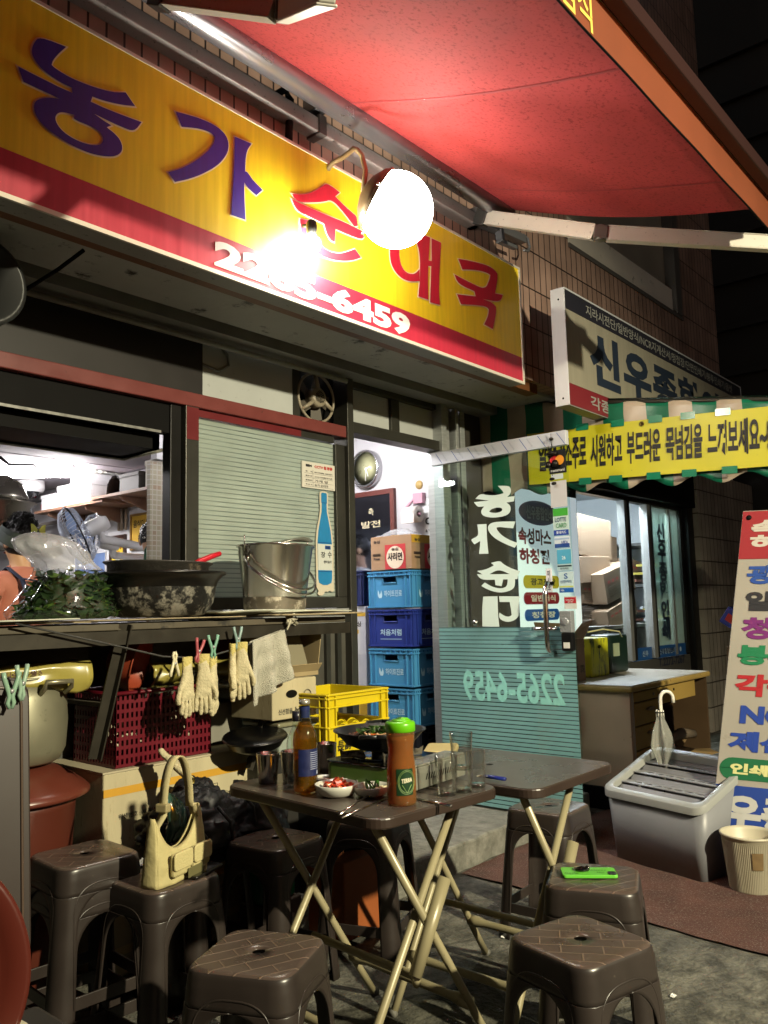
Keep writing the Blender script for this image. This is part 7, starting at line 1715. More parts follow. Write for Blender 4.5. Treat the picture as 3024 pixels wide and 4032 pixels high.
part('label_lettering', g, mat('label_cream_ink', '#c9c4a8', .4), t, world=False)
g = G()
for r in (.021, .024):
    g.tube([(.0389 * math.cos(va + .38 + r * math.cos(a) / .0389), .0389 * math.sin(va + .38 + r * math.cos(a) / .0389), .061 + 1.25 * r * math.sin(a)) for a in [k * 2 * PI / 36 for k in range(36)]], .0006, 4, True)
g.tube([(.0389 * math.cos(va + .38 + x / .0389), .0389 * math.sin(va + .38 + x / .0389), z) for x, z in ((-.013, .054), (.0, .034), (.013, .054))], .001, 4)
part('label_emblem', g, mat('emblem_green', '#7f9a5c', .4), t, world=False)
# gas burner
N_ = V((1.80, 1.47, TZ)); ex = V((.98, .06, 0)).normalized(); ey = V((-.06, .98, 0)).normalized()
t = thing('gas_burner', 'portable gas burner with green body and silver gas compartment', 'burner', tuple(N_)); Mb_ = frame(N_, ex, ey)
BWd, BD = .285, .30
g = G(); g.prism(rrect(0, BWd * .68 + .06, 0.0, BD, .02), .008, .062, Mb_); part('body', g, mat('burner_green', '#4e6a2c', .35, var=.06, vs=5), t, bevel=.006)
g = G(); g.prism(rrect(-.003, BWd * .68 + .063, .06, BD + .003, .02), .062, .069, Mb_); part('top_plate', g, mat('burner_steel_dark', '#6f747a', .12, metal=1), t, bevel=.003)
g = G(); g.prism([(0, .0), (.072, 0), (.07, .03), (.05, .062), (.02, .07), (0, .068)], 0, BWd, frame(Mb_ @ V((0.02, .085, 0.0)), ex, V((0, 0, 1))) @ Matrix.Rotation(PI / 2, 4, 'Y') @ Matrix.Rotation(0, 4, 'Z') @ Matrix.Rotation(PI, 4, 'Y')) if False else g.box(.0, BWd, -.002, .062, .006, .066, M=Mb_)
g.box(.0, BWd, .0, .07, .066, .072, M=Mb_)
part('gas_compartment', g, mat('burner_chrome', '#b0b0a2', .25, metal=.6, bump=.15, bs=14), t, bevel=.012)
g = G()
for k in range(12): g.add([(.075 + k * .012, -.0026, .028), (.079 + k * .012, -.0026, .028), (.086 + k * .012, -.0026, .044), (.082 + k * .012, -.0026, .044)], [(0, 1, 2, 3)], M=Mb_)
part('vent_slots', g, M_black, t, solid=.0006)
g = G(); cb = Mb_ @ V((BWd * .42, .185, .07)); g.lathe([(.085, 0), (.09, .003), (.08, .004), (.06, .001)], 36, Matrix.Translation(cb)); part('drip_ring', g, MATS['burner_steel_dark'], t)
g = G(); g.lathe([(.03, 0), (.03, .012), (.022, .014), (.0001, .014)], 24, Matrix.Translation(cb)); part('burner_head', g, mat('burner_head', '#2a2826', .4, metal=.7), t)
for k in range(4):
    a = PI / 4 + k * PI / 2; g = G(); R_ = Matrix.Translation(cb) @ Matrix.Rotation(a, 4, 'Z'); g.prism([(.045, 0), (.12, 0), (.125, .026), (.112, .018), (.085, .02), (.055, .02)], -.002, .002, R_ @ Matrix.Rotation(PI / 2, 4, 'X')); part('pan_support', g, mat('enamel_burnt', '#6d675a', .35, metal=.3, dirt='#12110f', dam=.5, ds=30), t)
# wok pan with stew
pc = on(1572, 2915, TZ + .14); pc = V((cb.x + .005, cb.y + .01, TZ + .09))
t = thing('stir_fry_pan', 'black iron pan of stir-fried sundae and green leaves on the gas burner', 'pan', tuple(pc))
g = G(); g.lathe([(.0001, 0), (.06, .0), (.1, .018), (.132, .052), (.138, .054), (.138, .057), (.13, .056), (.1, .024), (.06, .006), (.0001, .006)], 48); part('pan_body', g, mat('iron_pan', '#191a1b', .35, metal=.3, var=.15, vs=9), t, world=False)
g = G()
for s_ in (-1, 1): g.tube([(s_ * .05, -.125 * 1.0, .05), (s_ * .045, -.155, .056), (0, -.168, .058)], .006, 8)
Rm = Matrix.Rotation(-.9, 4, 'Z'); g.v = [Rm @ q for q in g.v]; part('loop_handle', g, MATS['iron_pan'], t, world=False)
g2 = G(); g2.add([Matrix.Rotation(PI, 4, 'Z') @ q for q in g.v], list(g.f), True); part('loop_handle', g2, MATS['iron_pan'], t, world=False)
random.seed(17); foods = [('rice_noodle', '#b08a6a', 90, .006), ('sausage_slice', '#4a2e26', 40, .011), ('carrot', '#b8582a', 40, .006), ('leaf', '#2c4a18', 150, .012)]
for nm, c_, n_, sz in foods:
    g = G()
    for i in range(n_):
        a = random.uniform(0, 2 * PI); r = random.random() ** .6 * .1; z = .026 + .02 * (1 - (r / .1) ** 2) + random.uniform(0, .007) + (.008 if nm == 'leaf' else 0)
        if nm == 'leaf': 
            if math.cos(a - 3.6) > .2 and r > .05: r *= .6
        M = T(r * math.cos(a), r * math.sin(a), z, random.uniform(0, 3), random.uniform(-.7, .7), random.uniform(-.7, .7))
        if nm == 'sausage_slice': g.lathe([(sz, -.003), (sz, .003)], 10, M)
        elif nm == 'leaf': g.add([(-sz * 1.4, 0, 0), (0, -sz * .6, .003), (sz * 1.4, 0, 0), (0, sz * .6, .003)], [(0, 1, 2, 3)], M=M)
        else: g.box(-sz * 1.6, sz * 1.6, -sz * .4, sz * .4, -.002, .002, M=M)
    part(nm, g, mat('food_' + nm, c_, .3, var=.3, vs=60), t, world=False)
g = G()
for k in range(2): g.tube([(.035 + .012 * k, .02 - .02 * k, .05), (.07, -.0 - .02 * k, .062), (.1, -.02 - .02 * k, .055)], [.004, .011, .003], 10, sy=.7)
part('green_pepper', g, mat('chilli_green', '#2f5a1e', .2), t, world=False)
# glasses
GL = glass('drinking_glass', (.985, .99, .985), .62, 2.2, .07)
GLb = glass('glass_base', (.86, .9, .86), .6, 2, .12)
def tumbler(px, py, label, r0=.0265, r1=.031, h=.105, z=TZ, print_=None):
    p = on(px, py); t = thing('beer_glass', label, 'glass', (p.x, p.y, z), 0, 'clear tumblers on the laid table')
    g = G(); g.lathe([(r0 * .9, .0), (r0, .003), (r0 + (r1 - r0) * .5, h * .5), (r1, h), (r1 - .0012, h + .0006), (r1 - .0024, h)], 36, caps=False); g.lathe([(r1 - .0024, h), (r0 - .0022, .012)], 36, caps=False); part('glass_wall', g, GL, t, world=False)
    g = G(); g.lathe([(r0 * .9, .0), (r0 - .001, .004), (r0 - .002, .01), (.0001, .0085)], 32); part('glass_base', g, GLb, t, world=False)
    if print_:
        va = math.atan2(-p.y, -p.x); q = G(); text_g(q, print_, Matrix.Identity(4), .016, .035, depth=0); g = G(); R_ = r1 - .001
        g.add([(R_ * math.cos(va + .5 + v.x / R_), R_ * math.sin(va + .5 + v.x / R_), h * .55 + v.y) for v in q.v], q.f); part('glass_print', g, mat('glass_ink', '#1c1c1c', .4), t, world=False)
    return t
tumbler(1760, 3130, 'front-left clear tumbler nearest the gas burner')
tumbler(1822, 3118, 'middle clear tumbler with another glass standing in it', print_=None)
tumbler(1878, 3098, 'clear tumbler at the right of the group', r0=.024, r1=.027, h=.1)
tumbler(1822, 3114, 'tall clear tumbler stacked inside the middle one', z=TZ + .058, r0=.0255, r1=.0325, h=.1, print_='kelly\n켈리\n맥주')
# blue bottle opener, tissue pack
a, b_ = on(1905, 3066), on(1990, 3078)
t = thing('bottle_opener', 'blue plastic bottle opener on the seam of the two tables', 'opener', tuple(a))
g = G(); g.tube([a + V((0, 0, .007)), a.lerp(b_, .3) + V((0, 0, .008)), b_ + V((0, 0, .007))], [.006, .0085, .0075], 10, sy=.7); part('handle', g, mat('blue_plastic', '#16246a', .25), t)
g = G(); d = (a - b_).normalized(); g.tube([a + V((0, 0, .006)) + d * (.012 - .012 * math.cos(i * PI / 6)) + d.cross(V((0, 0, 1))) * .009 * math.sin(i * PI / 6) for i in range(12)], .002, 6, True); part('steel_hook', g, M_spoon, t)
g = G(); c_ = on(1745, 2975, TZ); g.prism(rrect(-.09, .09, -.055, .055, .015), .0, .022, T(c_.x + .03, c_.y + .03, TZ, .55)); single('cream_tray', g, mat('cream_tray', '#b7a873', .5), 'cream rectangular tray lying behind the gas burner', 'tray', bevel=.006)
# ---- handbag, phones, jackets on the stools
hb = atZ(690, 3452, .462); ang = .30
t = thing('handbag', 'cream canvas shoulder bag with two flap pockets standing on a stool', 'bag', (hb.x, hb.y, .463), ang)
M_bag = mat('cream_canvas', '#aa9f70', .75, var=.12, vs=9, bump=.5, bs=24)
BL = .115
def bagf(u, v, side):
    x = (u - .5) * 2 * BL * (1 - .10 * v) ; 
    topz = .085 + .10 * abs(2 * u - 1) ** 2.2      # crescent mouth
    z = v * topz; y = side * (.035 * (1 - v) ** .5 * (1 - .35 * abs(2 * u - 1) ** 3) + .006) + .003 * noise.noise(V((u * 6, v * 6, side)))
    return (x, y, z)
g = G()
for s_ in (-1, 1): g.grid(lambda u, v: bagf(u, v, s_), 40, 18)
g.grid(lambda u, v: (bagf(u, 0, 1)[0], bagf(u, 0, 1)[1] * (2 * v - 1), .001), 30, 4)
for uu in (0, 1): g.grid(lambda u, v: (bagf(uu, v, 1)[0] + (.004 if uu else -.004) * math.sin(PI * u), bagf(uu, v, 1)[1] * (2 * u - 1), bagf(uu, v, 1)[2]), 6, 18)
part('bag_body', g, M_bag, t, world=False, solid=.003)
for s_ in (-1, 1):
    g = G(); cx = s_ * .046 + .008
    g.prism(rrect(cx - .04, cx + .04, .02, .085, .01), 0, .016, frame((0, -.040, .0), (1, 0, 0), (0, 0, 1))); part('pocket', g, M_bag, t, world=False, bevel=.006)
    g = G(); g.prism(rrect(cx - .043, cx + .043, .038, .088, .012), .015, .022, frame((0, -.040, .0), (1, 0, 0), (0, 0, 1))); part('pocket_flap', g, mat('flap_canvas', '#b3a878', .75, bump=.25, bs=160), t, world=False, bevel=.004)
g = G(); g.box(-.02, .05, -.0625, -.0595, .006, .034); part('pocket_patch', g, mat('olive_patch', '#5a5634', .7), t, world=False, bevel=.004)
def strapm(i): 
    th = PI * i / 30; return V((-math.cos(th) * .062 + .004, 0, .185 + math.sin(th) ** .9 * .155))
pts = [V((-BL * .86, 0, .10)), V((-BL * .78, 0, .16))] + [strapm(i) for i in range(31)] + [V((BL * .68, 0, .19)), V((BL * .82, 0, .14))]
g = G()
vs = []
for i, q in enumerate(pts):
    n_ = (pts[min(i + 1, len(pts) - 1)] - pts[max(0, i - 1)]).normalized(); o_ = n_.cross(V((0, 1, 0)))
    vs += [q + V((0, -.014, 0)), q + V((0, .014, 0))]
g.add(vs, [(2 * i, 2 * i + 1, 2 * i + 3, 2 * i + 2) for i in range(len(pts) - 1)], True); part('strap', g, mat('strap_canvas', '#a59a72', .8, bump=.2, bs=160), t, world=False, solid=.004)
g = G(); q = pts[3]; g.box(q.x - .012, q.x + .012, -.02, .02, q.z - .012, q.z + .012); part('strap_slider', g, mat('strap_tan', '#8f8460', .5), t, world=False, bevel=.004)
g = G(); g.tube([(.045 + .011 * math.cos(a), -.035, .155 + .011 * math.sin(a)) for a in [k * 2 * PI / 16 for k in range(16)]], .0014, 6, True)
ph = atZ(790, 3432, .463)
t = thing('mobile_phone', 'dark mobile phone lying in front of the handbag on the stool', 'phone', (ph.x, ph.y, .463), .35)
g = G(); g.prism(rrect(-.072, .072, -.035, .035, .009), 0, .008); part('case', g, mat('phone_dark', '#1d1b1a', .25, metal=.3), t, world=False, bevel=.002)
g = G(); g.prism(rrect(-.068, .068, -.031, .031, .007), .008, .0084); part('screen', g, mat('black_glass', '#050506', .06, coat=1), t, world=False)
pw = atZ(555, 3400, .463); g = G(); g.grid(lambda u, v: (pw.x - .03 + .08 * u, pw.y - .03 + .06 * v, .464 + .012 * abs(noise.noise(V((u * 5, v * 5, 8))))), 12, 12, smooth=False); single('plastic_wrapper', g, glass('wrapper', (.9, .9, .88), .8, haze=.25), 'clear plastic wrapper on the stool beside the handbag', 'wrapper')
# green phone with grip
ph = atZ(2318, 3443, .463)
t = thing('mobile_phone', 'phone in a lime green case with handwriting and a black round grip', 'phone', (ph.x, ph.y, .463), -.95)
g = G(); g.prism(rrect(-.076, .076, -.037, .037, .01), 0, .009); part('case', g, mat('lime_case', '#62b83a', .35), t, world=False, bevel=.002)
g = G(); g.prism(rrect(.05, .073, -.034, -.008, .006), .009, .0115); part('camera_bump', g, mat('black_plastic', '#101012', .3), t, world=False, bevel=.001)
g = G(); g.lathe([(.014, .009), (.02, .011), (.021, .015), (.0001, .021)], 24, T(-.018, .008, 0)); g.ball((-.004, -.0, .016), .008, 8); part('grip', g, mat('glossy_black', '#0c0a0a', .08, coat=1), t, world=False)
g = G(); text_g(g, 'pieces', T(.005, .0, .0092, .0), .045, .012, slant=.3); text_g(g, 'Mo!', T(.02, -.02, .0092, .0), .022, .012, slant=.3); text_g(g, 'hello', T(-.07, -.025, .0092, .0), .04, .01, slant=.3); part('handwriting', g, mat('pen_black', '#14260c', .5), t, world=False)
# black jacket heap with gloves on top
jc = V((1.86, 2.47, .465)); t = thing('black_jacket', 'heap of crumpled black jackets on a stool behind the handbag', 'jacket', tuple(jc))
def heap(u, v, sx, sy, sz, seed, c):
    a = u * 2 * PI; b_ = v * PI * .55
    d = V((math.cos(a) * math.cos(b_), math.sin(a) * math.cos(b_), math.sin(b_)))
    n_ = 1 + .28 * noise.noise(d * 1.8 + V((seed, 0, 0))) + .16 * abs(noise.noise(d * 4.5 + V((0, seed, 0)))) - .10 * abs(noise.noise(d * 10 + V((0, 0, seed))))
    return (c.x + d.x * sx * n_, c.y + d.y * sy * n_, c.z + d.z * sz * n_ - .02 * (1 - v))
M_jk = mat('black_nylon', '#15161a', .55, var=.25, vs=8, bump=.5, bs=26)
g = G(); g.grid(lambda u, v: heap(u, v, .225, .15, .165, 1.3, jc), 96, 48, closeu=True); part('jacket_body', g, M_jk, t)
g = G(); c2 = jc + V((.2, -.06, .02)); g.grid(lambda u, v: heap(u, v, .12, .11, .13, 5.1, c2), 60, 30, closeu=True); part('sleeve', g, M_jk, t)
g = G()
for k in range(3):
    a0 = jc + V((-.14 + .1 * k, -.15, .08 + .03 * k)); g.tube([a0, a0 + V((.03, -.03, -.05)), a0 + V((.05, -.02, -.12))], .006, 6)
g.tube([jc + V((.27, -.1, .08)), jc + V((.3, -.12, .03)), jc + V((.3, -.12, -.03)), jc + V((.27, -.12, -.05)), jc + V((.25, -.11, 0))], .004, 6); part('strap', g, M_jk, t)
g = G(); c3 = jc + V((-.19, -.1, .1)); g.grid(lambda u, v: (c3.x - .03 + .07 * u, c3.y - .03 * math.sin(PI * v) + .01 * noise.noise(V((u * 5, v * 5, 0))), c3.z - .08 + .17 * v - .05 * u * v), 14, 14); single('green_pouch', g, mat('green_foil', '#2c4a40', .25, var=.3, vs=12, coat=.6), 'shiny dark green pouch sticking up left of the black jackets', 'pouch', solid=.01)
g = G(); c4 = jc + V((.22, -.12, -.1)); g.grid(lambda u, v: heap(u, v, .09, .09, .14, 9.2, c4), 40, 20, closeu=True); single('teal_cloth', g, mat('dark_teal_cloth', '#1d2b2c', .7, bump=.4, bs=40), 'dark teal cloth hanging below the black jackets at the right', 'cloth')
gp = jc + V((-.1, -.08, .2)); t = glove(gp, 0, 'spare cotton glove lying upright on top of the black jackets', 1); t.rotation_euler = (PI * .72, .5, .6); t['group'] = 'spare gloves'; t.scale = (1.0, 1.0, .8)
# ================================================================ RIGHT-HAND SIDE
# ---- grey umbrella bin with ribs and holes
UB = thing('umbrella_bin', 'grey plastic umbrella bin with stepped rows of holes on the carpet', 'umbrella stand', (3.6, 1.62, 0))
fl0, fr0, br0 = V((3.79, 2.0, 0)), V((3.50, 1.36, 0)), V((3.96, 1.15, 0))
c0 = atZ(2405, 3380, 0); c1 = atZ(2775, 3492, 0); c2 = atZ(2900, 3440, 0)
u0 = (c1 - c0); LU = u0.length; ux = u0.normalized(); uy = V((-ux.y, ux.x, 0)); uy = uy if uy.x > 0 else -uy
DU = .36
M_ub = mat('grey_bin_plastic', '#747579', .42, var=.04, vs=3, dirt='#6b6c6c', dam=.06, ds=20)
Mu = frame(c0, ux, uy)
if (Mu.to_3x3() @ V((0, 0, 1))).z < 0: Mu = frame(c0, ux, uy); 
def UP(x, y, z): return c0 + ux * x + uy * y + V((0, 0, z))
zf, zb_ = .335, .475
def ring(inset, dz, f=1.0):
    i = inset; return i
g = G()
def shell(x, y, h): return UP(x, y, h)
e = .015
cs = [(0, 0), (LU, 0), (LU, DU), (0, DU)]
def rr(x0, x1, y0, y1, r): return rrect(x0, x1, y0, y1, r, 5)
bot_ = rr(e, LU - e, e, DU - e, .03); top_ = rr(-.012, LU + .012, -.012, DU + .012, .05)
def zt_(y): return zf + (zb_ - zf) * (y / DU)
vs = [UP(x, y, 0.0) for x, y in bot_] + [UP(x, y, zt_(y) - .02) for x, y in top_]
n_ = len(bot_); fs = [(i, (i + 1) % n_, n_ + (i + 1) % n_, n_ + i) for i in range(n_)] + [tuple(range(n_))[::-1]]
g.add(vs, fs, True); part('bin_body', g, M_ub, UB, solid=.004)
g = G(); lip = rr(-.024, LU + .024, -.024, DU + .024, .055); inn = rr(.012, LU - .012, .012, DU - .012, .035)
vs = [UP(x, y, zt_(y) - .03) for x, y in lip] + [UP(x, y, zt_(y) + .003) for x, y in lip] + [UP(x, y, zt_(y) + .003) for x, y in inn] + [UP(x, y, zt_(y) - .03) for x, y in inn]
fs = [(r * n_ + i, r * n_ + (i + 1) % n_, (r + 1) * n_ + (i + 1) % n_, (r + 1) * n_ + i) for r in range(3) for i in range(n_)]
g.add(vs, fs, True); part('rim', g, mat('grey_bin_rim', '#8f918e', .4), UB, bevel=.004)
M_hole = mat('bin_hole_dark', '#55564f', .6)
for k in range(4):      # stepped treads: narrow riser and tread with oval holes
    y0 = DU * (k + .12) / 4; y1 = DU * (k + 1.0) / 4; zz = zt_(y0) - .022
    g = G(); P_ = [(.014, y0 - .01), (LU - .014, y0 - .01), (LU - .014, y0 + .055), (.014, y0 + .055)]
    holes = [[(.06 + (LU - .12) * (j + .5) / 7 + .026 * math.cos(a), y0 + .024 + .010 * math.sin(a)) for a in [q * 2 * PI / 20 for q in range(20)]] for j in range(7)]
    Mt = frame(c0 + V((0, 0, zz)), ux, uy)
    q = G(); glyph_g(q, [P_] + holes, 0, None); g.add([UP(v.x, v.y, zz) for v in q.v], q.f)
    part('tread', g, mat('grey_bin_tread', '#85868a', .42), UB, solid=.004)
    g = G(); g.add([UP(.014, y0 + .055, zz), UP(LU - .014, y0 + .055, zz), UP(LU - .014, y1 - .0, zt_(y1) - .03), UP(.014, y1 - .0, zt_(y1) - .03)], [(0, 1, 2, 3)]); part('riser', g, M_ub, UB, solid=.003)
g = G()
for x in (.05, LU - .08):
    g.add([UP(x, -.002, zf - .075), UP(x + .004, -.002, zf - .075), UP(x + .004, -.012, zf - .03), UP(x, -.012, zf - .03)], [(0, 1, 2, 3)])
part('slots', g, M_black, UB, solid=.002)
# ---- folded clear umbrella in it
up_ = c0 + ux * .10 + uy * .30 + V((0, 0, .45))
t = thing('clear_umbrella', 'folded clear plastic umbrella with a white hooked handle standing in the grey bin', 'umbrella', tuple(up_))
g = G(); b0 = V((up_.x, up_.y, up_.z + .15)); 
hb_ = V((up_.x + .005, up_.y - .005, up_.z + .29)); side = -_x * 0 + V((RW @ V((1, 0, 0))).normalized())
side.z = 0; side.normalize(); rr_ = .032
pts = [b0 + V((0, 0, .075)), hb_ - V((0, 0, .06)), hb_] + [hb_ + side * (rr_ - rr_ * math.cos(a)) + V((0, 0, rr_ * math.sin(a) * 1.15)) for a in [PI * i / 10 for i in range(1, 11)]] + [hb_ + side * 2 * rr_ - V((0, 0, .02))]
g.tube(pts, .0085, 12); part('handle', g, mat('handle_white', '#d6d2c6', .35), t)
g = G()
def umb(u, v):
    a = u * 2 * PI; z = v; prof = [(0, .012), (.25, .02), (.5, .048), (.72, .038), (.9, .018), (1, .018)]
    for (a0, r0), (a1, r1) in zip(prof, prof[1:]):
        if a0 <= z <= a1 + 1e-9: r = r0 + (r1 - r0) * (z - a0) / (a1 - a0)
    r *= 1 + .35 * math.sin(a * 5 + z * 2) * (1 - abs(z - .55))
    return (up_.x + r * math.cos(a), up_.y + r * math.sin(a), up_.z - .12 + .345 * z)
g.grid(umb, 60, 30, closeu=True); part('clear_canopy', g, glass('umbrella_plastic', (.92, .93, .9), .9, rough=.15, haze=.3, hcol=(.55, .55, .5)), t)
g = G()
for i in range(8):
    a = 2 * PI * i / 8; g.tube([(up_.x + .019 * math.cos(a), up_.y + .019 * math.sin(a), up_.z + .205), (up_.x + .017 * math.cos(a), up_.y + .017 * math.sin(a), up_.z + .235)], .003, 6)
part('rib_tips', g, MATS['handle_white'], t)
g = G(); g.tube([(up_.x, up_.y, up_.z - .3), (up_.x, up_.y, up_.z + .24)], .004, 8); g.tube([(up_.x + .021 * math.cos(a), up_.y + .021 * math.sin(a), up_.z + .225) for a in [k * PI / 8 for k in range(16)]], .003, 5, True); part('shaft', g, mat('dark_shaft', '#2c2a26', .35, metal=.5), t)
# ---- wooden desk
DK = thing('wooden_desk', 'worn yellowish wooden desk with drawers standing in front of the print shop', 'desk', (5.3, 2.45, 0))
M_dk = mat('desk_yellow_wood', '#a58846', .5, var=.12, vs=4, dirt='#5c4420', dam=.1, ds=16, stretch=(.6, 1, 1))
M_dp = mat('desk_pink_panel', '#c4aa90', .55, var=.08, vs=4, dirt='#6f5c4a', dam=.08, ds=14)
M_dt = mat('desk_top_laminate', '#a39b8d', .35, var=.15, vs=5, dirt='#5c4420', dam=.12, ds=12)
dx0, dx1, dy0, dy1, dz = 4.77, 6.05, 2.19, 2.84, .735
g = G(); g.box(dx0 - .03, dx1, dy0 - .03, dy1, dz - .04, dz - .004); part('desk_edge', g, mat('desk_edge_wood', '#a3884a', .45, var=.15, vs=6, dirt='#4a3416', dam=.2, ds=20), DK, bevel=.012)
g = G(); g.box(dx0 - .02, dx1 - .01, dy0 - .02, dy1 - .01, dz - .004, dz); part('desk_top', g, M_dt, DK)
g = G(); g.box(dx0, dx0 + .02, dy0, dy1 - .02, .13, dz - .041); part('side_panel', g, M_dp, DK)
g = G(); g.box(dx0 - .02, dx0 + .45, dy0 + .02, dy1 - .03, .0, .128); part('plinth', g, M_black, DK)
g = G(); g.box(dx0 + .021, dx0 + .45, dy0 + .015, dy1 - .02, .13, dz - .041); part('carcass', g, mat('desk_carcass', '#5c4a30', .6), DK)
g = G(); g.box(dx0 + .02, dx0 + .05, dy0 - .002, dy0 + .015, .13, dz - .041); part('pale_stile', g, mat('pale_stile', '#b3a99a', .5), DK)
zz = [dz - .045, dz - .11, dz - .25, dz - .39, .14]
for k in range(4):
    g = G(); g.box(dx0 + .052, dx0 + .40, dy0 - .006, dy0 + .014, zz[k + 1] + .006, zz[k] - .004); dr = part('drawer_front', g, M_dk, DK, bevel=.003)
    g = G(); zc = (zz[k] + zz[k + 1]) / 2 + (.02 if k else 0)
    if k: g.prism(smooth_poly([(0, 0), (.05, -.012), (.1, -.006), (.11, .004), (.1, .014), (.04, .012)]), 0, .018, facing_street(dx0 + .2, dy0 - .006, zc))
    else: g.lathe([(.01, 0), (.01, .006), (.0001, .007)], 14, facing_street(dx0 + .33, dy0 - .006, zc))
    o = part('drawer_pull', g, mat('grey_pull', '#7d7562', .4), dr) if True else None
g = G(); g.box(dx0 + .45, dx1 - .22, dy0 + .004, dy0 + .02, dz - .155, dz - .045); part('centre_drawer', g, M_dk, DK, bevel=.003)
g = G(); g.lathe([(.008, 0), (.008, .005), (.0001, .006)], 14, facing_street(dx0 + .68, dy0 + .004, dz - .08)); part('lock', g, M_black, DK)
g = G(); g.box(dx0 + .46, dx1 - .2, dy1 - .1, dy1 - .08, .1, dz - .045); g.box(dx0 + .75, dx0 + .77, dy0 + .05, dy1 - .1, .12, dz - .16); part('knee_panel', g, mat('dark_knee_board', '#4f3c26', .6, var=.15, vs=3), DK)
g = G(); g.box(dx1 - .03, dx1 - .005, dy0, dy1 - .02, 0, dz - .041); part('far_leg_panel', g, MATS['dark_knee_board'], DK)
# cardboard scraps under the desk
random.seed(12)
for k, (x, y, s_, c_, lab) in enumerate(((5.35, 2.3, .3, '#6a5236', 'torn brown cardboard propped under the desk, left piece'), (5.6, 2.35, .34, '#77603f', 'large folded cardboard piece under the middle of the desk'), (5.85, 2.25, .22, '#8a7148', 'small pale open carton at the right under the desk'), (5.5, 2.18, .2, '#4a3a2a', 'crumpled dark cardboard on the ground before the desk opening'))):
    g = G(); M = T(x, y, 0, random.uniform(-.8, .8), random.uniform(.1, .35))
    g.box(-s_ / 2, s_ / 2, 0, .008, 0, s_, M=M); g.box(-s_ / 2, s_ / 2, 0, s_ * .5, .01, .018, M=M); g.add([(-s_ / 2, 0, s_), (s_ / 2, 0, s_), (s_ / 2, -.12, s_ + .02), (-s_ / 2, -.1, s_ - .05)], [(0, 1, 2, 3)], M=M)
    single('cardboard_scrap', g, mat('scrap' + c_[1:], c_, .8, var=.2, vs=7), lab, 'cardboard', 'cardboard scraps under the desk', solid=.004)
g = G(); g.tube([(5.3, 2.22, .33), (5.55, 2.2, .36), (5.75, 2.2, .33)], [.03, .035, .03], 12); single('paper_roll', g, mat('wrap_roll', '#6d6050', .6, var=.2, vs=8), 'rolled brown wrapping lying over the cardboard under the desk', 'roll')
# things on the desk
t = thing('desk_carton', 'open brown carton at the left end of the desk beside the glass door', 'carton', (5.0, 2.66, dz), 0)
g = G(); g.box(4.79, 4.99, 2.58, 2.8, dz + .001, dz + .27); part('box', g, mat('desk_card', '#8a7058', .75, var=.08, vs=6), t, bevel=.003)
g = G(); g.add([(4.79, 2.58, dz + .27), (4.99, 2.58, dz + .27), (5.0, 2.52, dz + .39), (4.82, 2.5, dz + .37)], [(0, 1, 2, 3)]); g.add([(4.79, 2.8, dz + .27), (4.79, 2.58, dz + .27), (4.74, 2.56, dz + .37), (4.74, 2.8, dz + .38)], [(0, 1, 2, 3)]); part('flap', g, mat('desk_card_flap', '#96795c', .75), t, solid=.003)
g = G(); text_g(g, '사이즈를\n그대로', facing_street(4.82, 2.5785, dz + .05), .07, .05, bold=.02); text_g(g, 'mm\n규격', facing_street(4.915, 2.5785, dz + .05), .05, .05, bold=.03); part('lettering', g, MATS['carton_grey_ink'], t)
t = thing('paint_bin', 'bin wrapped in yellow and green willow-patterned sheet on the desk', 'bin', (5.25, 2.7, dz))
mw = mat('willow_print', '#b8b81c', .5, dirt='#123a22', dam=.42, ds=26, stretch=(1, 1, .22))
g = G(); g.box(5.15, 5.42, 2.62, 2.8, dz + .001, dz + .26); part('body', g, mw, t, bevel=.012)
g = G(); g.ball((5.28, 2.62, dz + .2), .018, 8, sx=1.4, sy=.3, sz=.7); part('torn_hole', g, M_black, t)
t = thing('green_canister', 'dark green plastic canister with a pale label beside the willow-patterned bin', 'canister', (5.6, 2.7, dz))
g = G(); g.box(5.48, 5.78, 2.64, 2.8, dz + .001, dz + .27); part('body', g, mat('canister_green', '#12241c', .35), t, bevel=.02)
g = G(); g.box(5.53, 5.62, 2.634, 2.6395, dz + .12, dz + .21); part('label', g, mat('pale_label2', '#8f9a7c', .5), t)
g = G(); g.tube([(5.2, 2.66, dz + .3), (5.35, 2.62, dz + .315), (5.6, 2.62, dz + .29), (5.75, 2.66, dz + .22)], .005, 6); single('looped_string', g, mat('cream_cord', '#b8b27c', .5), 'cream cord looped over the canister and the patterned bin', 'string')
# ---- cartons behind the print shop glass
def shopbox(x, y, z, w_, d_, h, rz, ry, label, word=True):
    t = thing('shop_carton', label, 'carton', (x, y, z), rz, 'cartons heaped behind the print shop glass')
    M = Matrix.Rotation(ry, 4, 'Y'); g = G(); g.box(-w_ / 2, w_ / 2, -d_ / 2, d_ / 2, 0, h, M=M); part('box', g, mat('shop_card', '#7c6650', .7, var=.06, vs=5), t, world=False, bevel=.004)
    if word:
        g = G(); Mf = M @ facing_street(-w_ / 2, -d_ / 2 - .0015, 0)
        for j in range(3): 
            g.tube([Mf @ V((w_ * .1 + a * w_ * .45, h * .2 + j * h * .1 + b_ * h * .1, .0005)) for a, b_ in ((0, 0), (1, 0), (1, 1), (0, 1))], .0012, 4, True)
        part('printed_table', g, MATS['carton_grey_ink'], t, world=False)
        g = G()
        for j in range(3): g.box(w_ * (.1 + j * .14), w_ * (.18 + j * .14), h * .62, h * .72, 0, .001, M=Mf)
        part('red_marks', g, mat('red_print', '#a04038', .6), t, world=False)
    return t
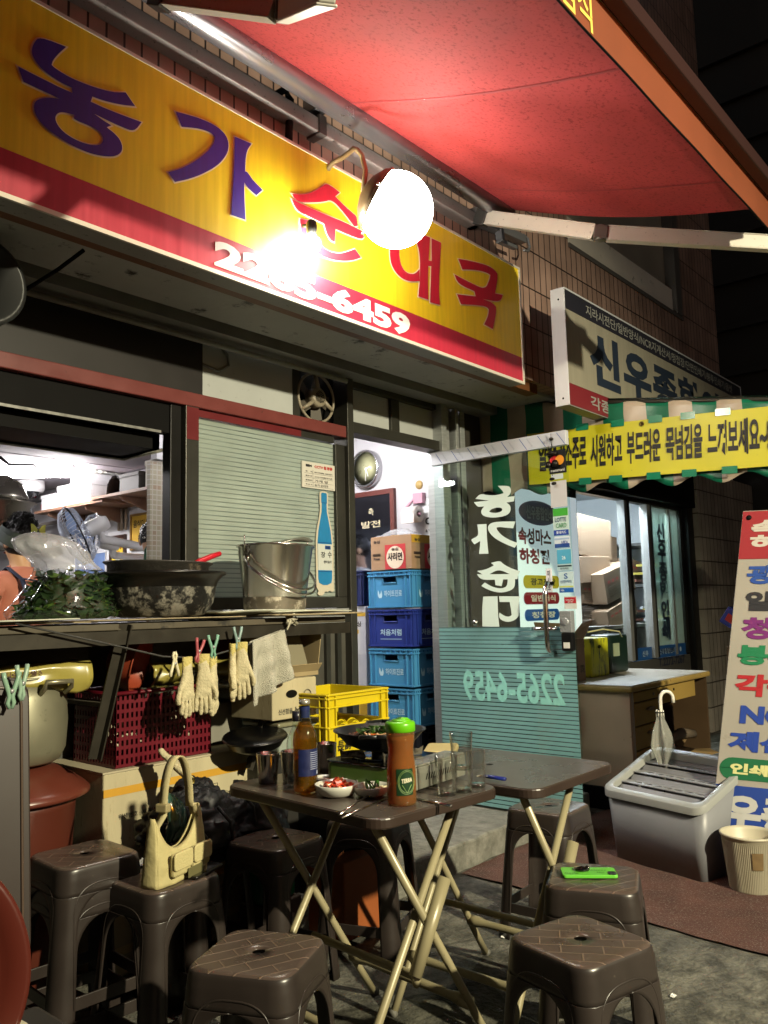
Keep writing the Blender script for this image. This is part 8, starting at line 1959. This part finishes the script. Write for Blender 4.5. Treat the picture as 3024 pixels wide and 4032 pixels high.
def SB(pa, pb, y, z_off, rz, ry, lab, word=True, d_=.3):
    a, b_ = atY(pa[0], pa[1], y), atY(pb[0], pb[1], y)      # lower left, upper right corner on the plane y
    shopbox((a.x + b_.x) / 2, y + d_ / 2, a.z, b_.x - a.x, d_, b_.z - a.z, rz, ry, lab, word)
SB((2278, 2190), (2400, 2045), 3.5, 0, 0, .05, 'large open carton at the top of the heap in the print shop window', False)
SB((2285, 2292), (2402, 2195), 3.48, 0, 0, -.03, 'white-flapped carton second from the top in the print shop window', False)
SB((2290, 2380), (2395, 2296), 3.5, 0, 0, .04, 'carton with red marks third from the top in the print shop window')
SB((2390, 2350), (2500, 2235), 3.36, 0, 0, -.22, 'tilted carton leaning right beside the heap in the print shop window')
SB((2400, 2455), (2510, 2370), 3.34, 0, 0, -.25, 'lower tilted carton leaning on the print shop glass')
SB((2345, 2215), (2425, 2110), 4.0, 0, 0, .06, 'carton standing behind the heap, half hidden in the print shop window', False)
SB((2470, 2300), (2545, 2210), 3.9, 0, 0, .12, 'carton seen between the sliding frames of the print shop', True)
g = G(); random.seed(6)
a = atY(2285, 2455, 3.5); b_ = atY(2400, 2385, 3.5)
for k in range(22):
    z = a.z + (b_.z - a.z) * k / 22; o_ = random.uniform(-.03, .03); g.box(a.x + o_, b_.x + o_, 3.5 + o_, 3.8 + o_, z, z + (b_.z - a.z) / 22 * .7)
single('paper_stack', g, mat('card_stack', '#a3958a', .8, var=.1, vs=20), 'pile of flat brown card below the cartons in the print shop window', 'card pile')
g = G(); g.box(5.72, 7.9, 3.3, 3.95, 1.0, 1.03); g.box(5.72, 5.76, 3.3, 3.95, .06, 1.0); g.box(7.86, 7.9, 3.3, 3.95, .06, 1.0); g.box(6.8, 6.84, 3.3, 3.95, .06, 1.0); single('work_bench', g, mat('bench_grey', '#77756f', .6), 'grey bench carrying the cartons inside the print shop', 'bench')
M_shelf = mat('print_shelf', '#4f4f4d', .5)
t = thing('paper_shelves', 'metal shelves stacked with coloured papers at the back of the print shop', 'shelves', (9.0, 4.2, .06))
for k in range(4):
    g = G(); g.box(8.75, 9.35, 3.3, 5.9, .5 + k * .45, .53 + k * .45); part('shelf_board', g, M_shelf, t)
random.seed(44)
cols = ['#b9a94a', '#4f8a6a', '#b8bcc0', '#8a5a4a', '#6a7a9a', '#c0b890']
for ci, c_ in enumerate(cols):
    g = G()
    for k in range(14):
        sh_ = random.randrange(3); y = random.uniform(3.4, 5.6); z = .53 + sh_ * .45 + random.uniform(0, .2); g.box(8.76, 9.2, y, y + .25, z, z + .025)
    part('papers', g, mat('papers' + c_[1:], c_, .7), t)
g = G(); g.box(6.1, 7.9, 4.4, 4.9, 1.05, 1.5); g.box(6.2, 7.2, 4.38, 4.4, 1.2, 1.3); single('printing_machine', g, mat('machine_grey', '#9aa4aa', .4), 'pale grey printing machine behind the cartons', 'machine', bevel=.02)
# ---- lettering on the side glass of the print shop behind the open door (flat signs)
XG = 4.9
def at_door_sign(name, pa, pb, col, body, tcol, label, cat='sign', rnd=.5, oval=False):
    """flat sign on a street-facing pane at Y=2.95"""
    Yp = 2.95; a, b_ = atY(pa[0], pa[1], Yp), atY(pb[0], pb[1], Yp)   # lower-left, upper-right
    w_, h_ = b_.x - a.x, b_.z - a.z; M = facing_street(a.x, Yp, a.z)
    g = G()
    if oval: g.prism([(w_ / 2 + w_ / 2 * math.cos(q * 2 * PI / 40), h_ / 2 + h_ / 2 * math.sin(q * 2 * PI / 40)) for q in range(40)], 0, .003, M)
    elif col: g.prism(rrect(0, w_, 0, h_, h_ * rnd * .9), 0, .003, M)
    if col: t = single(name, g, mat('sg' + col[1:], col, .45, emit=col, es=.12), label, cat);  # faint glow put into the sign colour as emission
    else:
        g = G(); text_g(g, body, M, w_, h_, bold=.04); return single(name, g, mat('sg' + tcol[1:], tcol, .5), label, cat)
    g = G(); text_g(g, body, M @ Matrix.Translation((w_ * .18, h_ * .22, .0035)), w_ * .7, h_ * .56, bold=.03); part('lettering', g, mat('sg' + tcol[1:], tcol, .5), t)
    return t
at_door_sign('oval_sign', (2044, 2060), (2190, 1985), '#1a2050', '신우종합인쇄', '#9aa6b8', 'navy oval window sign with pale letters seen through the glass door', oval=True)
at_door_sign('window_lettering', (2042, 2140), (2168, 2088), None, '속성마스', '#701824', 'upper line of dark red window lettering seen through the glass door')
at_door_sign('window_lettering', (2046, 2218), (2162, 2165), None, '하청전', '#701825', 'lower line of dark red window lettering seen through the glass door')
at_door_sign('pill_sign', (2062, 2316), (2200, 2268), '#a89a20', '광고전단', '#2a2a1a', 'yellow pill-shaped window sign seen through the glass door')
at_door_sign('pill_sign', (2064, 2380), (2200, 2332), '#7a1c26', '일반서식', '#c9c4b8', 'dark red pill-shaped window sign seen through the glass door')
at_door_sign('pill_sign', (2068, 2446), (2200, 2396), '#1c4a8a', '청첩장', '#c9c9c0', 'blue pill-shaped window sign at the bottom of the three, seen through the door')
# ---- A-frame sign
AF = thing('standing_sign', 'tall white standing sign with a red head and coloured lettering at the right edge', 'sign', (4.0, 1.1, 0))
tl, bl = atX(2925, 2010, 4.0), atX(2825, 3020, 4.0)
# leaning board: parallelogram in the plane facing left-street
b_top = V((4.12, 1.235, 1.66)); b_bot = V((3.98, 1.46, 0.10))
tl = atX(2925, 2012, 4.15); bl = atX(2822, 3040, 3.95); 
up_d = (tl - bl).normalized(); rd = V((.22, -1, -.03)).normalized()
_o = bl - up_d * (bl.z - .03) / up_d.z; _n = rd.cross(up_d).normalized(); Ma = Matrix(((rd.x, up_d.x, _n.x, _o.x), (rd.y, up_d.y, _n.y, _o.y), (rd.z, up_d.z, _n.z, _o.z), (0, 0, 0, 1))); HA = (tl.z - .03) / up_d.z; WA = .62
# keep the sheared look of the leaning board: both edges follow up_d
g = G(); g.box(0, WA, 0, HA, -.012, 0, M=Ma); part('board', g, mat('sign_board_white', '#98938a', .5, var=.05, vs=3, dirt='#8a8478', dam=.06, ds=14), AF, bevel=.003)
def zrow(py): return (atX(2900, py, 4.05).z - .03) / up_d.z
g = G(); g.box(.002, WA - .002, zrow(2200), HA - .004, .0005, .002, M=Ma); part('red_head', g, mat('head_red', '#8e2028', .5), AF)
g = G(); g.box(.002, WA - .002, .03, zrow(3075), .0005, .002, M=Ma); part('blue_foot', g, mat('foot_blue', '#1e3c8a', .5), AF)
def row(body, py0, py1, x0, w_, c_, m=None):
    z0, z1 = zrow(py1), zrow(py0); g = G(); text_g(g, body, Ma @ Matrix.Translation((x0, z0, .0025)), w_, z1 - z0, bold=.05); part('lettering', g, mat('row' + c_[1:], c_, .5), AF)
row('속성\n하드', 2045, 2165, .045, .26, '#b9b3aa')
row('광고', 2225, 2300, .045, .24, '#1e4490')
row('일반', 2328, 2405, .05, .24, '#24242a')
row('청첩', 2430, 2515, .045, .26, '#6a2068')
row('봉투', 2538, 2615, .04, .26, '#157048')
row('각종', 2650, 2735, .04, .27, '#a01e26')
row('NCR', 2770, 2840, .075, .3, '#1e3c90')
row('계산', 2868, 2945, .035, .27, '#1e3c91')
row('우종', 3110, 3240, .04, .32, '#b3b3b0')
row('27-3', 3262, 3320, .04, .3, '#b3b3b1')
g = G(); g.prism(rrect(.01, WA - .02, zrow(3052), zrow(2970), .05), .0005, .002, Ma); part('green_pill', g, mat('pill_green', '#17603c', .5), AF)
row('인쇄에', 2990, 3032, .055, .24, '#c9c88a')
g = G(); g.lathe([(.012, 0), (.012, .004), (.0001, .005)], 12, Ma @ Matrix.Translation((.03, HA - .035, .001))); part('screw', g, M_black, AF)
g = G(); g.tube([Ma @ V((.05, HA - .05, -.02)), Ma @ V((.05, HA - .05, -.02)) + V((.35, 0, -HA + .02))], .012, 8); g.tube([Ma @ V((WA - .05, HA - .05, -.02)), Ma @ V((WA - .05, HA - .05, -.02)) + V((.35, 0, -HA + .02))], .012, 8); part('rear_leg', g, M_steel2, AF)
# blue box of something and tins behind the sign
t = thing('printed_box', 'blue, red and yellow printed box poking out behind the standing sign', 'box', tuple(atX(2870, 2440, 4.6)))
c_ = atX(2880, 2430, 4.6); g = G(); Mx_ = Matrix.Translation(c_) @ Matrix.Rotation(.6, 4, 'X'); g.box(-.05, .05, -.12, .03, -.045, .05, M=Mx_); part('box', g, mat('box_blue', '#2a3a8a', .4, var=.1, vs=9), t, bevel=.003)
g = G(); g.box(-.052, -.0505, -.06, .01, -.02, .02, M=Mx_); part('red_patch', g, mat('box_red', '#a82a20', .4), t)
g = G(); g.box(-.052, -.0505, -.11, -.06, -.01, .01, M=Mx_); part('yellow_patch', g, mat('box_yellow', '#b89a20', .4), t)
g = G(); c_ = atX(2860, 2560, 4.62); g.box(c_.x, c_.x + .3, c_.y - .3, c_.y + .0, 0, c_.z + .02); single('tall_board', g, mat('tan_board', '#5c4a30', .6), 'tan wooden box standing behind the white standing sign', 'box', bevel=.004)
# ---- white bin
bw0 = atZ(2965, 3505, 0)
t = thing('white_bin', 'white ribbed plastic bin with a brown paper scrap stuck on its side', 'bin', (bw0.x, bw0.y + .0, 0))
g = G(); pr = [(.085, 0), (.09, .004), (.112, .225), (.118, .228), (.12, .236), (.114, .238), (.107, .225), (.085, .01), (.0001, .01)]; g.lathe(pr, 48); part('body', g, mat('bin_white', '#b5ae98', .45, var=.05, vs=5, dirt='#6d6450', dam=.05, ds=24), t, world=False)
g = G()
for k in range(90):
    a = 2 * PI * k / 90; g.tube([(.0915 * math.cos(a), .0915 * math.sin(a), .012), (.1115 * math.cos(a), .1115 * math.sin(a), .215)], .0012, 4, caps=False)
part('ribs', g, MATS['bin_white'], t, world=False)
va = math.atan2(-bw0.y, -bw0.x)
g = G(); g.lathe([(.106, .11), (.1135, .18)], 12, caps=False, a0=va + .05, a1=va + .45); part('paper_scrap', g, mat('brown_scrap', '#6b5636', .8, var=.2, vs=30), t, world=False)
# small patches: white notice on the desk side, tape
a = atX(2200, 3110, 4.765)

# litter on the paving
for k, (px, py, lab) in enumerate(((2655, 3935, 'tiny torn white paper scrap on the concrete right of the near stool'), (1985, 3700, 'small crumpled wrapper on the ground under the bare table'))):
    p = atZ(px, py, 0); g = G(); g.grid(lambda u, v: (p.x + .022 * u, p.y + .016 * v, .004 + .008 * abs(noise.noise(V((u * 3 + k, v * 3, 1))))), 6, 6, smooth=False); single('paper_scrap', g, mat('paper_white', '#d8d8d2', .6), lab, 'litter', solid=.001)
